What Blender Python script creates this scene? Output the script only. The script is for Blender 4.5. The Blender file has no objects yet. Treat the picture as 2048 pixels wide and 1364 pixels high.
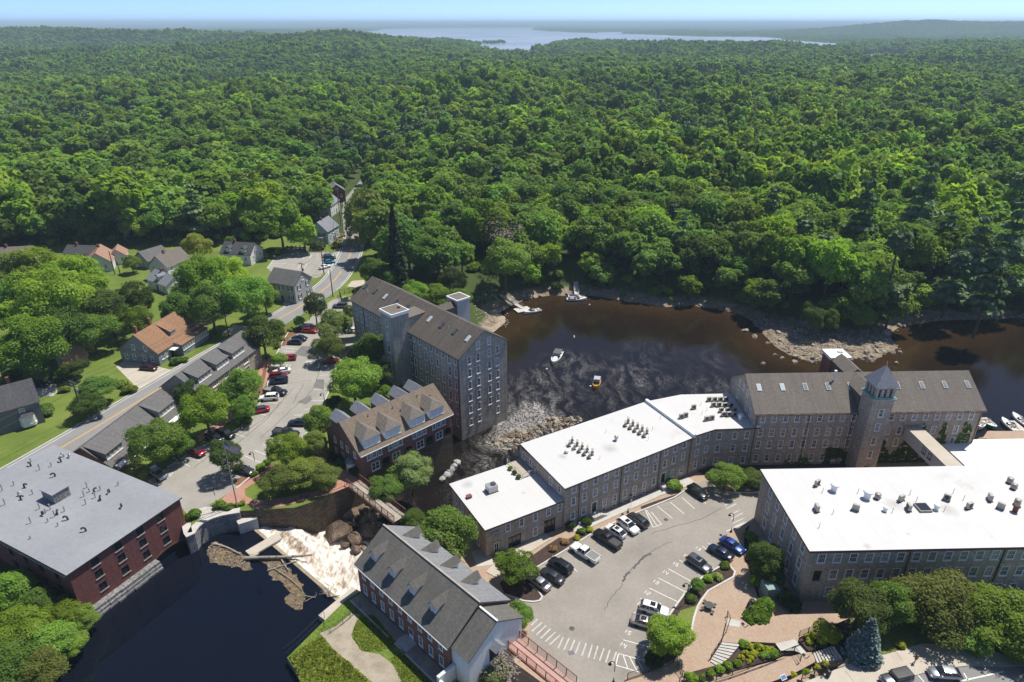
import bpy,bmesh,math,random
import numpy as np
from mathutils import Vector,Matrix
R = math.radians
rnd = random.Random(7)
nrs = np.random.RandomState(11)
scene = bpy.context.scene
# camera
CAMH = 89.0
PITCH = math.atan((682 - 46) / 1340.0)
cam = bpy.data.cameras.new('camera');camo = bpy.data.objects.new('camera',cam)
scene.collection.objects.link(camo);scene.camera = camo
camo.location = (0,0,CAMH);camo.rotation_euler = (math.pi / 2 - PITCH,0,0)
cam.sensor_width = 36;cam.lens = 36 * 1340 / 2048.0
cam.clip_start = 1;cam.clip_end = 80000
# sky, sun, exposure
SUN_EL,SUN_AZ = 63.0,37.0                      # azimuth of the sun counted from +X towards +Y
w = bpy.data.worlds.new('World');scene.world = w;w.use_nodes = True
nt = w.node_tree
sky = nt.nodes.new('ShaderNodeTexSky');sky.sky_type = 'NISHITA';sky.sun_disc = False
sky.sun_elevation = R(SUN_EL);sky.sun_rotation = R(90 - SUN_AZ)
sky.altitude = 50;sky.air_density = 0.22;sky.dust_density = 0.3;sky.ozone_density = 6.0
bg = nt.nodes['Background'];bg.inputs[1].default_value = 0.15
nt.links.new(sky.outputs[0],bg.inputs[0])
sun = bpy.data.lights.new('sun','SUN');sun.energy = 3.2;sun.angle = R(0.53);sun.color = (1.0,0.955,0.88)
suno = bpy.data.objects.new('sun',sun);scene.collection.objects.link(suno)
SD = Vector((math.cos(R(SUN_EL)) * math.cos(R(SUN_AZ)),math.cos(R(SUN_EL)) * math.sin(R(SUN_AZ)),math.sin(R(SUN_EL))))
suno.rotation_euler = SD.to_track_quat('Z','Y').to_euler()
suno.location = (40,40,200)
vs = scene.view_settings
vs.view_transform = 'Standard';vs.look = 'None';vs.exposure = 0.86;vs.gamma = 1;vs.use_curve_mapping = False
# surveying helpers: a sight line through the lens met with a level
def ray(px,py):
 x = (px - 1024) / 1340.0;y = -(py - 682) / 1340.0
 return Vector((x,math.cos(PITCH) + y * math.sin(PITCH),-math.sin(PITCH) + y * math.cos(PITCH)))
def G(px,py,z=0.0):
 d = ray(px,py);t = (z - CAMH) / d.z
 return Vector((d.x * t,d.y * t,z))
def zm(x0,y0,s):
 return lambda x,y: (x0 + x / s,y0 + y / s)
z1 = zm(200,600,4.012);z2 = zm(600,540,3.788);z3 = zm(0,880,2.818);z4 = zm(380,860,3.788);z5 = zm(560,1020,3.413)
z6 = zm(880,760,3.103);z7 = zm(1440,680,3.368);z8 = zm(0,680,4.8725);z9 = zm(1440,900,3.368);zr = zm(1000,960,3.376)
zf = zm(450,380,4.096);zb = zm(900,380,4.096);zk = zm(1400,380,3.1605);zq = zm(1340,1080,2.8927);zl = zm(0,380,4.096);zo = zm(500,440,7.577)
COL = scene.collection
# objects
def tag(o,label=None,cat=None,group=None,kind=None):
 if label: o['label'] = label
 if cat: o['category'] = cat
 if group: o['group'] = group
 if kind: o['kind'] = kind
 return o
def empty(name,loc=(0,0,0),rz=0.0,label=None,cat=None,group=None,sc=1.0):
 o = bpy.data.objects.new(name,None);COL.objects.link(o)
 o.empty_display_size = 0.3
 o.location = loc;o.rotation_euler = (0,0,rz)
 o.scale = (sc,sc,sc)
 return tag(o,label,cat,group)
def new_obj(name,me,parent=None,loc=(0,0,0),rot=(0,0,0),sc=(1,1,1)):
 o = bpy.data.objects.new(name,me);COL.objects.link(o)
 o.parent = parent;o.location = loc;o.rotation_euler = rot;o.scale = sc
 return o
def copy_tree(o,parent=None):
 c = o.copy();COL.objects.link(c);c.parent = parent
 for ch in list(o.children): copy_tree(ch,c)
 return c
class MB:
 """collects faces; build() makes ONE mesh with box-projected metre UVs"""
 def __init__(s): s.v = [];s.f = [];s.sm = []
 def face(s,pts,smooth=False):
  n = len(s.v);s.v.extend([tuple(p) for p in pts]);s.f.append(tuple(range(n,n + len(pts))));s.sm.append(smooth);return s
 def mesh(s,vs_,fs,smooth=False):
  n = len(s.v);s.v.extend([tuple(p) for p in vs_])
  for f in fs: s.f.append(tuple(i + n for i in f));s.sm.append(smooth)
  return s
 def box(s,c,d,rz=0.0,rx=0.0,ry=0.0,taper=1.0):
  hx,hy,hz = d[0] / 2,d[1] / 2,d[2] / 2
  vs_ = [Vector((x * (taper if z > 0 else 1),y * (taper if z > 0 else 1),z)) for z in (-hz,hz) for x,y in ((-hx,-hy),(hx,-hy),(hx,hy),(-hx,hy))]
  if rz or rx or ry:
   m = Matrix.Rotation(rz,3,'Z') @ Matrix.Rotation(ry,3,'Y') @ Matrix.Rotation(rx,3,'X');vs_ = [m @ v for v in vs_]
  vs_ = [v + Vector(c) for v in vs_]
  return s.mesh(vs_,[(3,2,1,0),(4,5,6,7),(0,1,5,4),(1,2,6,5),(2,3,7,6),(3,0,4,7)])
 def b2(s,a,b):
  return s.box([(a[i] + b[i]) / 2 for i in range(3)],[abs(b[i] - a[i]) for i in range(3)])
 def prism(s,poly,z0,z1,cap_bottom=False,top=True):
  n = len(poly)
  if sum(poly[i][0] * poly[(i + 1) % n][1] - poly[(i + 1) % n][0] * poly[i][1] for i in range(n)) < 0: poly = poly[::-1]
  a = [(p[0],p[1],z0) for p in poly];b = [(p[0],p[1],z1) for p in poly]
  if top: s.face(b)
  if cap_bottom: s.face(a[::-1])
  for i in range(n):
   j = (i + 1) % n;s.face([a[i],a[j],b[j],b[i]])
  return s
 def tube(s,pts,r,n=6,smooth=True,caps=True):
  pts = [Vector(p) for p in pts];rs = r if isinstance(r,(list,tuple)) else [r] * len(pts)
  rings = [];up = None
  for i,p in enumerate(pts):
   t = (pts[min(i + 1,len(pts) - 1)] - pts[max(i - 1,0)]).normalized()
   if up is None: up = Vector((0,0,1)) if abs(t.z) < 0.9 else Vector((1,0,0))
   a = t.cross(up).normalized();b = a.cross(t).normalized();up = b
   rings.append([p + (a * math.cos(2 * math.pi * k / n) + b * math.sin(2 * math.pi * k / n)) * rs[i] for k in range(n)])
  vs_ = [v for rg in rings for v in rg];fs = []
  for i in range(len(pts) - 1):
   for k in range(n):
    fs.append((i * n + k,i * n + (k + 1) % n,(i + 1) * n + (k + 1) % n,(i + 1) * n + k))
  s.mesh(vs_,fs,smooth)
  if caps: s.face(rings[0]);s.face(rings[-1][::-1])
  return s
 def lathe(s,prof,n=12,c=(0,0,0),smooth=True):
  vs_ = [];fs = []
  for r,z in prof:
   for k in range(n):
    a = 2 * math.pi * k / n;vs_.append((c[0] + r * math.cos(a),c[1] + r * math.sin(a),c[2] + z))
  for i in range(len(prof) - 1):
   for k in range(n): fs.append((i * n + k,i * n + (k + 1) % n,(i + 1) * n + (k + 1) % n,(i + 1) * n + k))
  s.mesh(vs_,fs,smooth)
  s.face([vs_[k] for k in range(n)][::-1]);s.face([vs_[(len(prof) - 1) * n + k] for k in range(n)])
  return s
 def data(s,name,m=None):
  me = bpy.data.meshes.new(name);me.from_pydata(s.v,[],s.f)
  if any(s.sm): me.polygons.foreach_set('use_smooth',s.sm)
  autouv(me)
  if m: me.materials.append(m)
  return me
 def build(s,name,m,parent=None,loc=(0,0,0),rot=(0,0,0)):
  return new_obj(name,s.data(name,m),parent,loc,rot)
def autouv(me):
 nl = len(me.loops)
 if not nl: return
 me.update()
 co = np.empty(len(me.vertices) * 3);me.vertices.foreach_get('co',co);co = co.reshape(-1,3)
 lv = np.empty(nl,dtype=np.int32);me.loops.foreach_get('vertex_index',lv)
 npo = len(me.polygons);nm = np.empty(npo * 3);me.polygons.foreach_get('normal',nm);nm = nm.reshape(-1,3)
 lt = np.empty(npo,dtype=np.int32);me.polygons.foreach_get('loop_total',lt)
 n = np.repeat(nm,lt,axis=0);p = co[lv]
 flat = np.abs(n[:,2]) > 0.97
 hl = np.maximum(np.hypot(n[:,0],n[:,1]),1e-6)
 tx,ty = -n[:,1] / hl,n[:,0] / hl
 u = np.where(flat,p[:,0],p[:,0] * tx + p[:,1] * ty)
 sx,sy,sz = -n[:,2] * n[:,0] / hl,-n[:,2] * n[:,1] / hl,hl
 v = np.where(flat,p[:,1],p[:,0] * sx + p[:,1] * sy + p[:,2] * sz)
 uv = me.uv_layers.new(name='UVMap');uv.data.foreach_set('uv',np.stack([u,v],1).ravel().astype(np.float32))
def strip(pts,wd,z=None):
 """left and right edges of a band wd wide along a polyline"""
 P = [Vector(p) for p in pts];L_ = [];R_ = []
 for i,p in enumerate(P):
  t = (P[min(i + 1,len(P) - 1)] - P[max(i - 1,0)]);t.z = 0;t.normalize();n = Vector((-t.y,t.x,0))
  L_.append(p + n * wd / 2);R_.append(p - n * wd / 2)
 return L_,R_
def smooth_line(pts,sub=4):
 P = [Vector(p) for p in pts];out = []
 for i in range(len(P) - 1):
  p0,p1,p2,p3 = P[max(i - 1,0)],P[i],P[i + 1],P[min(i + 2,len(P) - 1)]
  for k in range(sub):
   t = k / sub
   out.append(0.5 * ((2 * p1) + (p2 - p0) * t + (2 * p0 - 5 * p1 + 4 * p2 - p3) * t * t + (3 * p1 - p0 - 3 * p2 + p3) * t ** 3))
 return out + [P[-1]]
def band(mb,pts,wd,dz=0.0):
 a,b = strip(pts,wd)
 for i in range(len(a) - 1):
  mb.face([b[i] + Vector((0,0,dz)),b[i + 1] + Vector((0,0,dz)),a[i + 1] + Vector((0,0,dz)),a[i] + Vector((0,0,dz))])
 return mb
def sheet(name,pts,z,m,kind='structure',th=0.0):
 mb = MB();poly = [(p[0],p[1]) for p in pts]
 n = len(poly)
 if sum(poly[i][0] * poly[(i + 1) % n][1] - poly[(i + 1) % n][0] * poly[i][1] for i in range(n)) < 0: poly = poly[::-1]
 if th: mb.prism(poly,z - th,z)
 else: mb.face([(p[0],p[1],z) for p in poly])
 o = mb.build(name,m)
 if kind: o['kind'] = kind
 return o
def inpoly(x,y,poly):
 x = np.asarray(x);y = np.asarray(y);c = np.zeros(x.shape,bool);n = len(poly);j = n - 1
 for i in range(n):
  xi,yi = poly[i][0],poly[i][1];xj,yj = poly[j][0],poly[j][1]
  if yi != yj: c ^= ((yi > y) != (yj > y)) & (x < (xj - xi) * (y - yi) / (yj - yi) + xi)
  j = i
 return c
def dist_line(x,y,pts,closed=False):
 d = np.full(np.shape(x),1e9);n = len(pts)
 for i in range(n if closed else n - 1):
  ax,ay = pts[i][0],pts[i][1];bx,by = pts[(i + 1) % n][0],pts[(i + 1) % n][1]
  l2 = (bx - ax) ** 2 + (by - ay) ** 2 + 1e-9
  t = np.clip(((x - ax) * (bx - ax) + (y - ay) * (by - ay)) / l2,0,1)
  d = np.minimum(d,np.hypot(x - ax - t * (bx - ax),y - ay - t * (by - ay)))
 return d
def vnoise(x,y,s=1.0,seed=0):
 x = np.asarray(x) / s;y = np.asarray(y) / s
 xi = np.floor(x).astype(np.int64);yi = np.floor(y).astype(np.int64);fx = x - xi;fy = y - yi
 fx = fx * fx * (3 - 2 * fx);fy = fy * fy * (3 - 2 * fy)
 def h(a,b):
  n = (a * 374761393 + b * 668265263 + seed * 974711) & 0x7fffffff;n = ((n ^ (n >> 13)) * 1274126177) & 0x7fffffff
  return ((n ^ (n >> 16)) & 0xffff) / 65535.0
 return (h(xi,yi) * (1 - fx) + h(xi + 1,yi) * fx) * (1 - fy) + (h(xi,yi + 1) * (1 - fx) + h(xi + 1,yi + 1) * fx) * fy
# materials
def mk(name):
 m = bpy.data.materials.new(name);m.use_nodes = True
 return m,m.node_tree,m.node_tree.nodes['Principled BSDF']
def nd(nt,typ,props=None,**inp):
 n = nt.nodes.new(typ)
 for k,v in (props or {}).items(): setattr(n,k,v)
 for k,v in inp.items():
  k = k.replace('_',' ')
  s = n.inputs[int(k)] if k.isdigit() else n.inputs[k]
  if isinstance(v,bpy.types.NodeSocket): nt.links.new(v,s)
  else: s.default_value = v
 return n
def c4(c): return (c[0],c[1],c[2],1)
def ramp(nt,fac,stops):
 r = nt.nodes.new('ShaderNodeValToRGB');e = r.color_ramp.elements
 while len(e) < len(stops): e.new(0.5)
 for i,(p,c) in enumerate(stops): e[i].position = p;e[i].color = c4(c) if not isinstance(c,(int,float)) else (c,c,c,1)
 nt.links.new(fac,r.inputs[0]);return r.outputs[0]
def mixc(nt,f,a,b,mode='MIX'):
 n = nt.nodes.new('ShaderNodeMix');n.data_type = 'RGBA';n.blend_type = mode
 for s,v in ((n.inputs[0],f),(n.inputs[6],a),(n.inputs[7],b)):
  if isinstance(v,bpy.types.NodeSocket): nt.links.new(v,s)
  elif isinstance(v,(int,float)): s.default_value = v
  else: s.default_value = c4(v)
 return n.outputs[2]
def coord(nt,kind='Object'):
 if kind == 'World': return nt.nodes.new('ShaderNodeNewGeometry').outputs['Position']
 return nt.nodes.new('ShaderNodeTexCoord').outputs[kind]
def noise(nt,co,scale,detail=4,rough=0.55):
 return nd(nt,'ShaderNodeTexNoise',Vector=co,Scale=scale,Detail=detail,Roughness=rough).outputs['Fac']
def bump(nt,bs,h,strength=0.4,dist=0.05):
 b = nd(nt,'ShaderNodeBump',Strength=strength,Distance=dist,Height=h);nt.links.new(b.outputs[0],bs.inputs['Normal'])
def plain(name,c,rough=0.6,metal=0.0,spec=0.5,var=0.0,vs_=3.0):
 m,t,b = mk(name);b.inputs['Base Color'].default_value = c4(c);b.inputs['Roughness'].default_value = rough
 b.inputs['Metallic'].default_value = metal;b.inputs['Specular IOR Level'].default_value = spec
 if var:
  f = noise(t,coord(t),vs_,5);t.links.new(ramp(t,f,[(0.3,[x * (1 - var) for x in c]),(0.7,[min(1,x * (1 + var)) for x in c])]),b.inputs['Base Color'])
 return m
def noisy(name,stops,scale,rough=0.9,scale2=None,bmp=0.0,kind='World',amt2=0.35,spec=0.2,bdist=0.05):
 """stops over a large noise, multiplied by a fine noise"""
 m,t,b = mk(name);co = coord(t,kind);f = noise(t,co,scale,6,0.6);col = ramp(t,f,stops)
 if scale2:
  g = noise(t,co,scale2,4,0.7);col = mixc(t,1.0,col,ramp(t,g,[(0.25,1 - amt2),(0.75,1 + amt2)]),'MULTIPLY')
  if bmp: bump(t,b,g,bmp,bdist)
 t.links.new(col,b.inputs['Base Color']);b.inputs['Roughness'].default_value = rough;b.inputs['Specular IOR Level'].default_value = spec
 return m
def masonry(name,c1,c2,mort,bw,bh,ms,patch,dirt=0.35,bmp=0.6,squash=1.0,offs=0.5,pscale=0.25,streak=0.25):
 m,t,b = mk(name);uv = coord(t,'UV')
 wob = nd(t,'ShaderNodeTexNoise',Vector=uv,Scale=1.3,Detail=2)
 vv = nd(t,'ShaderNodeVectorMath',{'operation': 'MULTIPLY_ADD'},**{'0': wob.outputs['Color'],'1': (bh * 0.25,bh * 0.25,0),'2': uv}).outputs[0]
 br = nd(t,'ShaderNodeTexBrick',{'offset': offs,'squash': squash},Vector=vv,Color1=c4(c1),Color2=c4(c2),Mortar=c4(mort),Scale=1.0,Mortar_Size=ms,Mortar_Smooth=0.3,Bias=0.0,Brick_Width=bw,Row_Height=bh)
 f = noise(t,uv,pscale,5,0.65);col = mixc(t,ramp(t,f,[(0.35,0.0),(0.7,0.8)]),br.outputs['Color'],patch)
 g = noise(t,uv,2.4,5,0.7);col = mixc(t,1.0,col,ramp(t,g,[(0.25,1 - dirt),(0.75,1 + dirt)]),'MULTIPLY')
 sv = nd(t,'ShaderNodeMapping',Vector=uv,Scale=(1.6,0.09,1)).outputs[0]
 s2 = noise(t,sv,1.0,3,0.6);col = mixc(t,1.0,col,ramp(t,s2,[(0.3,1 - streak),(0.65,1.0)]),'MULTIPLY')
 t.links.new(col,b.inputs['Base Color']);b.inputs['Roughness'].default_value = 0.9;b.inputs['Specular IOR Level'].default_value = 0.15
 hh = nd(t,'ShaderNodeMath',{'operation': 'SUBTRACT'},**{'0': g,'1': br.outputs['Fac']}).outputs[0]
 bump(t,b,hh,bmp,0.06)
 return m
def shingle(name,c,patch,streak=0.3,rows=0.22,bw=0.5):
 return masonry(name,[x * 1.12 for x in c],[x * 0.86 for x in c],[x * 0.66 for x in c],bw,rows,0.018,patch,0.22,0.35,pscale=0.14,streak=streak)
MAT = {}
MAT['stone_dark'] = masonry('granite_weathered',(0.52,0.47,0.39),(0.31,0.29,0.25),(0.60,0.56,0.49),1.15,0.46,0.04,(0.36,0.305,0.25),0.30)
MAT['stone_mill'] = masonry('granite_rubble',(0.51,0.445,0.355),(0.30,0.27,0.225),(0.54,0.485,0.41),0.95,0.40,0.035,(0.37,0.31,0.255),0.30)
MAT['stone_big'] = masonry('fieldstone_walling',(0.55,0.46,0.355),(0.27,0.24,0.205),(0.53,0.49,0.41),0.62,0.30,0.035,(0.38,0.32,0.25),0.35)
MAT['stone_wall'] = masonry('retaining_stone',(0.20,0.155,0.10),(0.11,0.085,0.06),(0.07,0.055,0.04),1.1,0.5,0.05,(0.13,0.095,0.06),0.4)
MAT['stone_grey'] = masonry('grey_ledge_stone',(0.36,0.36,0.35),(0.22,0.22,0.22),(0.08,0.08,0.08),1.0,0.4,0.06,(0.30,0.29,0.27),0.4,1.0)
MAT['cut_stone'] = noisy('cut_granite',[(0.3,(0.27,0.25,0.22)),(0.7,(0.40,0.37,0.33))],1.5,0.85,9.0,0.2,'Object')
MAT['stucco'] = masonry('tower_stone',(0.50,0.475,0.42),(0.38,0.36,0.32),(0.51,0.485,0.43),0.8,0.34,0.02,(0.32,0.30,0.265),0.25)
MAT['brick'] = masonry('red_brick',(0.285,0.105,0.075),(0.175,0.065,0.05),(0.28,0.215,0.18),0.22,0.075,0.009,(0.28,0.13,0.095),0.3,0.3)
MAT['brick_old'] = masonry('old_mill_brick',(0.205,0.068,0.058),(0.125,0.045,0.044),(0.20,0.14,0.13),0.23,0.08,0.010,(0.20,0.07,0.05),0.38,0.35,pscale=0.12)
MAT['slate_brown'] = shingle('brown_grey_shingles',(0.155,0.13,0.108),(0.115,0.105,0.09),0.3)
MAT['slate_tan'] = shingle('tan_grey_shingles',(0.205,0.178,0.150),(0.165,0.15,0.13),0.2)
MAT['slate_brown2'] = shingle('weathered_brown_shingles',(0.225,0.175,0.13),(0.17,0.14,0.105),0.2)
MAT['slate_grey'] = shingle('grey_shingles',(0.17,0.165,0.16),(0.135,0.13,0.125),0.2)
MAT['slate_dark'] = shingle('dark_grey_shingles',(0.10,0.10,0.102),(0.075,0.075,0.08),0.2)
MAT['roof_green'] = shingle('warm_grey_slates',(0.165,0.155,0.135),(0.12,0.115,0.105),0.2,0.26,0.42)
MAT['roof_green_l'] = shingle('pale_or_sunlit_slates',(0.235,0.24,0.24),(0.20,0.205,0.21),0.15,0.26,0.42)
MAT['roof_rust'] = shingle('rust_brown_shingles',(0.33,0.185,0.105),(0.26,0.16,0.10),0.2)
MAT['roof_blue'] = shingle('slate_blue_shingles',(0.25,0.26,0.29),(0.21,0.22,0.25),0.1)
def membrane(name,base,stain,soot):
 m,t,b = mk(name);co = coord(t,'Object');f = noise(t,co,0.16,6,0.65)
 col = ramp(t,f,[(0.35,base),(0.62,[x * 0.97 for x in base]),(0.80,stain)])
 sm_ = nd(t,'ShaderNodeSeparateXYZ',Vector=co)
 sw = nd(t,'ShaderNodeMath',{'operation': 'PINGPONG'},**{'0': sm_.outputs[0],'1': 1.5}).outputs[0]
 col = mixc(t,1.0,col,ramp(t,sw,[(0.0,0.86),(0.02,0.86),(0.04,1.0)]),'MULTIPLY')
 cf = nd(t,'ShaderNodeVectorMath',{'operation': 'MULTIPLY'},**{'0': co,'1': (1,1,0)}).outputs[0]
 for (x,y,r) in soot:
  d = nd(t,'ShaderNodeVectorMath',{'operation': 'DISTANCE'},**{'0': cf,'1': (x,y,0)}).outputs['Value']
  n2 = noise(t,co,1.1,5);d2 = nd(t,'ShaderNodeMath',{'operation': 'MULTIPLY_ADD'},**{'0': n2,'1': r * 0.9,'2': d}).outputs[0]
  col = mixc(t,ramp(t,nd(t,'ShaderNodeMath',{'operation': 'DIVIDE'},**{'0': d2,'1': r * 1.5}).outputs[0],[(0.15,0.75),(0.95,0.0)]),col,(0.30,0.28,0.25))
 t.links.new(col,b.inputs['Base Color']);b.inputs['Roughness'].default_value = 0.6;b.inputs['Specular IOR Level'].default_value = 0.25
 bump(t,b,noise(t,co,3.0,3),0.1,0.03)
 return m
MAT['white'] = plain('white_paint',(0.78,0.78,0.76),0.5)
MAT['white_trim'] = plain('white_window_frame',(0.76,0.76,0.74),0.45)
MAT['glass'] = plain('window_glass',(0.022,0.026,0.03),0.06,0,0.6)
MAT['glass_blind'] = plain('window_with_blind',(0.22,0.215,0.20),0.12,0,0.5)
MAT['glass_mid'] = plain('window_with_curtain',(0.08,0.08,0.08),0.10,0,0.5)
MAT['glass_sky'] = plain('skylight_glass',(0.07,0.085,0.10),0.08,0,0.8)
MAT['glass_pale'] = plain('pale_skylight',(0.42,0.52,0.50),0.2,0,0.6)
MAT['black'] = plain('black_metal',(0.022,0.022,0.024),0.5)
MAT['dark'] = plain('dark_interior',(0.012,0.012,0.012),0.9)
MAT['rustred'] = plain('rust_red_paint',(0.22,0.055,0.035),0.6,var=0.2)
MAT['rustbrown'] = plain('rusted_steel',(0.11,0.045,0.03),0.7,var=0.25)
MAT['steel'] = plain('galvanised_steel',(0.42,0.43,0.44),0.4,0.6,var=0.12)
MAT['acmetal'] = plain('condenser_casing',(0.36,0.34,0.29),0.5,0.2,var=0.15)
MAT['greenmetal'] = plain('green_enclosure',(0.20,0.29,0.26),0.6,var=0.1)
MAT['copper'] = plain('green_copper',(0.22,0.36,0.30),0.6,var=0.15)
MAT['clap_green'] = masonry('greygreen_clapboard',(0.25,0.30,0.31),(0.22,0.27,0.28),(0.15,0.18,0.19),4.0,0.13,0.012,(0.23,0.28,0.29),0.08,0.2,streak=0.08)
MAT['clap_grey'] = masonry('grey_clapboard',(0.17,0.185,0.19),(0.155,0.165,0.17),(0.10,0.11,0.11),4.0,0.13,0.012,(0.15,0.16,0.165),0.08,0.2,streak=0.08)
MAT['clap_white'] = masonry('white_clapboard',(0.74,0.74,0.72),(0.70,0.70,0.68),(0.5,0.5,0.5),4.0,0.14,0.012,(0.70,0.70,0.68),0.05,0.2,streak=0.08)
MAT['clap_blue'] = masonry('pale_blue_clapboard',(0.50,0.60,0.66),(0.47,0.56,0.62),(0.34,0.42,0.46),4.0,0.14,0.012,(0.47,0.56,0.62),0.05,0.2,streak=0.08)
MAT['clap_lgrey'] = masonry('light_grey_clapboard',(0.40,0.41,0.41),(0.37,0.38,0.38),(0.25,0.26,0.26),4.0,0.14,0.012,(0.37,0.38,0.38),0.05,0.2,streak=0.08)
MAT['siding'] = masonry('ribbed_pale_siding',(0.50,0.53,0.54),(0.47,0.50,0.51),(0.36,0.38,0.39),0.3,6.0,0.02,(0.48,0.50,0.50),0.06,0.2,streak=0.1)
MAT['tanwall'] = plain('tan_siding',(0.33,0.28,0.21),0.8,var=0.08)
MAT['redbarn'] = plain('dark_red_boards',(0.15,0.025,0.022),0.8,var=0.15)
MAT['asphalt'] = noisy('worn_asphalt',[(0.30,(0.235,0.215,0.185)),(0.52,(0.282,0.258,0.222)),(0.75,(0.312,0.286,0.25))],0.16,0.92,2.6,0.15,amt2=0.12,bdist=0.01)
MAT['asphalt_l'] = noisy('pale_worn_asphalt',[(0.30,(0.26,0.245,0.215)),(0.52,(0.315,0.296,0.262)),(0.75,(0.35,0.328,0.29))],0.16,0.92,2.6,0.15,amt2=0.12,bdist=0.01)
MAT['asphalt_patch'] = noisy('asphalt_patch',[(0.3,(0.15,0.142,0.132)),(0.7,(0.19,0.18,0.168))],0.6,0.92,6.0,0.2,amt2=0.14)
MAT['road'] = noisy('road_asphalt',[(0.3,(0.215,0.212,0.205)),(0.7,(0.262,0.258,0.248))],0.2,0.92,5.0,0.2,amt2=0.10)
MAT['crack'] = plain('crack_sealer',(0.085,0.08,0.075),0.9)
MAT['line'] = plain('white_road_paint',(0.66,0.65,0.61),0.7,var=0.14,vs_=1.5)
MAT['yellow'] = plain('yellow_road_paint',(0.62,0.36,0.06),0.7,var=0.1)
MAT['blueline'] = plain('blue_road_paint',(0.10,0.22,0.45),0.7)
MAT['concrete'] = noisy('concrete',[(0.3,(0.42,0.40,0.36)),(0.7,(0.52,0.50,0.455))],0.5,0.9,7.0,0.15,amt2=0.14)
MAT['concrete_tan'] = noisy('tan_concrete',[(0.3,(0.42,0.37,0.30)),(0.7,(0.50,0.45,0.37))],0.5,0.9,7.0,0.15,amt2=0.12)
MAT['kerb'] = noisy('granite_kerb',[(0.3,(0.46,0.45,0.42)),(0.7,(0.56,0.55,0.52))],0.7,0.85,8.0,0.1,amt2=0.15)
MAT['paver'] = masonry('brick_pavers',(0.44,0.315,0.225),(0.35,0.245,0.175),(0.30,0.23,0.17),0.24,0.12,0.012,(0.42,0.325,0.245),0.16,0.2,streak=0.04)
MAT['paver_red'] = masonry('red_brick_pavers',(0.46,0.225,0.165),(0.36,0.175,0.13),(0.34,0.20,0.155),0.24,0.12,0.012,(0.44,0.255,0.20),0.16,0.2,streak=0.04)
MAT['mulch'] = noisy('bark_mulch',[(0.3,(0.045,0.032,0.025)),(0.7,(0.075,0.052,0.04))],1.2,0.95,9.0,0.5,amt2=0.4)
MAT['mulch_red'] = noisy('red_bark_mulch',[(0.3,(0.16,0.075,0.04)),(0.7,(0.22,0.12,0.07))],1.2,0.95,9.0,0.5,amt2=0.35)
MAT['grass'] = noisy('mown_grass',[(0.25,(0.085,0.125,0.022)),(0.5,(0.125,0.175,0.03)),(0.78,(0.19,0.215,0.055))],0.10,0.95,3.5,0.6,amt2=0.32,bdist=0.08)
MAT['grass_wild'] = noisy('rough_grass',[(0.25,(0.07,0.12,0.018)),(0.5,(0.12,0.185,0.025)),(0.78,(0.185,0.22,0.045))],0.35,0.95,2.2,1.0,amt2=0.45,bdist=0.3)
MAT['gravel'] = noisy('pale_gravel',[(0.25,(0.24,0.205,0.155)),(0.6,(0.36,0.315,0.24))],0.6,0.95,6.0,0.6,amt2=0.3)
MAT['sand'] = noisy('river_sand',[(0.25,(0.20,0.155,0.10)),(0.6,(0.36,0.30,0.21))],0.3,0.95,4.0,0.4,amt2=0.25)
MAT['rock'] = noisy('shore_rock',[(0.25,(0.19,0.155,0.115)),(0.5,(0.33,0.285,0.22)),(0.75,(0.47,0.41,0.325))],0.45,0.9,3.5,0.7,amt2=0.28,bdist=0.15)
MAT['rock_brown'] = noisy('brown_ledge_rock',[(0.25,(0.07,0.048,0.034)),(0.5,(0.16,0.115,0.08)),(0.8,(0.30,0.225,0.16))],0.30,0.8,1.6,0.9,amt2=0.4,bdist=0.4)
MAT['rock_grey'] = noisy('grey_riprap',[(0.25,(0.25,0.25,0.245)),(0.7,(0.44,0.43,0.41))],0.7,0.9,3.5,0.7,amt2=0.28,bdist=0.15)
MAT['bark'] = noisy('bark',[(0.3,(0.07,0.055,0.042)),(0.7,(0.14,0.115,0.09))],2.0,0.95,9.0,0.6,'Object')
MAT['deadwood'] = noisy('bleached_driftwood',[(0.3,(0.20,0.165,0.125)),(0.7,(0.40,0.35,0.28))],1.2,0.9,9.0,0.4,amt2=0.3)
MAT['wood'] = noisy('grey_deck_wood',[(0.3,(0.33,0.28,0.225)),(0.7,(0.44,0.385,0.32))],0.9,0.85,8.0,0.2,amt2=0.15)
MAT['wood_pink'] = noisy('red_stained_deck',[(0.3,(0.42,0.26,0.21)),(0.7,(0.52,0.34,0.28))],0.6,0.85,7.0,0.15,amt2=0.12)
MAT['polewood'] = noisy('creosoted_pole',[(0.3,(0.075,0.06,0.05)),(0.7,(0.14,0.115,0.095))],1.2,0.95,9.0,0.3)
MAT['rubber'] = plain('tyre_rubber',(0.018,0.018,0.018),0.85)
MAT['rim'] = plain('alloy_rim',(0.36,0.36,0.37),0.3,0.8)
MAT['carglass'] = plain('car_glass',(0.018,0.021,0.025),0.04,0,0.7)
MAT['headlamp'] = plain('headlamp_lens',(0.65,0.67,0.70),0.15,0.3)
MAT['taillamp'] = plain('tail_lamp_lens',(0.30,0.012,0.012),0.25)
MAT['plastic'] = plain('dark_plastic',(0.03,0.03,0.032),0.6)
MAT['gelcoat'] = plain('white_gelcoat',(0.76,0.76,0.75),0.25)
MAT['canvas'] = plain('dark_canvas',(0.10,0.10,0.10),0.9)
MAT['vinyl'] = plain('cream_vinyl',(0.55,0.49,0.40),0.6)
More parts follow.
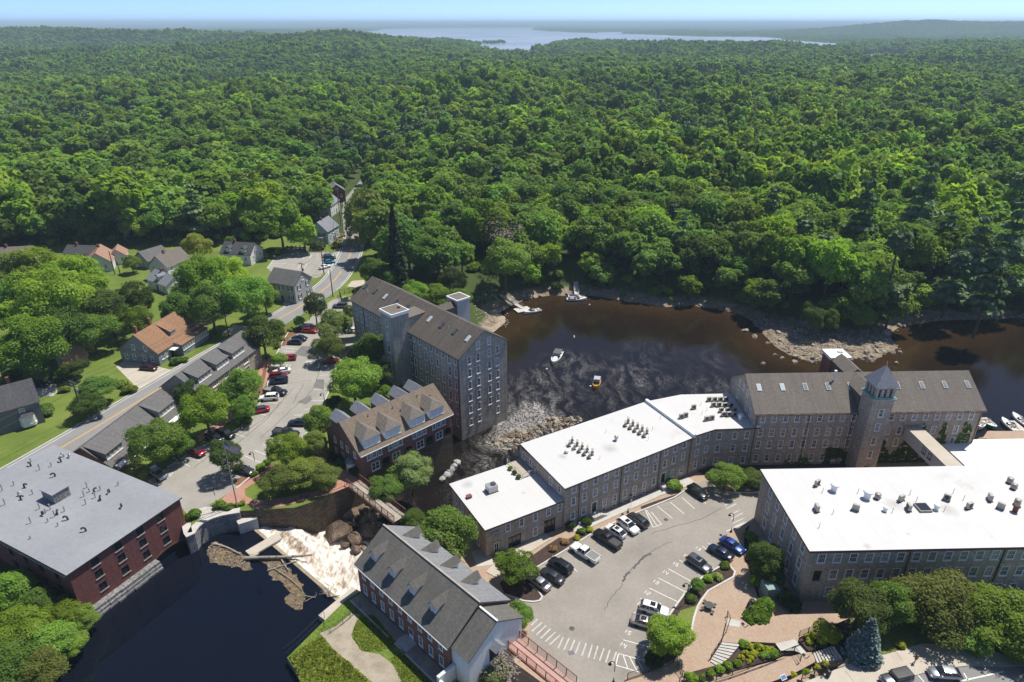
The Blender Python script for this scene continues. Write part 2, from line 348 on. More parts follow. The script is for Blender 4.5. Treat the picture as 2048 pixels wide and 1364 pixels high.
def paint(name,c,metal=0.3,rough=0.28):
 m,t,b = mk(name);b.inputs['Base Color'].default_value = c4(c);b.inputs['Metallic'].default_value = metal;b.inputs['Roughness'].default_value = rough
 b.inputs['Coat Weight'].default_value = 0.7;b.inputs['Coat Roughness'].default_value = 0.05
 return m
PAINT = {'red': paint('red_car_paint',(0.38,0.012,0.018)),'darkred': paint('dark_red_car_paint',(0.20,0.01,0.018)),'white': paint('white_car_paint',(0.76,0.76,0.75),0.0),'black': paint('black_car_paint',(0.012,0.012,0.013),0.2),
  'navy': paint('navy_car_paint',(0.018,0.028,0.06),0.4),'blue': paint('blue_car_paint',(0.02,0.06,0.27),0.4),'grey': paint('grey_car_paint',(0.13,0.135,0.145),0.6),'silver': paint('silver_car_paint',(0.42,0.43,0.44),0.7),
  'beige': paint('beige_car_paint',(0.50,0.46,0.38),0.5),'charcoal': paint('charcoal_car_paint',(0.045,0.046,0.05),0.5),'sky': paint('bright_blue_car_paint',(0.03,0.25,0.42),0.3),'maroon': paint('maroon_car_paint',(0.055,0.012,0.018),0.4),'yellow': paint('yellow_boat_paint',(0.62,0.33,0.02),0.0)}
def leafmat(name,dark,light,trans=0.52,huev=0.028,valv=0.34):
 m = bpy.data.materials.new(name);m.use_nodes = True;t = m.node_tree
 t.nodes.remove(t.nodes['Principled BSDF']);out = t.nodes['Material Output']
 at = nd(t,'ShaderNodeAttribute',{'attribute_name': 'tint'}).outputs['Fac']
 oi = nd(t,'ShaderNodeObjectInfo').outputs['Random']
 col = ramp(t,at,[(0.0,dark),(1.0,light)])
 hv = nd(t,'ShaderNodeMapRange',Value=oi);hv.inputs['To Min'].default_value = 0.5 - huev;hv.inputs['To Max'].default_value = 0.5 + huev * 0.1
 r2 = nd(t,'ShaderNodeMath',{'operation': 'MULTIPLY'},**{'0': oi,'1': 7.31}).outputs[0];r2 = nd(t,'ShaderNodeMath',{'operation': 'FRACT'},**{'0': r2}).outputs[0]
 vv = nd(t,'ShaderNodeMapRange',Value=r2);vv.inputs['To Min'].default_value = 1 - valv;vv.inputs['To Max'].default_value = 1 + valv
 hs = nd(t,'ShaderNodeHueSaturation',Color=col,Hue=hv.outputs[0],Value=vv.outputs[0]).outputs[0]
 wn = noise(t,coord(t,'World'),0.011,3);hs = mixc(t,1.0,hs,ramp(t,wn,[(0.32,(0.74,0.80,0.95)),(0.5,(1.0,1.0,1.0)),(0.68,(1.22,1.16,0.95))]),'MULTIPLY')
 d = nd(t,'ShaderNodeBsdfDiffuse',Color=hs);tr = nd(t,'ShaderNodeBsdfTranslucent',Color=mixc(t,1.0,hs,(1.15,1.2,0.6),'MULTIPLY'))
 gl = nd(t,'ShaderNodeBsdfGlossy',Color=(0.8,0.85,0.8,1),Roughness=0.45)
 mx = nd(t,'ShaderNodeMixShader',Fac=trans);t.links.new(d.outputs[0],mx.inputs[1]);t.links.new(tr.outputs[0],mx.inputs[2])
 m2 = nd(t,'ShaderNodeMixShader',Fac=0.008);t.links.new(mx.outputs[0],m2.inputs[1]);t.links.new(gl.outputs[0],m2.inputs[2])
 t.links.new(m2.outputs[0],out.inputs[0])
 return m
LEAF = {'green': leafmat('broadleaf_foliage',(0.075,0.15,0.028),(0.222,0.385,0.066)),'bright': leafmat('bright_foliage',(0.105,0.205,0.024),(0.27,0.44,0.05)),
  'olive': leafmat('olive_foliage',(0.1,0.145,0.03),(0.25,0.315,0.07)),'pine': leafmat('pine_needles',(0.0648,0.1215,0.0513),(0.1688,0.2633,0.1148),0.15),'spruce': leafmat('dark_spruce_needles',(0.0216,0.0459,0.0216),(0.0675,0.1148,0.0432),0.1),
  'blue': leafmat('blue_spruce_needles',(0.05,0.085,0.085),(0.21,0.28,0.27),0.1,0.005,0.05),'yellow': leafmat('yellow_green_foliage',(0.2025,0.2565,0.0203),(0.513,0.54,0.0405),0.34,0.01,0.1),'willow': leafmat('willow_foliage',(0.1215,0.1688,0.0405),(0.27,0.3172,0.081),0.34,0.01,0.08),
  'dark': leafmat('dark_shrub_foliage',(0.0459,0.0837,0.0216),(0.1215,0.189,0.0405)),'grey': leafmat('grey_bare_twigs',(0.15,0.125,0.105),(0.27,0.235,0.20),0.1,0.01,0.1),'pale': leafmat('pale_green_foliage',(0.135,0.1958,0.0607),(0.324,0.405,0.1485)),'maroon': leafmat('maroon_foliage',(0.045,0.014,0.014),(0.11,0.03,0.03),0.2,0.01,0.1),
  'ivy': leafmat('ivy_foliage',(0.0405,0.0743,0.0135),(0.1148,0.1755,0.027),0.2),'weed': leafmat('meadow_foliage',(0.12,0.19,0.02),(0.27,0.34,0.05),0.3,0.02,0.2),'rusty': leafmat('rusty_shrub_foliage',(0.22,0.12,0.05),(0.42,0.27,0.13),0.3,0.01,0.1)}
def water(name,deep,shallow,ripple,rs=1.0,foam=True,rough=0.06):
 m,t,b = mk(name);co = coord(t,'World')
 sh = nd(t,'ShaderNodeAttribute',{'attribute_name': 'shallow'}).outputs['Fac']
 n0 = noise(t,co,0.09,4);s2 = nd(t,'ShaderNodeMath',{'operation': 'MULTIPLY_ADD'},**{'0': n0,'1': 0.30,'2': sh}).outputs[0]
 col = ramp(t,s2,[(0.12,deep),(0.60,[(a + c) * 0.42 for a,c in zip(deep,shallow)]),(1.1,shallow)])
 b.inputs['Roughness'].default_value = rough;b.inputs['IOR'].default_value = 1.33;b.inputs['Specular IOR Level'].default_value = 0.5
 if foam:
  fo = nd(t,'ShaderNodeAttribute',{'attribute_name': 'foam'}).outputs['Fac']
  wv = nd(t,'ShaderNodeTexNoise',Vector=co,Scale=0.07,Detail=3).outputs['Color']
  cw = nd(t,'ShaderNodeVectorMath',{'operation': 'MULTIPLY_ADD'},**{'0': wv,'1': (11,11,0),'2': co}).outputs[0]
  ml = lambda a,b: nd(t,'ShaderNodeMath',{'operation': 'MULTIPLY','use_clamp': True},**{'0': a,'1': b}).outputs[0]
  veil = ramp(t,noise(t,nd(t,'ShaderNodeMapping',Vector=cw,Rotation=(0,0,0.6),Scale=(1.0,0.38,1)).outputs[0],0.42,5,0.6),[(0.42,0.0),(0.56,0.45),(0.68,1.0)])
  fine = ramp(t,noise(t,nd(t,'ShaderNodeMapping',Vector=cw,Rotation=(0,0,0.6),Scale=(1.0,0.6,1)).outputs[0],2.2,5,0.75),[(0.40,0.0),(0.64,1.0)])
  rap = ramp(t,fo,[(0.5,0.0),(0.95,0.5)])
  mask = ml(ml(fo,1.15),ml(nd(t,'ShaderNodeMath',{'operation': 'MAXIMUM'},**{'0': veil,'1': rap}).outputs[0],fine))
  col = mixc(t,mask,col,(0.74,0.70,0.64))
  t.links.new(ramp(t,mask,[(0.0,rough),(0.5,0.7)]),b.inputs['Roughness'])
 t.links.new(col,b.inputs['Base Color'])
 h = noise(t,nd(t,'ShaderNodeMapping',Vector=co,Rotation=(0,0,-0.5),Scale=(1.0,0.5,1)).outputs[0],1.1 * rs,4,0.6)
 bump(t,b,h,ripple,0.12)
 return m
MAT['river'] = water('tidal_river_water',(0.0075,0.006,0.0055),(0.036,0.020,0.008),0.24)
MAT['pond'] = water('mill_pond_water',(0.0035,0.0055,0.0125),(0.02,0.014,0.006),0.025,0.6,False,0.02)
MAT['bay'] = noisy('bay_water',[(0.38,(0.24,0.29,0.35)),(0.62,(0.40,0.45,0.50))],0.0016,0.3,spec=0.5)  # pale tone and lighter bands paint the sky glare into the water colour
MAT['wood_pale'] = noisy('pale_dock_boards',[(0.3,(0.52,0.49,0.44)),(0.7,(0.62,0.59,0.54))],0.9,0.8,8.0,0.2,amt2=0.12)
MAT['line_worn'] = plain('worn_road_paint',(0.46,0.45,0.42),0.8,var=0.2,vs_=1.5)
def foam_mat():
 m,t,b = mk('white_water');uv = coord(t,'UV');co = coord(t,'World')
 mp = nd(t,'ShaderNodeMapping',Vector=co,Rotation=(0,0,R(40)),Scale=(1.0,0.35,0.35)).outputs[0]
 f = noise(t,mp,1.3,7,0.72);at = nd(t,'ShaderNodeAttribute',{'attribute_name': 'foam'}).outputs['Fac']
 ff = nd(t,'ShaderNodeMath',{'operation': 'MULTIPLY_ADD'},**{'0': at,'1': 0.5,'2': f}).outputs[0]
 col = ramp(t,ff,[(0.42,(0.045,0.032,0.022)),(0.57,(0.34,0.26,0.18)),(0.69,(0.62,0.58,0.51)),(0.88,(0.84,0.83,0.80))])
 t.links.new(col,b.inputs['Base Color']);b.inputs['Roughness'].default_value = 0.5
 bump(t,b,noise(t,co,2.2,6,0.7),0.8,0.25)
 return m
MAT['foam'] = foam_mat()
def ground_mat():
 m,t,b = mk('woodland_floor');co = coord(t,'World')
 f = noise(t,co,0.05,6);col = ramp(t,f,[(0.3,(0.035,0.05,0.018)),(0.55,(0.06,0.085,0.022)),(0.8,(0.085,0.075,0.04))])
 z = nd(t,'ShaderNodeSeparateXYZ',Vector=co).outputs[2]
 g = noise(t,co,0.5,5,0.7);rk = ramp(t,g,[(0.3,(0.12,0.09,0.06)),(0.55,(0.27,0.22,0.155)),(0.8,(0.40,0.34,0.25))])
 zz = nd(t,'ShaderNodeMath',{'operation': 'MULTIPLY_ADD'},**{'0': g,'1': -1.6,'2': z}).outputs[0]
 col = mixc(t,ramp(t,nd(t,'ShaderNodeMath',{'operation': 'MULTIPLY'},**{'0': zz,'1': 0.3}).outputs[0],[(0.15,1.0),(0.45,0.0)]),col,rk)
 t.links.new(col,b.inputs['Base Color']);b.inputs['Roughness'].default_value = 0.95;b.inputs['Specular IOR Level'].default_value = 0.1
 bump(t,b,g,0.7,0.3)
 return m
MAT['ground'] = ground_mat()
def farwood_mat():
 m,t,b = mk('far_woods');co = coord(t,'World')
 f = noise(t,co,0.0016,6,0.65);g = noise(t,co,0.045,4,0.7)
 col = mixc(t,1.0,ramp(t,f,[(0.35,(0.030,0.055,0.018)),(0.6,(0.06,0.095,0.022)),(0.75,(0.085,0.115,0.03))]),ramp(t,g,[(0.3,0.5),(0.7,1.35)]),'MULTIPLY')
 t.links.new(col,b.inputs['Base Color']);b.inputs['Roughness'].default_value = 1.0;b.inputs['Specular IOR Level'].default_value = 0.0
 return m
MAT['farwood'] = farwood_mat()
# building frames (surveyed corners)
class BF:
 def __init__(s,A,B,z,D,L=None,dL=0.0):
  a = G(*A,z);b = G(*B,z);d = b - a;s.ang = math.atan2(d.y,d.x)
  s.u = Vector((math.cos(s.ang),math.sin(s.ang),0));s.v = Vector((-s.u.y,s.u.x,0))
  s.O = Vector((a.x,a.y,0)) - s.u * dL;s.L = (L or d.length) + dL;s.D = D;s.z = z
 def P(s,u,v,z=0.0): q = s.O + s.u * u + s.v * v;return Vector((q.x,q.y,z))
 def loc(s,p): d = Vector((p[0],p[1],0)) - s.O;return d.dot(s.u),d.dot(s.v)
 def poly(s,e=0.0): return [s.P(-e,-e),s.P(s.L + e,-e),s.P(s.L + e,s.D + e),s.P(-e,s.D + e)]
TM = BF(z2(390,222),z2(1205,668),21.8,14.2)
INN = BF(z4(1290,190),(903,826),13.3,13.0)
FB = BF(z5(525,365),z5(1150,930),11.5,11.5)
LO = BF(z6(285,922),z6(780,735),10.5,14.2)
MI = BF(z6(778,665),z6(1570,350),13.5,15.6)
AN = BF(z6(1705,300),z6(1985,290),13.5,14.0)
RM = BF(z7(240,490),z7(1780,465),17.0,15.3)
BB = BF(z9(615,668),(2048,1090),15.0,20.4,L=62.0)
BR = BF(z3(380,750),z3(1010,325),14.0,36.0)
RU = BF(z1(780,735),z1(1280,368),13.4,9.6)
RD = BF(z8(1075,1230),z8(1800,640),12.0,10.6)
# water bodies
W1 = [TM.P(46.6,13.8),TM.P(30,15.5)]
W1 += [G(*zb(x,y),0) for x,y in [(360,1165),(450,1085),(450,1040),(380,1012),(440,980),(505,955),(590,905),(700,885),(830,862),(960,868),(1100,862),(1250,880),(1380,905),(1550,930),(1750,960),(1990,950)]]
W1 += [G(*zk(x,y),0) for x,y in [(100,755),(200,772),(310,820),(380,890),(440,960),(500,1010),(580,1050),(700,1085),(850,1085),(1000,1060),(1100,1085),(1150,1045),(1260,1000),(1200,935),(1250,880),(1400,842),(1600,822),(2048,815)]]
W1 += [G(2250,640,0),G(2700,660,0),G(2900,860,0),G(2200,868,0),G(1992,860,0),RM.P(48.2,8),RM.P(47,14.8),RM.P(1,14.8),AN.P(-2.9,13.6),AN.P(-11.2,11.2),MI.P(0.6,15.2),LO.P(16,13.8),LO.P(0.4,13.8),LO.P(-0.4,8),LO.P(-3,2.0),G(880,1065,0),G(838,1090,0),FB.P(0.5,11),FB.P(0.5,0.5),FB.P(0.5,-1.5)]
DAM_R = G(692,1214,4.6);DAM_L = G(509,1058,4.6)
W1 += [DAM_R + Vector((0,-0.6,0)),DAM_L + Vector((-0.4,-0.4,0))]
W1 += [G(515,1030,8),G(590,1020,8),G(640,1004,8),G(690,979,8),INN.P(0.5,0.5),INN.P(22,0.5),INN.P(22.3,6),TM.P(42,0.6),TM.P(46.6,0.6)]
W1 = [(p[0],p[1]) for p in W1]
PZ = 4.3
RETW = [br for br in [BR.P(BR.L,0.0,8),G(379,1071,8),G(392,1053,8),G(415,1038,8),G(445,1028,8),G(480,1022,8),G(515,1020,8)]]
W2 = [BR.P(-2.5,0.5),BR.P(BR.L,0.4),G(392,1060,8),G(415,1045,8),G(445,1035,8),G(480,1029,8),DAM_L,DAM_R,G(641,1250,5.5),G(576,1314,5.5),G(592,1340,5.5),G(615,1385,5.5),G(640,1600,5.5),G(-260,1700,PZ),G(60,1364,PZ),G(190,1255,PZ)]
W2 = [(p[0],p[1]) for p in W2]
def wpoly(pts,h): return [(G(x,y,h).x,G(x,y,h).y) for x,y in pts]
BAY = [wpoly([(700,71),(728,66),(768,58),(860,56),(1000,55),(1072,55),(1066,60),(1100,63),(1160,65),(1300,69),(1420,74),(1560,79),(1695,88),(1688,98),(1640,110),(1600,112),(1400,100),(1250,94),(1108,93),(1098,103),(1060,112),(1000,114),(950,110),(940,102),(962,95),(930,92),(860,92),(760,88)],0.4),
       wpoly([(1722,110),(1770,107),(1812,110),(1800,134),(1760,134),(1715,128)],0.4),wpoly([(1995,84),(2048,83),(2200,84),(2200,88),(2010,88)],0.4)]
# terrain
HILLS = []
for px,d,amp,rx,ry in [(660,1950,30,260,200),(250,2500,36,800,260),(860,2050,14,190,200),(1840,5600,92,380,500),(1960,5800,66,600,500),(2200,5500,84,900,600),(1700,5900,50,600,400),(-200,2600,38,700,400),(100,5200,30,1500,700),(500,6500,24,1500,900)]:
 fw = 0.903 * d + 37;HILLS.append(((px - 1024) / 1340 * fw,d,amp,rx,ry))
def sst(t): t = np.clip(t,0,1);return t * t * (3 - 2 * t)
PLAT_R = [G(3200,862,4),G(1975,862,4),RM.P(48.0,0),RM.P(47.7,15.3),RM.P(0,15.3),AN.P(-2.9,14.0),AN.P(-11.4,11.4),MI.P(0,15.6),LO.P(16.4,14.2),LO.P(0,14.2),LO.P(-0.6,8),LO.P(-3,2.0),G(880,1060,4),G(838,1085,4),FB.P(0,11.5),FB.P(0,0),FB.P(23,0),G(1000,1500,4),G(3200,1500,4)]
PLAT_L = [INN.P(INN.L,0),INN.P(0,0),G(690,974,8),G(640,999,8),G(590,1015,8)] + RETW[::-1] + [BR.P(BR.L,30),BR.P(-4,34),(-260,60),(-260,300),G(770,470,8),G(800,560,8),TM.P(0,17),TM.P(24,17),TM.P(41,8),TM.P(42,0),INN.P(INN.L,7)]
PLAT_B = [FB.P(-0.2,-2.6),FB.P(-0.2,0.0),FB.P(25,0.0),G(960,1500,5.5),G(660,1600,5.5),G(612,1376,5.5),G(590,1340,5.5),G(574,1315,5.5),G(641,1249,5.5)]
PTP = [G(*zk(x,y),0) for x,y in [(310,820),(380,890),(440,960),(500,1010),(580,1050),(700,1090),(850,1090),(1000,1070),(1100,1095),(1150,1050),(1270,1005),(1200,935),(1100,930),(800,880),(500,820)]];PTP = [(p.x,p.y) for p in PTP]
RC = [(-60,1003),(20,955),(129,891.5),(222,836),(322,775.5),(420,717),(500,672),(560,636),(606,609.5),(655,573),(678,548.5),(699,512),(709,473),(708,455),(704,424),(706,400),(717,385),(745,350)]
ROADP = [(G(x,y,8).x,G(x,y,8).y) for x,y in RC[6:]]
def T(x,y):
 x = np.asarray(x,float);y = np.asarray(y,float);d = np.hypot(x,y)
 far = sst((y - 260) / 700)
 h = 8 + far * (vnoise(x,y,520,3) - 0.42) * 44 + far * (vnoise(x,y,140,5) - 0.5) * 7
 for hx,hy,a,rx,ry in HILLS: h = h + a * np.exp(-((x - hx) / rx) ** 2 - ((y - hy) / ry) ** 2)
 fl = sst((d - 1500) / 2500)
 h = h * (1 - fl * 0.35) + sst((d - 9000) / 22000) * 52
 for b in BAY:
  ins = inpoly(x,y,b);m = (d > 1500)
  if m.any():
   dl = dist_line(x,y,b,True);h = np.where(ins,-6.0,np.where(m,np.minimum(h,3.0 + dl * 0.14),h))
 near = (y < 420)
 if near.any(): h = np.where(near,7.9 + (h - 7.9) * sst((dist_line(x,y,ROADP) - 10) / 20),h)
 if near.any():
  i1 = inpoly(x,y,W1);d1 = dist_line(x,y,W1,True);i2 = inpoly(x,y,W2);d2 = dist_line(x,y,W2,True)
  iR = inpoly(x,y,[(p[0],p[1]) for p in PLAT_R]);iL = inpoly(x,y,[(p[0],p[1]) for p in PLAT_L]);iB = inpoly(x,y,[(p[0],p[1]) for p in PLAT_B])
  nat = 0.05 + (h - 0.05) * sst(d1 / 17) + np.where(d1 < 14,(vnoise(x,y,3.5,9) - 0.5) * 0.9 * np.minimum(1,d1 / 3),0)
  nat = np.where(inpoly(x,y,PTP),np.minimum(nat,0.25 + 0.55 * vnoise(x,y,4.0,13)),nat)
  hh = np.where((y > 120) | (x > 40),nat,h)
  pl = np.where(iL,np.where(d1 > 4.5,7.85,-1.5),hh)
  pl = np.where(iL & (d2 < 4.5),2.0,pl)
  pl = np.where(iR,np.where(d1 > 4.5,3.85,-1.5),pl)
  pl = np.where(iB,np.where(np.minimum(d1,d2) > 4.5,5.3,1.0),pl)
  pl = np.where(i1,-np.minimum(2.5,d1 * 0.25),pl);pl = np.where(i2,2.2,pl)
  pl = np.where(~iL & ~iR & ~iB & ~i1 & (np.minimum(d1,d2) < 9) & (y < 128) & (x < 8),np.where(i2,2.2,-1.0),pl)
  pl = np.where((y < 72) & ~i2 & (x < -60),2.5 + 3.5 * sst(d2 / 8),pl)
  h = np.where(near,pl,h)
 return h
def grid_mesh(name,X,Y,Z_,m,smooth=True):
 nr,nc = X.shape
 me = bpy.data.meshes.new(name);v = np.stack([X,Y,Z_],-1).reshape(-1,3)
 i = np.arange(nr * nc).reshape(nr,nc);f = np.stack([i[:-1,:-1],i[:-1,1:],i[1:,1:],i[1:,:-1]],-1).reshape(-1,4)
 me.vertices.add(len(v));me.vertices.foreach_set('co',v.ravel().astype(np.float32))
 me.loops.add(f.size);me.loops.foreach_set('vertex_index',f.ravel().astype(np.int32))
 me.polygons.add(len(f));me.polygons.foreach_set('loop_start',np.arange(0,f.size,4,dtype=np.int32));me.polygons.foreach_set('loop_total',np.full(len(f),4,np.int32))
 me.polygons.foreach_set('use_smooth',np.full(len(f),smooth));me.update(calc_edges=True);me.validate()
 if m: me.materials.append(m)
 return me
ys = np.concatenate([np.arange(40,430,2.6),np.geomspace(430,3100,110)[1:]])
t_ = np.linspace(-1,1,281)
Y = np.repeat(ys[:,None],281,1);X = t_[None,:] * np.maximum(330,0.98 * ys)[:,None]
Zt = T(X,Y)
tag(new_obj('ground',grid_mesh('ground',X,Y,Zt,MAT['ground'])),kind='structure')
ys = np.geomspace(2700,60000,150);t_ = np.linspace(-1,1,420)
Y = np.repeat(ys[:,None],420,1);X = t_[None,:] * (1.0 * ys)[:,None]
cell = (np.diff(ys,prepend=ys[0] * 0.98))[:,None]
Zf = T(X,Y);Zf = np.where(Zf < 0,Zf,Zf + np.where(Zf > 2.2,9,0) + np.where(Zf > 2.2,(nrs.rand(*Zf.shape) - 0.3) * 9,0))
Zf[0,:] -= 14;Zf[1,:] -= 6
tag(new_obj('hills',grid_mesh('hills',X,Y,Zf,MAT['farwood'],False)),kind='structure')
# river and pond surfaces
def water_sheet(name,poly,z,m,step,shf=None):
 xs = [p[0] for p in poly];ys_ = [p[1] for p in poly]
 ax = np.arange(min(xs) - 3,min(max(xs),330) + 3,step);ay = np.arange(max(min(ys_),40) - 3,max(ys_) + 3,step)
 X,Y = np.meshgrid(ax,ay);me = grid_mesh(name,X,Y,np.full(X.shape,z),m)
 o = new_obj(name,me);o['kind'] = 'structure';return o,X.ravel(),Y.ravel()
river,wx,wy = water_sheet('river',W1,0.0,MAT['river'],2.0)
d1 = dist_line(wx,wy,W1,True)
natural = W1[1:36]
dn = dist_line(wx,wy,natural)
shal = np.exp(-dn / 7.0) * 0.9
for (px,py,r,a) in [(1000,640,16,0.55),(1850,660,26,0.40),(1560,690,18,0.40),(1220,612,22,0.22),(1400,640,24,0.22),(1720,735,16,0.4),(1950,660,24,0.25),(1100,605,20,0.16)]:
 g = G(px,py,0);shal += a * np.exp(-((wx - g.x) ** 2 + (wy - g.y) ** 2) / r ** 2)
foam = np.zeros_like(wx)
for (px,py,r,a) in [(1045,845,5,.8),(1025,862,5,.75),(1066,826,5,.6),(1000,880,4,.6),(985,900,4,.5),(1110,852,5,.4),(1060,805,8,.34),(1075,775,8,.28),(1100,745,6,.27),(1130,720,5,.27),(1160,735,7,.17),(1200,745,10,.17),(1270,745,6,.27),(1240,800,9,.2),(1300,700,8,.15),(1440,720,8,.13),(1440,775,6,.27),(1345,770,8,.16),(1090,820,8,.25),(960,930,5,.3),(930,970,5,.15),(700,1140,9,.9),(760,1060,7,.4)]:
 g = G(px,py,0);a = a * (0.72 if a < 0.4 else 1);foam += a * np.exp(-((wx - g.x) ** 2 + (wy - g.y) ** 2) / r ** 2)
for nm,ar in (('shallow',shal),('foam',foam)):
 river.data.attributes.new(nm,'FLOAT','POINT').data.foreach_set('value',np.clip(ar,0,1).astype(np.float32))
pond = sheet('mill_pond',W2,PZ,MAT['pond'])
bay = sheet('bay',wpoly([(-400,52.5),(2500,52.5),(2500,135),(-400,135)],0.4),0.4,MAT['bay'])
# built-up ground: left terrace, mill yard, grassy bank, street
def platform(name,poly,z,z0,top,side):
 mb = MB();mb.prism([(p[0],p[1]) for p in poly],z0,z,top=False);o = mb.build(name + '_wall',side);o['kind'] = 'structure'
 return sheet(name,poly,z,top)
ZL,ZR,ZB,ZS = 8.0,4.0,5.5,6.4
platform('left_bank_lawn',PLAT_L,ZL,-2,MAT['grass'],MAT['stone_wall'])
platform('mill_yard_paving',PLAT_R,ZR,-2,MAT['paver'],MAT['stone_mill'])
platform('grassy_bank',PLAT_B,ZB,0,MAT['grass_wild'],MAT['stone_grey'])
def GL(pts,z,f=None): return [G(*(f(x,y) if f else (x,y)),z) for x,y in pts]
def lay(name,pts,z,m,kerb=None,n=0,kh=0.13):
 o = sheet(name,pts,z,m)
 return o
def kerb(pts,z,h=0.13,wd=0.28,closed=False,name='kerb'):
 P = [Vector((p[0],p[1],z)) for p in pts]
 if closed: P = P + [P[0]]
 a,b = strip(P,wd);mb = MB();up = Vector((0,0,h))
 for i in range(len(P) - 1):
  mb.face([b[i] + up,b[i + 1] + up,a[i + 1] + up,a[i] + up]);mb.face([a[i],a[i] + up,a[i + 1] + up,a[i + 1]]);mb.face([b[i + 1],b[i + 1] + up,b[i] + up,b[i]])
 mb.face([b[0],b[0] + up,a[0] + up,a[0]]);mb.face([a[-1],a[-1] + up,b[-1] + up,b[-1]])
 o = mb.build(name,MAT['kerb']);o['kind'] = 'structure';return o
def stripe(name,segs,z,wd,m,parent=None):
 """each painted line its own object; segs = list of (p, q)"""
 for p,q in segs:
  mb = MB();P = Vector((p[0],p[1],z));Q = Vector((q[0],q[1],z));band(mb,[P,Q],wd);o = mb.build(name,m);o['kind'] = 'structure'
# road
road_c = smooth_line([G(x,y,ZL) for x,y in RC],5)
rl,rr = strip(road_c,9.0)
sheet('road',rl + rr[::-1],ZL + 0.02,MAT['road'])
kerb(rl[:62],ZL,0.13)
kerb(rr[44:70],ZL,0.13)
for a,b in ((2,27),(34,52),(54,64)):
 c1,c2 = strip(road_c[a:b],0.34)
 for c in (c1,c2):
  mb = MB();band(mb,[p + Vector((0,0,0.024)) for p in c],0.16);o = mb.build('road_centre_line',MAT['yellow']);o['kind'] = 'structure'
for side,a,b in ((1,6,64),(-1,46,60)):
 e1,e2 = strip(road_c,7.4);e = e1 if side > 0 else e2
 mb = MB();band(mb,[p + Vector((0,0,0.024)) for p in e[a:b]],0.14);o = mb.build('road_edge_line',MAT['line']);o['kind'] = 'structure'
# left car park
LOTL = [(640,618),(612,645),(578,662),(562,690),(545,726),(537,756),(533,790),(512,815),(478,858),(440,878),(400,895),(372,912),(335,935),(296,962),(345,1000),(361,1012),(377,1033),(430,1003),(472,978),(500,955),(540,925),(556,900),(600,885),(612,868),(640,825),(655,790),(668,762),(672,735),(690,712),(706,690),(712,640),(712,600),(690,592),(664,600)]
lot_l = GL(LOTL,ZL);sheet('car_park',lot_l,ZL + 0.03,MAT['asphalt_l'])
kerb(GL([(612,645),(578,662),(562,690),(545,726),(537,756),(533,790),(512,815),(478,858),(440,878),(400,895),(372,912),(335,935)],ZL),ZL + 0.03)
kerb(GL([(472,978),(500,955),(540,925),(556,900),(600,885),(612,868),(640,825),(655,790),(668,762),(672,735),(690,712),(706,690)],ZL),ZL + 0.03)
for pl in ([(1550,440),(1690,460),(1705,375),(1620,370)],[(1715,700),(1795,720),(1800,640),(1740,635)],[(1580,820),(1650,838),(1700,805),(1690,765),(1620,800)]):
 sheet('asphalt_patch',GL(pl,ZL,z1),ZL + 0.036,MAT['asphalt_patch'])
sheet('concrete_patch',GL([(1645,515),(1695,520),(1700,490),(1655,487)],ZL,z1),ZL + 0.036,MAT['concrete'])
def cracks(lines,z,wd=0.13):
 for ln in lines:
  P = smooth_line(ln,5);P = [p + Vector((rnd.uniform(-.18,.18),rnd.uniform(-.18,.18),0)) for p in P]
  for p in P: p.z = z
  mb = MB();band(mb,P,wd);o = mb.build('crack_seal',MAT['crack']);o['kind'] = 'structure'
cracks([GL(l,ZL,z1) for l in ([(1100,1150),(1230,1050),(1330,960),(1430,850),(1560,700)],[(1330,672),(1530,668),(1700,640)],[(1690,500),(1760,560),(1740,640),(1690,740),(1560,860),(1450,960),(1300,1100)],[(960,1220),(1080,1110),(1250,1000),(1380,900),(1450,820)],[(1630,670),(1600,740),(1540,830)],[(760,1340),(880,1250),(960,1190)])],ZL + 0.037,0.12)
L1 = [((585,1265),(720,1335)),((670,1215),(800,1290)),((1240,1205),(1360,1255)),((1160,1250),(1305,1312)),((1310,1160),(1420,1205)),((1385,1110),(1470,1140)),((1300,815),(1420,830)),((1345,745),(1450,752)),((1210,905),(1330,925)),((1350,685),(1500,690)),((1760,570),(1880,555)),((1765,605),(1870,598)),((1775,540),(1900,522)),((1710,720),(1890,712)),((1690,810),(1860,805)),((1640,880),(1740,865)),((1560,925),(1700,920)),((1060,1060),(1170,1105)),((1480,385),(1600,395)),((1470,410),(1560,415)),((840,1135),(960,1190)),((1850,90),(1900,55)),((1880,105),(1990,100)),((1850,120),(1970,125)),((1395,525),(1530,520)),((1400,545),(1520,540))]
stripe('parking_line',[(G(*z1(*a),ZL),G(*z1(*b),ZL)) for a,b in L1],ZL + 0.036,0.13,MAT['line'])
for k in range(5):
 stripe('parking_line',[(G(*z1(1395 + k * 28,548),ZL),G(*z1(1420 + k * 28,522),ZL))],ZL + 0.036,0.16,MAT['line'])
stripe('parking_line',[(G(*z8(*a),ZL),G(*z8(*b),ZL)) for a,b in [((1620,1300),(1650,1250)),((1660,1320),(1700,1275)),((1615,1302),(1668,1325)),((1640,1310),(1690,1262))]],ZL + 0.036,0.14,MAT['line'])
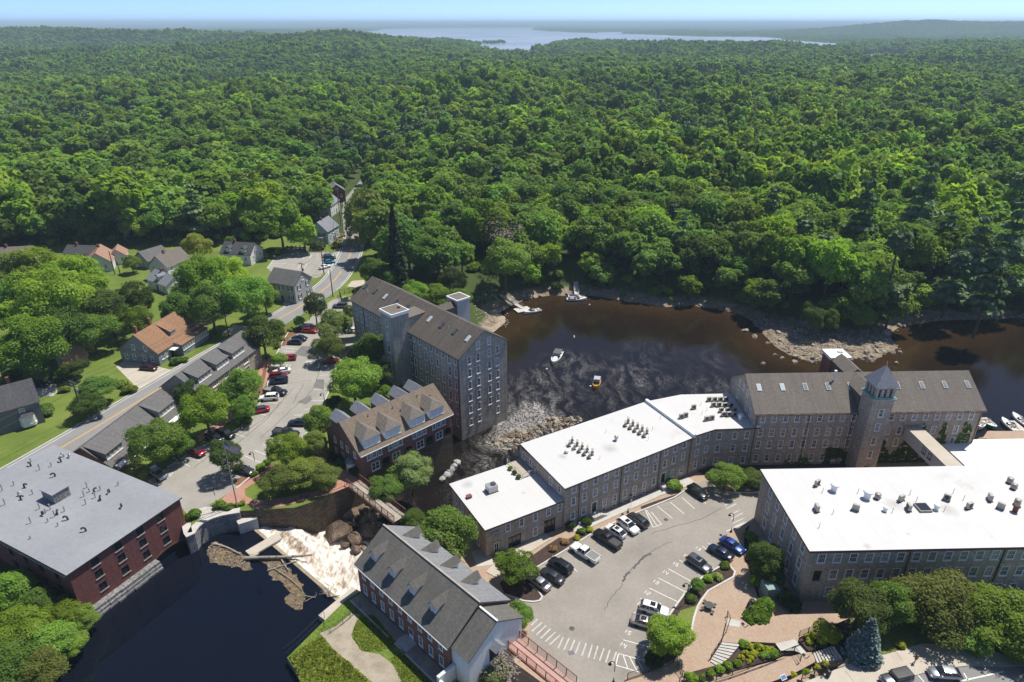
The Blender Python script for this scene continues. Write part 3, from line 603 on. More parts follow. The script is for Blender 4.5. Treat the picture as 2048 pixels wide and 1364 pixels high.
# brick paths and green islands on the left bank
def path(name,pts,f,wd,z,m,sub=4):
 mb = MB();band(mb,smooth_line(GL(pts,z,f),sub),wd);o = mb.build(name,m);o['kind'] = 'structure';return o
path('brick_path',[(1352,470),(1320,560),(1300,640),(1255,740),(1180,815),(1060,920),(960,1000),(860,1080),(740,1130),(560,1230)],z1,2.6,ZL + 0.05,MAT['paver_red'])
sheet('brick_path',GL([(240,525),(300,470),(420,400),(590,290),(660,250),(690,265),(640,310),(500,395),(415,450),(420,500),(480,530),(600,528),(720,512),(860,480),(980,452),(1090,415),(1140,370),(1050,300),(960,210),(900,150),(880,100),(960,60),(1010,150),(1100,250),(1210,330),(1290,385),(1200,430),(1100,470),(900,530),(700,580),(500,600),(440,560),(360,570),(290,560)],ZL,z4),ZL + 0.05,MAT['paver_red'])
sheet('planting_bed',GL([(440,340),(600,240),(640,255),(480,375),(420,420),(340,420),(330,380)],ZL,z4),ZL + 0.04,MAT['mulch_red'])
sheet('planting_bed',GL([(1330,600),(1300,740),(1230,820),(1090,930),(1060,905),(1200,790),(1290,660),(1310,560),(1340,520)],ZL,z1),ZL + 0.055,MAT['mulch_red'])
sheet('planting_bed',GL([(1460,240),(1530,210),(1620,230),(1590,270),(1540,290),(1480,370),(1420,360),(1440,290)],ZL,z1),ZL + 0.045,MAT['mulch_red'])
sheet('planting_bed',GL([(560,1180),(700,1130),(780,1100),(800,1140),(690,1210),(560,1270),(480,1290)],ZL,z1),ZL + 0.056,MAT['mulch_red'])
sheet('concrete_slab',GL([(50,605),(195,560),(215,615),(75,670)],ZL,z4),ZL + 0.06,MAT['concrete'])
sheet('driveway',GL([(1130,260),(1240,205),(1540,260),(1690,295),(1340,500),(1290,420)],ZL,z8),ZL + 0.012,MAT['concrete_tan'])
sheet('driveway',GL([(260,430),(330,400),(480,380),(550,430),(555,510),(520,545),(390,550)],ZL,z8),ZL + 0.012,MAT['concrete'])
sheet('driveway',GL([(970,270),(1070,200),(1200,215),(1130,285)],ZL,z1),ZL + 0.012,MAT['concrete_tan'])
sheet('dirt_yard',GL([(470,900),(560,880),(640,890),(560,950),(480,970)],ZL,zf),ZL + 0.012,MAT['concrete_tan'])
# far car park across the road
LOTF = [(345,640),(395,575),(470,530),(530,520),(930,508),(860,655),(770,715),(640,720),(520,690),(420,700)]
lot_f = GL(LOTF,ZL,zf);sheet('car_park_across_road',lot_f,ZL + 0.012,MAT['asphalt_l'])
kerb(GL([(345,645),(395,575),(470,530),(530,520),(930,508),(862,652),(845,690)],ZL,zf),ZL + 0.012)
LF = [((532,560),(545,525)),((583,562),(605,525)),((640,562),(655,525)),((695,560),(708,525)),((752,560),(762,520)),((380,585),(505,580)),((370,603),(500,602)),((362,620),(480,622)),((350,638),(470,642)),((600,645),(622,608)),((640,660),(672,605)),((660,715),(760,716)),((365,660),(450,662))]
stripe('parking_line',[(G(*zf(*a),ZL),G(*zf(*b),ZL)) for a,b in LF],ZL + 0.02,0.16,MAT['line'])
# mill yard car park
LOTR = [(1395,0),(1265,60),(1180,118),(1000,190),(900,230),(640,350),(440,475),(215,612),(196,650),(200,705),(262,755),(285,790),(270,815),(230,824),(160,818),(40,775),(140,830),(185,880),(212,960),(188,1040),(200,1100),(300,1250),(470,1420),(830,1410),(850,1330),(1000,1290),(1010,1265),(960,1210),(1060,1060),(1110,960),(1150,905),(1195,840),(1250,765),(1300,720),(1380,645),(1505,575),(1560,525),(1640,490),(1660,470),(1620,400),(1560,385),(1525,350),(1580,325),(1720,265),(1790,215),(1800,80),(1600,84),(1520,75),(1430,10)]
sheet('mill_car_park',GL(LOTR,ZR,zr),ZR + 0.02,MAT['asphalt'])
kerb(GL([(1265,60),(1180,118),(1000,190),(900,230),(640,350),(440,475),(215,612),(196,650),(200,705),(262,755),(285,790),(270,815),(230,824),(160,818),(40,775)],ZR,zr),ZR + 0.02)
kerb(GL([(1000,1290),(1012,1262),(965,1210)],ZR,zr),ZR + 0.02)
kerb(GL([(1110,960),(1150,905),(1195,840),(1250,765),(1300,720),(1380,645),(1505,575)],ZR,zr),ZR + 0.02)
kerb(GL([(1520,80),(1600,88),(1800,84)],ZR,zr),ZR + 0.02)
kerb(GL([(1526,350),(1582,325),(1722,265),(1790,215)],ZR,zr),ZR + 0.02,0.06)
LR = [((1210,540),(1375,650)),((1137,600),(1300,690)),((1070,662),(1250,755)),((1008,730),(1198,822)),((865,990),(1040,1042)),((832,1080),(1058,1142)),((1365,447),(1502,545)),((948,800),(1010,830)),((905,893),(990,925)),((1405,425),(1430,445)),((782,1250),(940,1298)),((800,1172),(980,1222)),((800,1172),(782,1250)),((832,1182),(862,1272)),((875,1195),(925,1290)),((925,1208),(968,1290)),((975,190),(1035,322)),((1030,322),(1095,297)),((990,205),(1060,310)),((1020,215),(1090,300)),((1060,175),(1165,260)),((1150,150),(1245,230)),((1230,120),(1315,195)),((1290,90),(1390,160)),((490,590),(520,617)),((1395,40),(1480,115)),((1430,25),(1500,90))]
stripe('parking_line',[(G(*zr(*a),ZR),G(*zr(*b),ZR)) for a,b in LR],ZR + 0.026,0.13,MAT['line'])
for k,(a,b) in enumerate([((205,935),(225,915)),((210,985),(252,940)),((215,1022),(284,962)),((245,1047),(312,982)),((275,1070),(343,1003)),((305,1092),(375,1027)),((335,1113),(405,1048)),((392,1137),(427,1060)),((432,1147),(467,1068)),((472,1157),(504,1080)),((510,1170),(541,1090)),((553,1187),(582,1103)),((597,1200),(622,1113)),((635,1210),(660,1122)),((672,1222),(702,1137)),((714,1233),(742,1148)),((757,1240),(786,1160))]):
 stripe('crosswalk_bar',[(G(*zr(*a),ZR),G(*zr(*b),ZR))],ZR + 0.026,0.22,MAT['line_worn'])
for a,b in [((1508,150),(1545,135)),((1518,172),(1585,138)),((1528,195),(1595,160)),((1545,240),(1615,205)),((1560,265),(1640,222)),((1572,292),(1642,260)),((1582,318),(1650,284))]:
 stripe('crosswalk_bar',[(G(*zr(*a),ZR),G(*zr(*b),ZR))],ZR + 0.026,0.22,MAT['line_worn'])
cracks([GL(l,ZR,zr) for l in ([(830,680),(880,610),(960,530),(1060,465),(1160,415)],[(1030,360),(1180,315),(1350,265),(1500,190)],[(700,880),(760,790),(830,700)])],ZR + 0.027,0.10)
cracks([GL(l,ZR,zr) for l in ([(900,600),(930,560),(985,515),(1020,500)],[(830,690),(850,650),(880,620)])],ZR + 0.028,0.34)
for p in ((1120,268),(485,1003)):
 c = G(*zr(*p),ZR);mb = MB();mb.lathe([(0.42,0),(0.42,0.008)],14);o = mb.build('drain_cover',MAT['crack'],None,(c.x,c.y,ZR + 0.022));tag(o,'round iron drain cover in the mill car park' + (' near the white cars' if p[1] < 500 else ' near the crosswalk'),'drain cover')
c = G(*zr(480,1167),ZR);mb = MB();mb.box((0,0,0.004),(0.9,0.75,0.008),0.2)
tag(mb.build('drain_grate',plain('cast_iron_grate',(0.14,0.13,0.15),0.6,0.4),None,(c.x,c.y,ZR + 0.03)),'square storm drain grate beside the crosswalk','drain grate')
# stall numbers painted beside the bays
SEG = {'1': [((.5,0),(.5,1))],'2': [((0,1),(1,1)),((1,1),(1,.5)),((1,.5),(0,.5)),((0,.5),(0,0)),((0,0),(1,0))],'3': [((0,1),(1,1)),((1,1),(1,0)),((0,.5),(1,.5)),((0,0),(1,0))],'4': [((0,1),(0,.5)),((0,.5),(1,.5)),((1,1),(1,0))],'5': [((1,1),(0,1)),((0,1),(0,.5)),((0,.5),(1,.5)),((1,.5),(1,0)),((1,0),(0,0))],'6': [((1,1),(0,1)),((0,1),(0,0)),((0,.5),(1,.5)),((1,.5),(1,0)),((1,0),(0,0))]}
for (x,y),s in [((1250,520),'16'),((1180,575),'15'),((1110,632),'14'),((1045,697),'13'),((987,770),'12'),((938,850),'11'),((897,940),'16'),((857,1038),'15'),((825,1125),'14'),((1330,470),'13')]:
 c = G(*zr(x,y),ZR);mb = MB();ux = (G(*zr(x + 20,y + 12),ZR) - c).normalized();uy = Vector((-ux.y,ux.x,0))
 for k,ch in enumerate(s):
  for a,b in SEG[ch]:
   pa = c + ux * (k * 0.55 + a[0] * 0.36 - 0.5) + uy * (a[1] * 0.7);pb = c + ux * (k * 0.55 + b[0] * 0.36 - 0.5) + uy * (b[1] * 0.7)
   pa.z = pb.z = ZR + 0.026;band(mb,[pa,pb],0.11)
 o = mb.build('stall_number',MAT['line']);o['kind'] = 'structure'
# beds and lawns in the mill yard
bedA = GL([(440,478),(215,618),(206,655),(210,702),(270,757),(278,790),(262,808),(230,816),(160,808),(30,765),(0,700),(60,620),(150,560),(320,440),(400,390),(460,400),(600,330),(640,346)],ZR,zr);sheet('planting_bed',bedA,ZR + 0.08,MAT['mulch'])
bedB = GL([(1265,66),(1180,125),(960,205),(950,180),(1060,140),(1200,95),(1250,60)],ZR,zr);sheet('planting_bed',bedB,ZR + 0.08,MAT['mulch'])
bedC = GL([(1340,680),(1380,652),(1505,580),(1545,580),(1580,620),(1570,650),(1480,700),(1400,745),(1360,800),(1330,850),(1220,880),(1190,930),(1155,910),(1200,842),(1255,768)],ZR,zr);sheet('planting_bed',bedC,ZR + 0.08,MAT['mulch'])
kerb(GL([(1545,575),(1586,620),(1576,655),(1484,706),(1405,750),(1365,804),(1335,852),(1310,930),(1290,1030)],ZR,zr),ZR,0.12,0.3)
sheet('lawn',GL([(1338,845),(1310,930),(1285,1040),(1250,1080),(1120,1000),(1110,965),(1150,935),(1225,880)],ZR,zr),ZR + 0.07,MAT['grass'])
sheet('planting_bed',GL([(1010,1260),(970,1205),(1060,1070),(1250,1085),(1225,1180),(1140,1230),(1060,1270)],ZR,zr),ZR + 0.06,MAT['mulch'])
sheet('planting_bed',GL([(1690,300),(1660,380),(1680,440),(1690,560),(1730,700),(1770,850),(1800,950),(1690,960),(1660,920),(1750,830),(1700,650),(1640,500),(1655,330)],ZR,zr),ZR + 0.06,MAT['mulch'])
sheet('foundation_bed',[RM.P(0.5,-0.1),RM.P(24,-0.1),RM.P(24,-5.0),G(1530,975,ZR),G(1470,975,ZR),G(1432,962,ZR),AN.P(-3,-1.6),AN.P(0,-0.1)],ZR + 0.05,MAT['mulch'])
sheet('footpath',GL([(1520,78),(1600,40),(1800,22),(1800,82),(1600,86)],ZR,zr),ZR + 0.06,MAT['asphalt_patch'])
sheet('footpath',[LO.P(16.8,-2.1),MI.P(3,-2.4),MI.P(22,-2.2),MI.P(31,-3.0),MI.P(31,-0.5),MI.P(22,-0.6),MI.P(3,-0.6)],ZR + 0.10,MAT['concrete'])
path('footpath',[(1360,270),(1390,340),(1400,380)],z5,3.0,ZR + 0.03,MAT['concrete'])
path('footpath',[(1440,440),(1560,330),(1700,250),(1830,170)],z5,2.2,ZR + 0.10,MAT['concrete_tan'])
# grassy bank details
sheet('gravel_path',GL([(490,705),(380,795),(270,842),(330,905),(400,1000),(500,1090),(640,1180),(820,1330),(1010,1330),(820,1110),(740,1030),(680,985),(560,965),(492,875),(502,800),(548,715)],ZB,z5),ZB + 0.02,MAT['gravel'])
sheet('gravel_strip',[FB.P(0.4,-0.1),FB.P(24,-0.1),FB.P(24,-2.1),FB.P(0.4,-2.1)],ZB + 0.03,MAT['gravel'])
kerb([FB.P(0.4,-2.2),FB.P(10.5,-2.2)],ZB,0.12,0.25);kerb([FB.P(13.8,-2.2),FB.P(24,-2.2)],ZB,0.12,0.25)
# street corner
STREET = GL([(1745,1395),(1800,1368),(1830,1350),(1870,1338),(1940,1330),(2010,1332),(2100,1325),(2600,1300),(2600,1700),(1600,1700)],ZS)
SIDE = GL([(1662,1345),(1700,1318),(1770,1310),(1845,1288),(1930,1292),(2010,1310),(2100,1300),(2600,1280),(2600,1310),(2100,1328),(2010,1334),(1940,1332),(1870,1340),(1830,1352),(1790,1372),(1700,1440),(1590,1440),(1590,1372)],ZS)
BANKS = GL([(1640,1236),(1690,1228),(1760,1240),(1850,1215),(2000,1205),(2600,1190),(2600,1285),(2100,1302),(2010,1312),(1930,1294),(1845,1290),(1770,1312),(1716,1312),(1690,1275)],ZS)
mb = MB();mb.prism([(p.x,p.y) for p in GL([(1660,1347),(1700,1316),(1716,1310),(1692,1272),(1665,1250),(1700,1236),(1860,1212),(2600,1185),(2600,1700),(1500,1700),(1560,1420)],ZS)],3.5,ZS);o = mb.build('street_terrace',MAT['mulch']);o['kind'] = 'structure'
sheet('sidewalk',SIDE,ZS + 0.14,MAT['concrete_tan'],th=0.13);sheet('street',STREET,ZS + 0.02,MAT['road']);sheet('bank_lawn',GL([(1700,1238),(1840,1216),(2000,1207),(2600,1190),(2600,1285),(2100,1300),(2010,1310),(1930,1292),(1845,1288),(1770,1308),(1720,1308),(1698,1275)],ZS),ZS + 0.05,MAT['grass'])
stripe('parking_line',[(G(*zq(1700,770),ZS),G(*zq(1725,815),ZS)),(G(*zq(1425,770),ZS),G(*zq(1470,822),ZS))],ZS + 0.03,0.16,MAT['line'])
stripe('street_line',[(G(*zq(1690,815),ZS),G(*zq(1930,762),ZS))],ZS + 0.03,0.2,MAT['line'])
for (x1,y1,x2,y2) in ((1190,650,1240,712),(1295,640,1345,705),(1400,625,1440,690),(1100,720,1150,780),(1010,760,1060,820)):
 stripe('sidewalk_joint',[(G(*zq(x1,y1),ZS),G(*zq(x2,y2),ZS))],ZS + 0.144,0.05,MAT['crack'])
# foliage meshes
def leaf_mesh(name,pos,nrm,size,tint,m,aspect=1.0):
 """quads at pos, facing nrm, edge length size"""
 n = len(pos);nrm = nrm / np.maximum(np.linalg.norm(nrm,axis=1,keepdims=True),1e-6)
 a = nrs.randn(n,3);a -= nrm * (a * nrm).sum(1,keepdims=True);a /= np.maximum(np.linalg.norm(a,axis=1,keepdims=True),1e-6);b = np.cross(nrm,a)
 s = np.broadcast_to(np.asarray(size),(n,))[:,None] * 0.5
 bend = nrm * s * 0.35
 v = np.stack([pos - a * s * aspect - b * s - bend,pos + a * s * aspect - b * s * 0.8,pos + a * s * aspect + b * s - bend,pos - a * s * aspect + b * s * 0.8],1).reshape(-1,3)
 f = np.arange(4 * n,dtype=np.int32)
 me = bpy.data.meshes.new(name);me.vertices.add(4 * n);me.vertices.foreach_set('co',v.ravel().astype(np.float32))
 me.loops.add(4 * n);me.loops.foreach_set('vertex_index',f);me.polygons.add(n)
 me.polygons.foreach_set('loop_start',np.arange(0,4 * n,4,dtype=np.int32));me.polygons.foreach_set('loop_total',np.full(n,4,np.int32))
 me.update(calc_edges=True)
 me.attributes.new('tint','FLOAT','POINT').data.foreach_set('value',np.repeat(np.clip(tint,0,1),4).astype(np.float32))
 me.materials.append(m);return me
def unit(n): v = nrs.randn(n,3);return v / np.linalg.norm(v,axis=1,keepdims=True)
def broad_crown(name,n,leaf,m,rx=4.3,rz=4.6,zc=7.4,lobes=26,flat=0.85):
 """crown of overlapping leaf clumps; total height about zc + rz"""
 d = unit(lobes * 3);d = d[d[:,2] > -0.55][:lobes];k = len(d)
 rad = nrs.uniform(0.45,0.98,k)[:,None];C = d * rad * np.array([rx,rx,rz]) + np.array([0,0,zc])
 C[:3] = np.array([0,0,zc]) + nrs.randn(3,3) * 0.5
 r = nrs.uniform(0.20,0.44,k) * rx;r[:3] = rx * 0.58
 lt = nrs.rand(k)
 li = nrs.choice(k,n,p=r ** 2 / (r ** 2).sum());dd = unit(n);out = (C[li] - np.array([0,0,zc - 1.5]));out /= np.maximum(np.linalg.norm(out,axis=1,keepdims=True),1e-6)
 dd = dd + out * 0.55 + np.array([0,0,0.22]);dd /= np.linalg.norm(dd,axis=1,keepdims=True)
 P = C[li] + dd * (r[li] * (nrs.uniform(0.78,1.08,n) + np.where(nrs.rand(n) < 0.22,nrs.uniform(0,0.34,n),0)))[:,None] * np.array([1,1,flat]) + nrs.randn(n,3) * 0.10
 keep = np.ones(n,bool)
 for j in range(k):
  keep &= ~((np.linalg.norm((P - C[j]) / np.array([1,1,flat]),axis=1) < r[j] * 0.72))
 P,dd,li = P[keep],dd[keep],li[keep]
 nn = dd + nrs.randn(len(P),3) * 0.52 + np.array([0.14,0.10,0.58])
 return leaf_mesh(name,P,nn,leaf * nrs.uniform(0.7,1.25,len(P)),0.25 + 0.30 * lt[li] + 0.40 * nrs.rand(len(P)),m)
def conifer_crown(name,n,leaf,m,rx=2.6,h=13.0,z0=1.5,whorls=15,droop=0.35,power=0.85,ragged=0.2):
 wz = np.sort(nrs.uniform(0,1,whorls)) if ragged > 0.3 else np.linspace(0.02,0.97,whorls)
 wi = nrs.choice(whorls,n,p=(1.12 - wz) / (1.12 - wz).sum());t = wz[wi]
 nb = 9;bi = nrs.randint(0,nb,n);ang = bi * 2 * math.pi / nb + wi * 1.7 + nrs.randn(n) * 0.16
 br_r = nrs.uniform(1 - ragged * 1.6,1.08,(whorls,nb))[wi,bi]
 R_ = rx * (1.03 - t) ** power * br_r;s = np.sqrt(nrs.rand(n)) * R_
 z = z0 + t * (h - z0) - droop * s + 0.10 * s ** 2 / rx + nrs.randn(n) * 0.13
 P = np.stack([s * np.cos(ang),s * np.sin(ang),z],1)
 nn = np.stack([np.cos(ang) * 0.55,np.sin(ang) * 0.55,np.full(n,0.9)],1) + nrs.randn(n,3) * 0.35
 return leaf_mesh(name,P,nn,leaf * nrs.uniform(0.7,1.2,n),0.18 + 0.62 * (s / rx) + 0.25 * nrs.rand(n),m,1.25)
def willow_crown(name,n,m):
 k = 70;a = nrs.uniform(0,2 * math.pi,k);rr_ = 5.2 * np.sqrt(nrs.rand(k));top = 11.8 - 0.14 * rr_ ** 2 + nrs.randn(k) * 0.4;ln = nrs.uniform(3,8.5,k) * (0.45 + rr_ / 8)
 i = nrs.randint(0,k,n);t = nrs.rand(n)
 P = np.stack([rr_[i] * np.cos(a[i]) * (1 + 0.12 * t),rr_[i] * np.sin(a[i]) * (1 + 0.12 * t),top[i] - t * ln[i]],1) + nrs.randn(n,3) * np.array([0.42,0.42,0.2])
 nn = np.stack([np.cos(a[i]),np.sin(a[i]),0.5 * np.ones(n)],1) + nrs.randn(n,3) * 0.3
 return leaf_mesh(name,P,nn,nrs.uniform(0.3,0.6,n),0.3 + 0.5 * nrs.rand(n),m)
def shrub_mesh(name,n,leaf,m,lob=9):
 k = lob;d = unit(k);d[:,2] = np.abs(d[:,2]) * 0.6;C = d * 0.52 + np.array([0,0,0.42]);r = nrs.uniform(0.34,0.55,k);lt = nrs.rand(k)
 i = nrs.randint(0,k,n);dd = unit(n);dd[:,2] = np.where(dd[:,2] < -0.3,-dd[:,2],dd[:,2]);P = C[i] + dd * r[i][:,None] * nrs.uniform(0.85,1.05,(n,1));P[:,2] = np.maximum(P[:,2],0.03)
 return leaf_mesh(name,P,dd + nrs.randn(n,3) * 0.4,leaf * nrs.uniform(0.7,1.2,n),0.2 + 0.3 * lt[i] + 0.45 * nrs.rand(n),m)
def trunk_mesh(name,h,r,limbs=5,m=None,spread=2.2,z0=None):
 mb = MB();mb.tube([(0,0,-0.3),(0.05,0.02,h * 0.35),(-0.08,0.06,h * 0.7),(0.03,0,h)],[r * 1.25,r * 0.85,r * 0.6,r * 0.22],7)
 for k in range(limbs):
  a = k * 2.4 + 0.3;z = h * (0.38 + 0.45 * k / max(limbs,1));L_ = spread * (1 - 0.35 * k / max(limbs,1))
  mb.tube([(0,0,z),(math.cos(a) * L_ * 0.5,math.sin(a) * L_ * 0.5,z + L_ * 0.5),(math.cos(a) * L_,math.sin(a) * L_,z + L_ * 1.15)],[r * 0.42,r * 0.28,r * 0.1],5)
 return mb.data(name,m or MAT['bark'])
CROWN = {}
for kind,m,n in (('green','green',6),('bright','bright',3),('olive','olive',2),('dark','dark',2),('yellow','yellow',1),('pale','pale',2)):
 CROWN[kind] = [broad_crown('crown_' + kind,5200,0.50,LEAF[m],rx=nrs.uniform(3.9,4.6),rz=nrs.uniform(4.0,4.9),lobes=nrs.randint(34,48)) for _ in range(n)]
FINE = {k: [broad_crown('crown_' + k,21000,0.22,LEAF[k],rx=nrs.uniform(4.0,4.5),rz=nrs.uniform(4.1,4.8),lobes=nrs.randint(44,60)) for _ in range(2 + (k == 'green'))] for k in ('green','bright','olive','dark','pale','yellow')}
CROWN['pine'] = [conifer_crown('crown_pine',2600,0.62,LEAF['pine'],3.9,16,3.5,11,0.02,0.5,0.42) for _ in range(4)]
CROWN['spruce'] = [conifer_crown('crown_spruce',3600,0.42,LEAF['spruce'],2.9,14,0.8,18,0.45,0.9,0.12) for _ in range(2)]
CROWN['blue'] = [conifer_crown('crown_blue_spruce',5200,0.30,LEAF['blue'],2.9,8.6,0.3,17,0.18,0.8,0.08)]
CROWN['willow'] = [willow_crown('crown_willow',7000,LEAF['willow'])]
CROWN['dead'] = [broad_crown('crown_dead',900,0.28,LEAF['grey'],lobes=20)]
CROWN['maroon'] = [broad_crown('crown_maroon',1500,0.6,LEAF['maroon'])]
MIDB = [broad_crown('far_crown',1500,0.95,LEAF['green'],rx=nrs.uniform(3.9,4.7),rz=nrs.uniform(3.9,4.9)) for _ in range(6)] + [broad_crown('far_crown',1500,0.95,LEAF['bright'],rx=4.2) for _ in range(2)]
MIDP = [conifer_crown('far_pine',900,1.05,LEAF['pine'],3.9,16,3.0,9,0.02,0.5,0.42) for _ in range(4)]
LOWB = [broad_crown('horizon_crown',300,1.9,LEAF['green'],rx=nrs.uniform(4.0,4.8),lobes=13) for _ in range(4)]
LOWP = [conifer_crown('horizon_pine',190,1.9,LEAF['pine'],3.0,17,3.0,7,0.02,0.65,0.35) for _ in range(2)]
TRUNK = {'b': trunk_mesh('trunk',8.0,0.30,6),'c': trunk_mesh('trunk',15.0,0.26,0),'s': trunk_mesh('trunk',6.0,0.16,5,None,1.4),'dead': trunk_mesh('trunk',11.0,0.24,12,MAT['deadwood'],3.4)}
def tree(kind,loc,sc,szr,label,group=None,name=None,cat='tree',var=None,fine=False):
 """thing tree > trunk, crown"""
 nm = name or {'pine': 'pine_tree','spruce': 'spruce_tree','blue': 'blue_spruce_tree','willow': 'willow_tree','dead': 'bare_tree'}.get(kind,'broadleaf_tree')
 o = bpy.data.objects.new(nm,None);COL.objects.link(o);o.location = loc;o.rotation_euler = (0,0,rnd.uniform(0,6.28));o.scale = (sc,sc,sc * szr);o.empty_display_size = 0.5
 tag(o,label,cat,group)
 tr = 'c' if kind in ('pine','spruce') else 'dead' if kind == 'dead' else 's' if kind == 'blue' else 'b'
 new_obj('trunk',TRUNK[tr],o);cr = FINE[kind] if fine and kind in FINE else CROWN[kind];new_obj('crown',cr[(var if var is not None else rnd.randrange(99)) % len(cr)],o)
 return o
# woods
CLEAR = []     # world discs (x,y,r) kept free of woodland trees
def clr(px,py,r,z=ZL,f=None):
 g = G(*(f(px,py) if f else (px,py)),z);CLEAR.append((g.x,g.y,r))
for a in [(40,515,9),(30,545,11),(200,520,11),(232,510,8),(220,545,8),(305,515,9),(310,540,9),(340,530,10),(345,545,8),(335,570,10),(350,590,8),(490,500,9),(500,515,8),(520,525,6),(470,510,7),(580,570,12),(590,545,10),(580,600,10),(645,470,11),(650,480,11),(600,470,9),(590,485,12),(655,430,8),(660,415,7),(672,385,8),(680,400,8),(757,475,9),(750,500,9),(735,480,9),(905,520,6),(920,525,7),(825,500,8),(830,475,8),(820,525,7),(500,425,14),(530,415,10),(480,415,9),(930,188,13),(936,198,10),(937,206,9),(872,213,6),(1128,428,5),(2030,192,24),(2030,200,20),(1912,194,8),(1912,198,8),(450,243,6),(140,700,8),(230,700,10),(180,735,12),(120,720,8),(90,760,12),(40,820,20),(320,680,16),(280,715,10),(200,730,10),(60,760,8),(420,660,9),(480,640,7),(900,585,5)]: clr(*a)
HOUSES = [(p.x,p.y) for p in GL([(-80,510),(60,505),(150,488),(260,490),(340,496),(440,484),(520,490),(565,530),(565,600),(430,645),(300,650),(120,700),(-80,740)],ZL)]
EXC = [HOUSES,[(p.x,p.y) for p in lot_f],[(p[0],p[1]) for p in PLAT_R],W1,W2]
BANK_L = [(p.x,p.y) for p in GL([(-700,1400),(-500,800),(-80,745),(0,735),(60,715),(130,690),(235,660),(300,632),(400,672),(430,645),(520,612),(560,600),(590,575),(640,560),(700,480),(720,470),(735,545),(790,555),(830,560),(900,575),(940,600),(975,585),(1040,590)],ZL)] + [(p[0],p[1]) for p in (TM.P(30,20),TM.P(47,14),TM.P(47,-5),(0,60),(-60,40),(-400,40))]
roadpts = [(p.x,p.y) for p in road_c]
POINT = [(p.x,p.y) for p in GL([(300,850),(520,850),(700,885),(900,910),(1100,910),(1230,885),(1330,960),(1180,1120),(500,1120),(300,950)],0,zk)] + []
CLEAR += [(G(*zb(x,y),1).x,G(*zb(x,y),1).y,r) for x,y,r in ((500,900,10),(330,930,14),(1030,760,6),(1030,820,6),(430,850,7))]
def wood_ok(x,y):
 ok = dist_line(x,y,roadpts) > np.where((y > 225) & (y < 315),12.0,6.8)
 for e in EXC: ok &= ~inpoly(x,y,e)
 ok &= ~(inpoly(x,y,BANK_L))
 ok &= ~((y < 130) & (x > -60)) & ~((y < 172) & (x > 30))
 for cx_,cy_,r in CLEAR: ok &= np.hypot(x - cx_,y - cy_) > r
 d1 = dist_line(x,y,W1,True);ok &= d1 > 2.6;ok &= ~inpoly(x,y,POINT)
 for b in BAY: ok &= ~inpoly(x,y,b)
 return ok
def jitter(y0,y1,sp,fov=0.86):
 ys_ = np.arange(y0,y1,sp);out = []
 for j,yy in enumerate(ys_):
  hw = fov * (0.92 * yy + 40) + 12;xs = np.arange(-hw,hw,sp * 1.04) + (j % 2) * sp / 2;out.append(np.stack([xs,np.full(len(xs),yy)],1))
 p = np.concatenate(out);return p + nrs.uniform(-0.36,0.36,p.shape) * sp
ISLE = G(985,88,0.4)
def conifer_share(x,y): return np.clip((vnoise(x,y,110,21) - 0.50) * 2.4 + (vnoise(x,y,25,22) - 0.5) * 0.7 + np.where(x > 90,0.08,0.0),0.02,0.7)
near = jitter(125,345,7.8);near = near[wood_ok(near[:,0],near[:,1])]
pz = T(near[:,0],near[:,1])
d3 = np.hypot(near[:,0],near[:,1]);order = np.argsort(d3)
infr = []
for i in order:
 x,y,z = near[i,0],near[i,1],pz[i] + 6;fw = y * math.cos(PITCH) + (CAMH - z) * math.sin(PITCH);up = y * math.sin(PITCH) + (z - CAMH) * math.cos(PITCH)
 sx = 1024 + 1340 * x / fw;infr.append(-60 < sx < 2108)
vis = [i for i,f in zip(order,infr) if f]
single,rest = vis[:560],[i for i in order if i not in set(vis[:560])]
cs = conifer_share(near[:,0],near[:,1]);rk = nrs.rand(len(near))
isp = rk < cs * 0.6
nb_ = [i for i in single if not isp[i]][:296];np_ = [i for i in single if isp[i]][:200]
used = set(nb_) | set(np_)
for i in nb_ + np_:
 x,y = near[i];z = pz[i] - 0.2;s = rnd.uniform(1.05,1.7)
 d1 = float(dist_line(np.array([x]),np.array([y]),W1,True)[0])
 bank = 'on the river bank ' + ('between the two gangways' if x < 12 else 'right of the centre gangway' if x < 60 else 'above the rocky point' if x < 122 else 'right of the rocky point')
 zone = bank if d1 < 22 and x > -40 else ('behind the houses left of the road' if x < -70 else ('in the woods right of the road' if x < 0 else 'in the woods behind the centre gangway' if x < 55 else 'in the woods behind the rocky point' if x < 130 else 'in the woods at the right edge'))
 if d1 < 12: s *= 0.8
 if isp[i]: tree('pine',(x,y,z),s * 0.92,rnd.uniform(0.9,1.15),'dark green pine tree standing ' + zone,'pine trees ' + zone)
 else:
  kd = 'bright' if rnd.random() < 0.22 else 'dead' if rnd.random() < 0.012 else 'green'
  tree(kd,(x,y,z),s,rnd.uniform(0.85,1.12),{'bright': 'light green','green': 'mid green','dead': 'bare grey'}[kd] + ' leafy broadleaf tree '.replace('leafy ','' if kd == 'dead' else 'leafy ') + zone,'broadleaf trees ' + zone)
def hidden_collection(name,meshes):
 c = bpy.data.collections.new(name)
 for me in meshes: c.objects.link(bpy.data.objects.new(me.name + '_form',me))
 return c
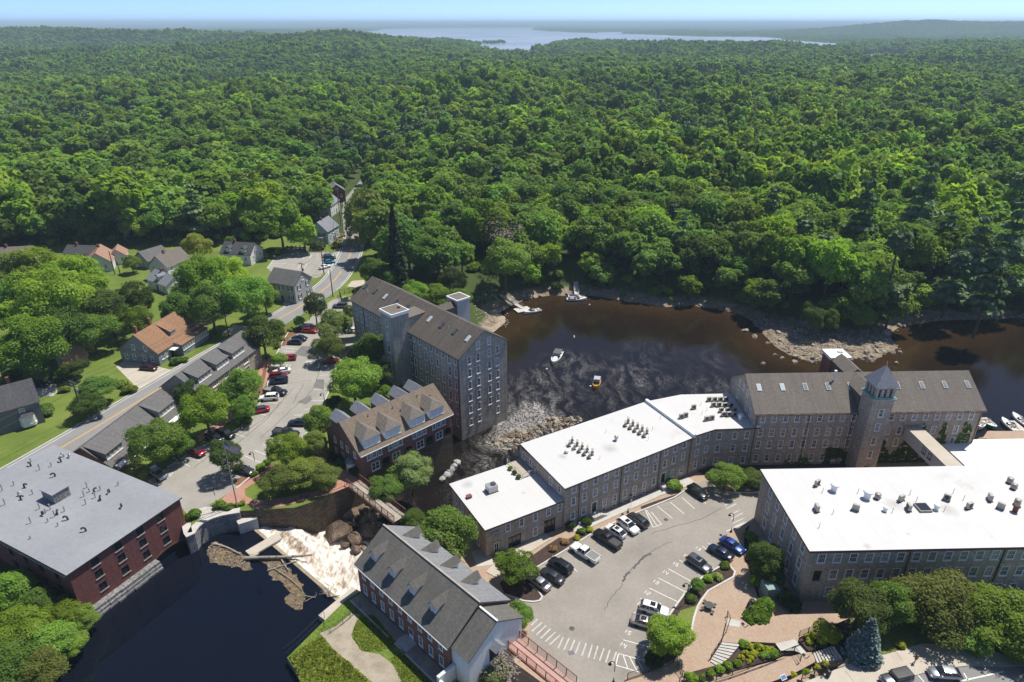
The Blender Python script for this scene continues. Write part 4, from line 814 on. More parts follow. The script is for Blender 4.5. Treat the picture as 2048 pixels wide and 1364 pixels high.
def scatter(name,pts,scl,idx,meshes,label,cat):
 n = len(pts);me = bpy.data.meshes.new(name);me.vertices.add(n);me.vertices.foreach_set('co',pts.ravel().astype(np.float32))
 me.attributes.new('scl','FLOAT_VECTOR','POINT').data.foreach_set('vector',scl.ravel().astype(np.float32))
 me.attributes.new('rotz','FLOAT','POINT').data.foreach_set('value',nrs.uniform(0,6.28,n).astype(np.float32))
 me.attributes.new('pick','INT','POINT').data.foreach_set('value',idx.astype(np.int32))
 me.materials.append(meshes[0].materials[0])
 o = new_obj(name,me);tag(o,label,cat,None,'stuff')
 ng = bpy.data.node_groups.new(name,'GeometryNodeTree');ng.interface.new_socket('Geometry',in_out='INPUT',socket_type='NodeSocketGeometry');ng.interface.new_socket('Geometry',in_out='OUTPUT',socket_type='NodeSocketGeometry')
 gi = ng.nodes.new('NodeGroupInput');go = ng.nodes.new('NodeGroupOutput');iop = ng.nodes.new('GeometryNodeInstanceOnPoints');ci = ng.nodes.new('GeometryNodeCollectionInfo')
 ci.inputs['Collection'].default_value = hidden_collection(name + '_forms',meshes);ci.inputs['Separate Children'].default_value = True;ci.inputs['Reset Children'].default_value = True
 iop.inputs['Pick Instance'].default_value = True
 def att(nm,ty):
  a = ng.nodes.new('GeometryNodeInputNamedAttribute');a.data_type = ty;a.inputs['Name'].default_value = nm;return a.outputs['Attribute']
 cx_ = ng.nodes.new('ShaderNodeCombineXYZ');ng.links.new(att('rotz','FLOAT'),cx_.inputs[2])
 L_ = ng.links.new;L_(gi.outputs[0],iop.inputs['Points']);L_(ci.outputs[0],iop.inputs['Instance']);L_(att('pick','INT'),iop.inputs['Instance Index']);L_(cx_.outputs[0],iop.inputs['Rotation']);L_(att('scl','FLOAT_VECTOR'),iop.inputs['Scale']);L_(iop.outputs[0],go.inputs[0])
 md = o.modifiers.new('scatter','NODES');md.node_group = ng
 return o
mid = jitter(345,900,8.6);mid = mid[wood_ok(mid[:,0],mid[:,1]) & (vnoise(mid[:,0],mid[:,1],45,71) < 0.90)]
rest = np.array([near[i] for i in range(len(near)) if i not in used]).reshape(-1,2)
mid = np.concatenate([rest,mid]);mz = T(mid[:,0],mid[:,1])
def scales(n,lo,hi,P=None):
 s = nrs.uniform(lo,hi,n)
 if P is not None: s = s * (0.72 + 0.5 * vnoise(P[:,0],P[:,1],70,61));return np.stack([s,s,s * nrs.uniform(0.8,1.15,n) * (0.8 + 0.4 * vnoise(P[:,0],P[:,1],110,62))],1)
 return np.stack([s,s,s * nrs.uniform(0.8,1.15,n)],1)
pk = nrs.rand(len(mid)) < conifer_share(mid[:,0],mid[:,1])
P3 = np.stack([mid[:,0],mid[:,1],mz - 0.3],1)
nbm = (~pk).sum();ridx = nrs.choice(8,nbm,p=[.15,.15,.15,.15,.14,.14,.06,.06])
scatter('broadleaf_woods',P3[~pk],scales(nbm,1.0,1.85,P3[~pk]),ridx,MIDB,'deep green broadleaf woods covering the country beyond the river','woods')
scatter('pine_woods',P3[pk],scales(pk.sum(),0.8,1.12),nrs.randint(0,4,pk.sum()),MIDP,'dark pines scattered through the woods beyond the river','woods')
far = jitter(900,3050,10.8,0.82);far = far[wood_ok(far[:,0],far[:,1])];fz = T(far[:,0],far[:,1]);k = fz > 1.5;far,fz = far[k],fz[k]
isl = np.array([[ISLE.x + nrs.randn() * 26,ISLE.y + nrs.randn() * 30] for _ in range(60)]);far = np.concatenate([far,isl]);fz = np.concatenate([fz,np.full(60,0.5)])
pk = nrs.rand(len(far)) < conifer_share(far[:,0],far[:,1]);P3 = np.stack([far[:,0],far[:,1],fz - 0.3],1)
scatter('distant_broadleaf_woods',P3[~pk],scales((~pk).sum(),1.05,1.7,P3[~pk]),nrs.randint(0,4,(~pk).sum()),LOWB,'hazy broadleaf woods stretching to the bay','woods')
scatter('distant_pine_woods',P3[pk],scales(pk.sum(),0.8,1.15),nrs.randint(0,2,pk.sum()),LOWP,'hazy dark pines in the woods near the bay','woods')
und = jitter(120,330,4.2);und = und[wood_ok(und[:,0],und[:,1])];du = dist_line(und[:,0],und[:,1],W1,True);dh = dist_line(und[:,0],und[:,1],HOUSES,True);dr = dist_line(und[:,0],und[:,1],roadpts)
kk = (du < 20) & (nrs.rand(len(und)) < 0.75) | (np.minimum(dh,dr) < 16) & (nrs.rand(len(und)) < 0.5);und = und[kk]
scatter('undergrowth',np.stack([und[:,0],und[:,1],T(und[:,0],und[:,1]) - 0.1],1),scales(len(und),1.3,3.4),nrs.randint(0,4,len(und)),[shrub_mesh('bush_form',700,0.24,LEAF[q]) for q in ('green','bright','green','dark')],'green undergrowth along the river bank and the edges of the woods','undergrowth')
# building kit
WCACHE = {}
def window_data(w_,h_,style='sash',ft=0.12):
 """frame mesh (white) and pane mesh; local x along wall, z up, -y outwards"""
 k = (round(w_,2),round(h_,2),style,ft)
 if k in WCACHE: return WCACHE[k]
 mb = MB();x,z = w_ / 2,h_ / 2;y0,y1 = -0.05,0.10
 o = [(-x,-z),(x,-z),(x,z),(-x,z)];i = [(-x + ft,-z + ft),(x - ft,-z + ft),(x - ft,z - ft),(-x + ft,z - ft)]
 for a in range(4):
  b = (a + 1) % 4
  mb.face([(o[a][0],y0,o[a][1]),(o[b][0],y0,o[b][1]),(i[b][0],y0,i[b][1]),(i[a][0],y0,i[a][1])])
  mb.face([(i[a][0],y0,i[a][1]),(i[b][0],y0,i[b][1]),(i[b][0],y1,i[b][1]),(i[a][0],y1,i[a][1])])
  mb.face([(o[b][0],y0,o[b][1]),(o[a][0],y0,o[a][1]),(o[a][0],y1,o[a][1]),(o[b][0],y1,o[b][1])])
 def bar(x0,z0,x1,z1,y=0.03): mb.face([(x0,y,z0),(x1,y,z0),(x1,y,z1),(x0,y,z1)])
 if style in ('sash','sash12'):
  bar(-x + ft,-0.045,x - ft,0.045)
  nx,nz = (2,3) if style == 'sash' else (3,5)
  for k2 in range(1,nx + 1): xx = -x + ft + (2 * x - 2 * ft) * k2 / (nx + 1);bar(xx - 0.016,-z + ft,xx + 0.016,z - ft,0.04)
  for k2 in range(1,nz + 1):
   zz = -z + ft + (2 * z - 2 * ft) * k2 / (nz + 1);bar(-x + ft,zz - 0.016,x - ft,zz + 0.016,0.041)
 elif style == 'pair': bar(-0.06,-z + ft,0.06,z - ft);bar(-x + ft,-0.04,x - ft,0.04,0.035)
 elif style == 'triple':
  for s in (-1,1): bar(s * x / 3 - 0.06,-z + ft,s * x / 3 + 0.06,z - ft)
  bar(-x + ft,-0.04,x - ft,0.04,0.035)
 if style != 'plain': mb.b2((-x - 0.06,-0.12,-z - 0.10),(x + 0.06,0.05,-z))
 fr = mb.data('window',MAT['white_trim'])
 mp = MB();mp.face([(-x + ft * 0.5,0.07,-z + ft * 0.5),(x - ft * 0.5,0.07,-z + ft * 0.5),(x - ft * 0.5,0.07,z - ft * 0.5),(-x + ft * 0.5,0.07,z - ft * 0.5)])
 WCACHE[k] = (fr,mp.data('pane',MAT['glass']));return WCACHE[k]
def put_window(root,p,ang,w_,h_,style='sash',ft=0.12,name='window',frame=None,glass=None,out=0.0):
 fr,pn = window_data(w_,h_,style,ft)
 q = Vector(p) + Vector((math.sin(ang),-math.cos(ang),0)) * out
 o = new_obj(name,fr,root,q,(0,0,ang));c = new_obj('pane',pn,o)
 if frame: o.data = fr.copy() if False else fr;o.material_slots[0].link = 'OBJECT';o.material_slots[0].material = frame
 if glass is None and style != 'plain': q_ = rnd.random();glass = MAT['glass_blind'] if q_ < 0.16 else MAT['glass_mid'] if q_ < 0.42 else None
 if glass: c.material_slots[0].link = 'OBJECT';c.material_slots[0].material = glass
 return o
def wall_panel(mb,p0,ang,L,z0,z1,holes=(),dep=0.16):
 """flat wall from p0 along ang, outward side to the right; holes = (uc, zc, w, h) cut through with reveals"""
 c,s = math.cos(ang),math.sin(ang)
 def P(u,z,y=0.0): return (p0[0] + c * u - s * y,p0[1] + s * u + c * y,z)
 H = [(max(0,u - a / 2),min(L,u + a / 2),max(z0,z - b / 2),min(z1,z + b / 2)) for u,z,a,b in holes]
 xs = sorted({0.0,L} | {round(q,4) for h in H for q in h[:2]});zs = sorted({z0,z1} | {round(q,4) for h in H for q in h[2:]})
 for i in range(len(xs) - 1):
  run = None
  for j in range(len(zs) - 1):
   xc,zc = (xs[i] + xs[i + 1]) / 2,(zs[j] + zs[j + 1]) / 2
   solid = not any(h[0] < xc < h[1] and h[2] < zc < h[3] for h in H)
   if solid: run = zs[j] if run is None else run
   if run is not None and (not solid or j == len(zs) - 2):
    zt = zs[j] if not solid else zs[j + 1];mb.face([P(xs[i],run),P(xs[i + 1],run),P(xs[i + 1],zt),P(xs[i],zt)]);run = None
 for a,b,d,e in H:
  mb.face([P(a,d),P(a,d,dep),P(a,e,dep),P(a,e)][::-1]);mb.face([P(b,d),P(b,e),P(b,e,dep),P(b,d,dep)][::-1])
  mb.face([P(a,e),P(a,e,dep),P(b,e,dep),P(b,e)][::-1]);mb.face([P(a,d),P(b,d),P(b,d,dep),P(a,d,dep)][::-1])
def walls(bf,z0,z1,front=(),right=(),back=(),left=(),L=None,D=None,x0=0.0,y0=0.0):
 L = L or bf.L;D = D or bf.D;mb = MB()
 wall_panel(mb,(x0,y0),0,L,z0,z1,front);wall_panel(mb,(x0 + L,y0),math.pi / 2,D,z0,z1,right)
 wall_panel(mb,(x0 + L,y0 + D),math.pi,L,z0,z1,back);wall_panel(mb,(x0,y0 + D),-math.pi / 2,D,z0,z1,left)
 return mb
def gable_tri(mb,x,D,ze,zr_,right=True,ym=None,y0=0.0):
 ym = ym if ym is not None else y0 + D / 2;p = [(x,y0,ze),(x,y0 + D,ze),(x,ym,zr_)]
 mb.face(p if right else p[::-1])
def slab(mb,q,th=0.18):
 """roof slab from a quad (counter-clockwise from above), thickened downwards"""
 q = [Vector(p) for p in q];n = (q[1] - q[0]).cross(q[2] - q[0]).normalized();lo = [p - n * th for p in q];k = len(q)
 mb.face(q);mb.face(lo[::-1])
 for i in range(k): j = (i + 1) % k;mb.face([q[i],lo[i],lo[j],q[j]])
def gable_roof(x0,x1,y0,y1,ze,zr_,oh=0.35,oe=0.3,ym=None,th=0.18,lift=0.2):
 ym = ym if ym is not None else (y0 + y1) / 2;mb = MB()
 s1 = (zr_ - ze) / (ym - y0);s2 = (zr_ - ze) / (y1 - ym)
 slab(mb,[(x0 - oe,y0 - oh,ze - s1 * oh + lift),(x1 + oe,y0 - oh,ze - s1 * oh + lift),(x1 + oe,ym,zr_ + lift),(x0 - oe,ym,zr_ + lift)],th)
 slab(mb,[(x1 + oe,y1 + oh,ze - s2 * oh + lift),(x0 - oe,y1 + oh,ze - s2 * oh + lift),(x0 - oe,ym,zr_ + lift),(x1 + oe,ym,zr_ + lift)],th)
 return mb
def root_for(bf,name,label,cat='building',group=None):
 return empty(name,(bf.O.x,bf.O.y,0),bf.ang,label,cat,group)
def win_rows(root,bf,side,us,zs,w_,h_,style='sash',skip=(),ft=0.12,frame=None,glass=None,L=None,D=None,x0=0.0):
 """place windows and return the holes for that wall"""
 L = L or bf.L;D = D or bf.D;holes = []
 for j,z in enumerate(zs):
  for i,u in enumerate(us):
   if (i,j) in skip: continue
   hh = h_ if not isinstance(h_,dict) else h_.get(j,h_[None])
   p,a = {'front': ((x0 + u,0,z),0),'right': ((x0 + L,u,z),math.pi / 2),'back': ((x0 + L - u,D,z),math.pi),'left': ((x0,D - u,z),-math.pi / 2)}[side]
   put_window(root,p,a,w_,hh,style,ft,frame=frame,glass=glass);holes.append((u,z,w_,hh))
 return holes
def skylight(root,p,tilt,axis_ang=0.0,m=None,w_=0.75,h_=1.5):
 mb = MB();mb.box((0,0,0.07),(w_ + 0.14,h_ + 0.14,0.14));o = mb.build('skylight',MAT['black'] if m is None else MAT['white_trim'],root,p);o.rotation_euler = Matrix.Rotation(axis_ang,3,'Z').to_euler() if False else (tilt,0,axis_ang)
 mp = MB();mp.box((0,0,0.15),(w_,h_,0.02));mp.build('pane',m or MAT['glass_sky'],o)
 return o
def downpipe(root,x,y,z0,z1,r=0.07,m='rustbrown'):
 mb = MB();mb.tube([(x,y,z0),(x,y,z1)],r,6);mb.build('downpipe',MAT[m],root)
def hgt(base,top,z0):
 b = G(*base,z0);lo,hi = z0,CAMH
 for _ in range(50):
  m_ = (lo + hi) / 2;zc = m_ - CAMH;fw = b.y * math.cos(PITCH) - zc * math.sin(PITCH);up = b.y * math.sin(PITCH) + zc * math.cos(PITCH)
  if 682 - 1340 * up / fw > top[1]: lo = m_
  else: hi = m_
 return lo
# seven-storey granite mill
r = root_for(TM,'granite_mill','tall seven storey granite mill with brown gable roof standing in the river','mill')
rows = [20.6,17.4,14.2,10.95,7.7,4.4]
cols = [2.2,4.65,7.1,9.6,12.05,14.4,16.9,19.3] + [27.9,29.4,31.75,34.1,36.45,38.75,41.05,43.4,45.75]
sk = {(i,j) for i in range(8) for j in (4,5)} | {(7,j) for j in range(6)} | {(i,5) for i in range(8,12)}
hf = win_rows(r,TM,'front',cols,rows,1.05,2.0,skip=sk | {(15,j) for j in range(6)})
for j,z in enumerate(rows):
 put_window(r,(43.4,0,z - 0.25),0,1.25,2.5,'pair');hf.append((43.4,z - 0.25,1.25,2.5))
gc = [2.85,5.4,8.75,11.2]
hr = win_rows(r,TM,'right',gc,[20.3,17.1,13.85,10.65,7.45],1.05,2.0) + win_rows(r,TM,'right',[2.85,5.4,11.2],[4.0],1.05,1.8)
mb = walls(TM,-2,21.8,hf,hr);gable_tri(mb,TM.L,TM.D,21.8,26.4);gable_tri(mb,0,TM.D,21.8,26.4,False);mb.build('wall',MAT['stone_dark'],r)
for u in (5.35,8.7): put_window(r,(TM.L,u,23.35),math.pi / 2,1.05,2.0,out=0.06)
rf = gable_roof(0,TM.L,0,TM.D,21.8,26.4,0.45,0.35).build('roof',MAT['slate_brown'],r)
sl = math.atan2(4.6,TM.D / 2)
for k,u in enumerate([0.95 + 4.93 * q for q in range(10)]):
 if k == 5: u = 29.6 - 3.0
 skylight(rf,(u,4.1,21.8 + 4.1 * math.tan(sl) + 0.22),sl,m=MAT['glass_pale'] if k in (2,6,9) else None)
for u,v in ((3.8,3.0),(37.5,4.6)):
 m2 = MB();m2.tube([(u,v,23.5),(u,v,25.0)],0.09,6);m2.build('vent_pipe',MAT['white'],rf)
for u in (4.0,9.5,14,19,28,33,38,42): m2 = MB();m2.tube([(u,TM.D / 2,26.5),(u,TM.D / 2,27.0)],0.06,5);m2.build('lightning_rod',MAT['steel'],rf)
for u in (6.0,28.6,46.7): downpipe(r,u,-0.12,1,21.4,0.08,'plastic')
m2 = MB();m2.b2((-0.2,-0.62,21.42),(TM.L + 0.2,-0.47,21.58));m2.build('gutter',MAT['plastic'],r)
# stair tower on the near side
tw = walls(TM,2,27.0,L=4.9,D=4.7,x0=22.6,y0=-4.5,front=[(2.45,z,1.0,1.9) for z in (24.4,21.0,17.6,14.2,10.9)])
o = tw.build('stair_tower',MAT['stucco'],r)
for z in (24.4,21.0): put_window(o,(25.05,-4.5,z),0,1.0,1.9)
for z in (17.6,14.2,10.9): put_window(o,(25.05,-4.5,z),0,1.4,2.0,'pair',out=0.03)
put_window(o,(27.5,-2.4,9.2),math.pi / 2,1.0,1.3,out=0.03)
m2 = MB();m2.b2((22.35,-4.75,26.6),(27.75,0.35,27.35));m2.build('parapet',MAT['white'],o)
m2 = MB();m2.b2((22.65,-4.45,27.2),(27.45,0.05,27.40));m2.build('roof_sheet',MAT['slate_tan'],o)
m2 = MB();m2.b2((24.8,-1.2,27.40),(25.5,-0.8,27.75));m2.build('chimney',MAT['rustbrown'],o)
m2 = MB();m2.face([(22.8,0,21),(22.8,5.0,25.1),(22.8,0.2,25.1)]);m2.face([(27.2,0,21),(27.2,0.2,25.1),(27.2,5.0,25.1)]);m2.build('connector_wall',MAT['stucco'],r)
m2 = MB();slab(m2,[(22.6,0.1,25.15),(27.4,0.1,25.15),(27.4,5.4,25.35),(22.6,5.4,25.35)],0.15);m2.build('connector_roof',MAT['slate_tan'],r)
# elevator tower at the back
o = walls(TM,2,25.2,L=4.2,D=4.0,x0=22.6,y0=15.3).build('lift_tower',MAT['siding'],r)
m2 = MB();m2.b2((22.4,15.1,25.0),(27.0,19.5,25.4));m2.build('parapet',MAT['white'],o)
m2 = MB();m2.b2((22.75,15.45,25.3),(26.65,19.15,25.44));m2.build('roof_sheet',MAT['slate_tan'],o)
m2 = MB();slab(m2,[(22.8,10.0,23.7),(24.8,9.0,24.7),(24.8,15.3,24.7),(22.8,15.3,23.7)][::1],0.12);slab(m2,[(24.8,9.0,24.7),(26.8,10.0,23.7),(26.8,15.3,23.7),(24.8,15.3,24.7)],0.12);m2.build('connector_roof',MAT['slate_brown'],r)
m2 = MB();m2.b2((22.85,11.5,18),(26.75,15.2,23.6));m2.build('connector_wall',MAT['slate_brown'],r)
# brick row by the falls with hipped dormers
r = root_for(INN,'brick_row_house','red brick house with hipped triple dormers between the falls and the granite mill','house')
ZE,ZRG = 13.3,17.75
cc = [3.1,8.05,14.05,19.05]
hf = win_rows(r,INN,'front',[c + d for c in cc for d in (-1.25,0,1.25)],[12.0],1.0,1.5)
hf += win_rows(r,INN,'front',cc,[9.25],1.9,1.9,'pair')
arch = [(u,8.75,1.9,2.7) for u in (5.6,11.0,16.5,21.4)]
hl = win_rows(r,INN,'left',[13 - v for v in (9.75,7.1,5.0,2.15)],[12.25],0.95,1.5) + win_rows(r,INN,'left',[13 - v for v in (9.7,7.1)],[9.5],0.95,1.6)
mb = walls(INN,7.3,ZE,hf + arch,(),(),hl);gable_tri(mb,INN.L,INN.D,ZE,ZRG);gable_tri(mb,0,INN.D,ZE,ZRG,False);mb.build('wall',MAT['brick'],r)
for u,z,a,b in arch:
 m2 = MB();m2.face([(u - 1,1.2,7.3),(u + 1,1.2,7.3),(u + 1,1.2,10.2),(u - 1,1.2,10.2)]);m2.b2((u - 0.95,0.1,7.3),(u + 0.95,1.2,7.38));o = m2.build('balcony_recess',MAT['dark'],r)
 m2 = MB()
 for k in range(9): m2.b2((u - 0.9 + k * 0.22,0.02,7.4),(u - 0.87 + k * 0.22,0.05,8.4))
 m2.b2((u - 0.95,0,8.4),(u + 0.95,0.07,8.46));m2.build('railing',MAT['black'],o)
 m2 = MB();n = 10;pts = [(u + 1.0 * math.cos(math.pi * k / n),-0.04,9.35 + 0.85 * math.sin(math.pi * k / n)) for k in range(n + 1)]
 pts2 = [(u + 1.3 * math.cos(math.pi * k / n),-0.04,9.35 + 1.1 * math.sin(math.pi * k / n)) for k in range(n + 1)]
 for k in range(n): m2.face([pts[k],pts2[k],pts2[k + 1],pts[k + 1]])
 m2.face([(u - 1.0,-0.03,9.35),(u - 1.0,-0.03,10.12),(u - 0.72,-0.03,10.12)]);m2.face([(u + 1.0,-0.03,9.35),(u + 0.72,-0.03,10.12),(u + 1.0,-0.03,10.12)]);m2.build('arch_ring',MAT['brick'],o)
m2 = MB();m2.b2((0.05,0.06,-2),(INN.L - 0.05,INN.D - 0.5,7.3));m2.build('stone_base',MAT['stone_dark'],r)
rf = gable_roof(0,INN.L,0,INN.D,ZE,ZRG,0.45,0.35).build('roof',MAT['slate_brown2'],r)
m2 = MB();m2.b2((-0.2,-0.56,12.98),(INN.L + 0.2,-0.4,13.14));m2.build('gutter',MAT['white'],r)
def hip_dormer(par,u,back=False):
 s = 1 if not back else -1;y = lambda v: v if not back else INN.D - v
 W_,zt,zb = 1.9,15.85,13.75;mb = MB()
 o = MB();o.face([(u - s * W_,y(0.45),zb),(u + s * W_,y(0.45),zb),(u + s * W_,y(0.45),zt),(u - s * W_,y(0.45),zt)]);o.face([(u - s * W_,y(0.45),zb),(u - s * W_,y(0.45),zt),(u - s * W_,y(3.9),zt)]);o.face([(u + s * W_,y(0.45),zb),(u + s * W_,y(3.9),zt),(u + s * W_,y(0.45),zt)])
 d = o.build('dormer',MAT['white'],par)
 e = 0.25;q = [(u - s * (W_ + e),y(0.2),zt),(u + s * (W_ + e),y(0.2),zt),(u + s * (W_ + e),y(4.3),zt),(u - s * (W_ + e),y(4.3),zt)];ap = [(u,y(1.9),17.35),(u,y(6.0),17.35)]
 m3 = MB();m3.face([q[0],q[1],ap[0]]);m3.face([q[1],q[2],ap[1],ap[0]]);m3.face([q[3],q[0],ap[0],ap[1]]);m3.build('dormer_roof',MAT['slate_tan'],d)
 if not back:
  for k in (-1.2,0,1.2): put_window(d,(u + k,0.45,14.8),0,0.98,1.55,out=0.05)
for c in cc: hip_dormer(r,c)
for c in (2.6,7.4,12.2,17.0,21.0):
 m2 = MB();y = INN.D;m2.face([(c - 1.5,y - 0.2,13.4),(c - 1.5,y - 3.4,15.6),(c - 1.5,y - 0.2,15.6)]);m2.face([(c + 1.5,y - 0.2,13.4),(c + 1.5,y - 0.2,15.6),(c + 1.5,y - 3.4,15.6)]);m2.face([(c + 1.5,y - 0.2,13.4),(c - 1.5,y - 0.2,13.4),(c - 1.5,y - 0.2,15.6),(c,y - 0.2,16.9),(c + 1.5,y - 0.2,15.6)])
 d = m2.build('rear_dormer',MAT['slate_tan'],r);m2 = MB();slab(m2,[(c - 1.7,y + 0.1,15.5),(c,y + 0.1,17.05),(c,y - 5.5,17.05),(c - 1.7,y - 3.5,15.5)][::-1],0.12);slab(m2,[(c,y + 0.1,17.05),(c + 1.7,y + 0.1,15.5),(c + 1.7,y - 3.5,15.5),(c,y - 5.5,17.05)][::-1],0.12);m2.build('dormer_roof',MAT['roof_blue'],d)  # blue grey roof colour stands in for the reflected sky
for u,v in ((2.2,3.2),(5.6,5.4),(8.6,4.2),(11.2,5.0),(12.4,4.0),(17.6,5.2),(20.2,4.3)):
 zz = ZE + (ZRG - ZE) * v / (INN.D / 2) + 0.2;m2 = MB();m2.tube([(u,v,zz - 0.2),(u,v,zz + 0.55)],0.09,6);m2.build('vent_pipe',MAT['rustbrown'],rf)
m2 = MB();m2.lathe([(1.15,0),(1.0,0.45),(0.6,0.75),(0.1,0.85)],10);o = m2.build('bay_window_roof',MAT['roof_blue'],r,(-0.35,3.6,10.1));m2 = MB();m2.lathe([(1.0,0),(1.0,2.1)],10);m2.build('bay_window',MAT['white_trim'],r,(-0.3,3.6,8.0))
# brick gatehouse with four dormers a side, beside the falls
r = root_for(FB,'brick_gatehouse','red brick gabled building with pointed white dormers beside the waterfall','building')
ZE,ZRG = 11.5,15.4
c9 = [1.65 + 2.36 * k for k in range(9)]
hf = win_rows(r,FB,'front',c9,[10.2],0.95,1.7) + win_rows(r,FB,'front',[c for k,c in enumerate(c9) if k != 5],[7.15],1.0,1.9)
hf.append((c9[5],6.75,1.1,2.3))
mb = walls(FB,3,ZE,hf);gable_tri(mb,FB.L,FB.D,ZE,ZRG);gable_tri(mb,0,FB.D,ZE,ZRG,False);mb.build('wall',MAT['brick'],r)
m2 = MB();m2.b2((c9[5] - 0.55,0.02,5.62),(c9[5] + 0.55,0.1,7.9));d = m2.build('door',MAT['white'],r)
m2 = MB()
for i in range(2):
 for j in range(3): m2.b2((c9[5] - 0.42 + i * 0.44,-0.01,6.6 + j * 0.38),(c9[5] - 0.04 + i * 0.44,0.02,6.94 + j * 0.38))
m2.build('pane',MAT['glass_sky'],d)
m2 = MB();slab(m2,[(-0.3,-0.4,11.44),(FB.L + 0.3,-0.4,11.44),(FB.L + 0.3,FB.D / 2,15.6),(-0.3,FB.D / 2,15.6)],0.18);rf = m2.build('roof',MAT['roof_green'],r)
m2 = MB();slab(m2,[(FB.L + 0.3,FB.D + 0.4,11.44),(-0.3,FB.D + 0.4,11.44),(-0.3,FB.D / 2,15.6),(FB.L + 0.3,FB.D / 2,15.6)],0.18);rf2 = m2.build('roof',MAT['roof_green_l'],r)  # sunward slope: sunlight put into a paler slate colour
m2 = MB();m2.b2((-0.35,FB.D / 2 - 0.13,15.52),(FB.L + 0.35,FB.D / 2 + 0.13,15.72));m2.build('ridge_cap',MAT['wood'],r)
m2 = MB();m2.b2((-0.2,-0.5,11.2),(FB.L + 0.2,-0.36,11.36));m2.build('gutter',MAT['white'],r)
def point_dormer(par,u,back=False,m='roof_green'):
 s = -1 if back else 1;y = lambda v: FB.D - v if back else v;W_ = 0.62;zb,zt,za = 12.5,14.0,14.75
 o = MB();f = [(u - s * W_,y(1.6),zb),(u + s * W_,y(1.6),zb),(u + s * W_,y(1.6),zt),(u,y(1.6),za),(u - s * W_,y(1.6),zt)];o.face(f);o.face([(u - s * W_,y(1.6),zb),(u - s * W_,y(1.6),zt),(u - s * W_,y(3.8),zt)]);o.face([(u + s * W_,y(1.6),zb),(u + s * W_,y(3.8),zt),(u + s * W_,y(1.6),zt)])
 d = o.build('dormer',MAT['white'],par)
 m3 = MB();e = 0.18
 for sg in (-1,1):
  q = [(u,y(1.35),za + 0.1),(u + sg * (W_ + e),y(1.35),zt - 0.12),(u + sg * (W_ + e),y(3.7),zt - 0.12),(u,y(4.9),za + 0.1)]
  if (sg > 0) == back: q = q[::-1]
  slab(m3,q[::-1],0.1)
 m3.build('dormer_roof',MAT[m],d)
 put_window(d,(u,y(1.6),13.25),math.pi if back else 0,0.75,1.25,'sash',0.08,out=0.04)
for u in (2.5,7.35,12.2,17.1): point_dormer(r,u)
for u in (3.2,7.9,12.6,17.3): point_dormer(r,u,True,'roof_green')
# white annex with the covered entrance
mb = walls(FB,3,11.2,L=3.6,D=10.3,x0=FB.L,y0=0.5,right=[(4.6,9.0,1.5,2.6)]);gable_tri(mb,FB.L + 3.6,10.3,11.2,14.5,y0=0.5);an_ = mb.build('annex_wall',MAT['clap_white'],r)
gable_roof(FB.L + 0.32,FB.L + 3.6,0.5,10.8,11.2,14.5,0.3,0.2).build('annex_roof',MAT['roof_green'],r)
m2 = MB();m2.b2((FB.L - 0.1,FB.D / 2 + 0.1,14.66),(FB.L + 3.85,FB.D / 2 - 0.15,14.86));m2.build('ridge_cap',MAT['white'],r)
m2 = MB();x0 = FB.L + 3.6;slab(m2,[(x0,4.2,10.6),(x0,5.2,11.5),(x0 + 1.5,5.2,11.5),(x0 + 1.5,4.2,10.6)][::-1],0.08);slab(m2,[(x0,5.2,11.5),(x0,6.2,10.6),(x0 + 1.5,6.2,10.6),(x0 + 1.5,5.2,11.5)][::-1],0.08);m2.build('entrance_roof',MAT['steel'],r)
m2 = MB();m2.b2((x0 - 0.05,4.3,7.7),(x0 + 0.02,6.1,10.4));m2.build('entrance',MAT['dark'],r)
m2 = MB();m2.b2((FB.L + 0.3,-2.6,3.5),(FB.L + 0.8,0.4,8.2));m2.b2((FB.L + 0.8,-2.6,3.5),(FB.L + 5.0,-2.2,7.6));m2.build('retaining_wall',MAT['clap_white'],r)
m2 = MB()
for k in range(3): m2.b2((c9[5] - 1.3,-1.6 - k * 0.35,ZB),(c9[5] + 1.3,-0.02 if k == 0 else -1.6 - (k - 1) * 0.35,ZB + 0.34 - k * 0.11))
m2.build('door_step',MAT['concrete'],r)
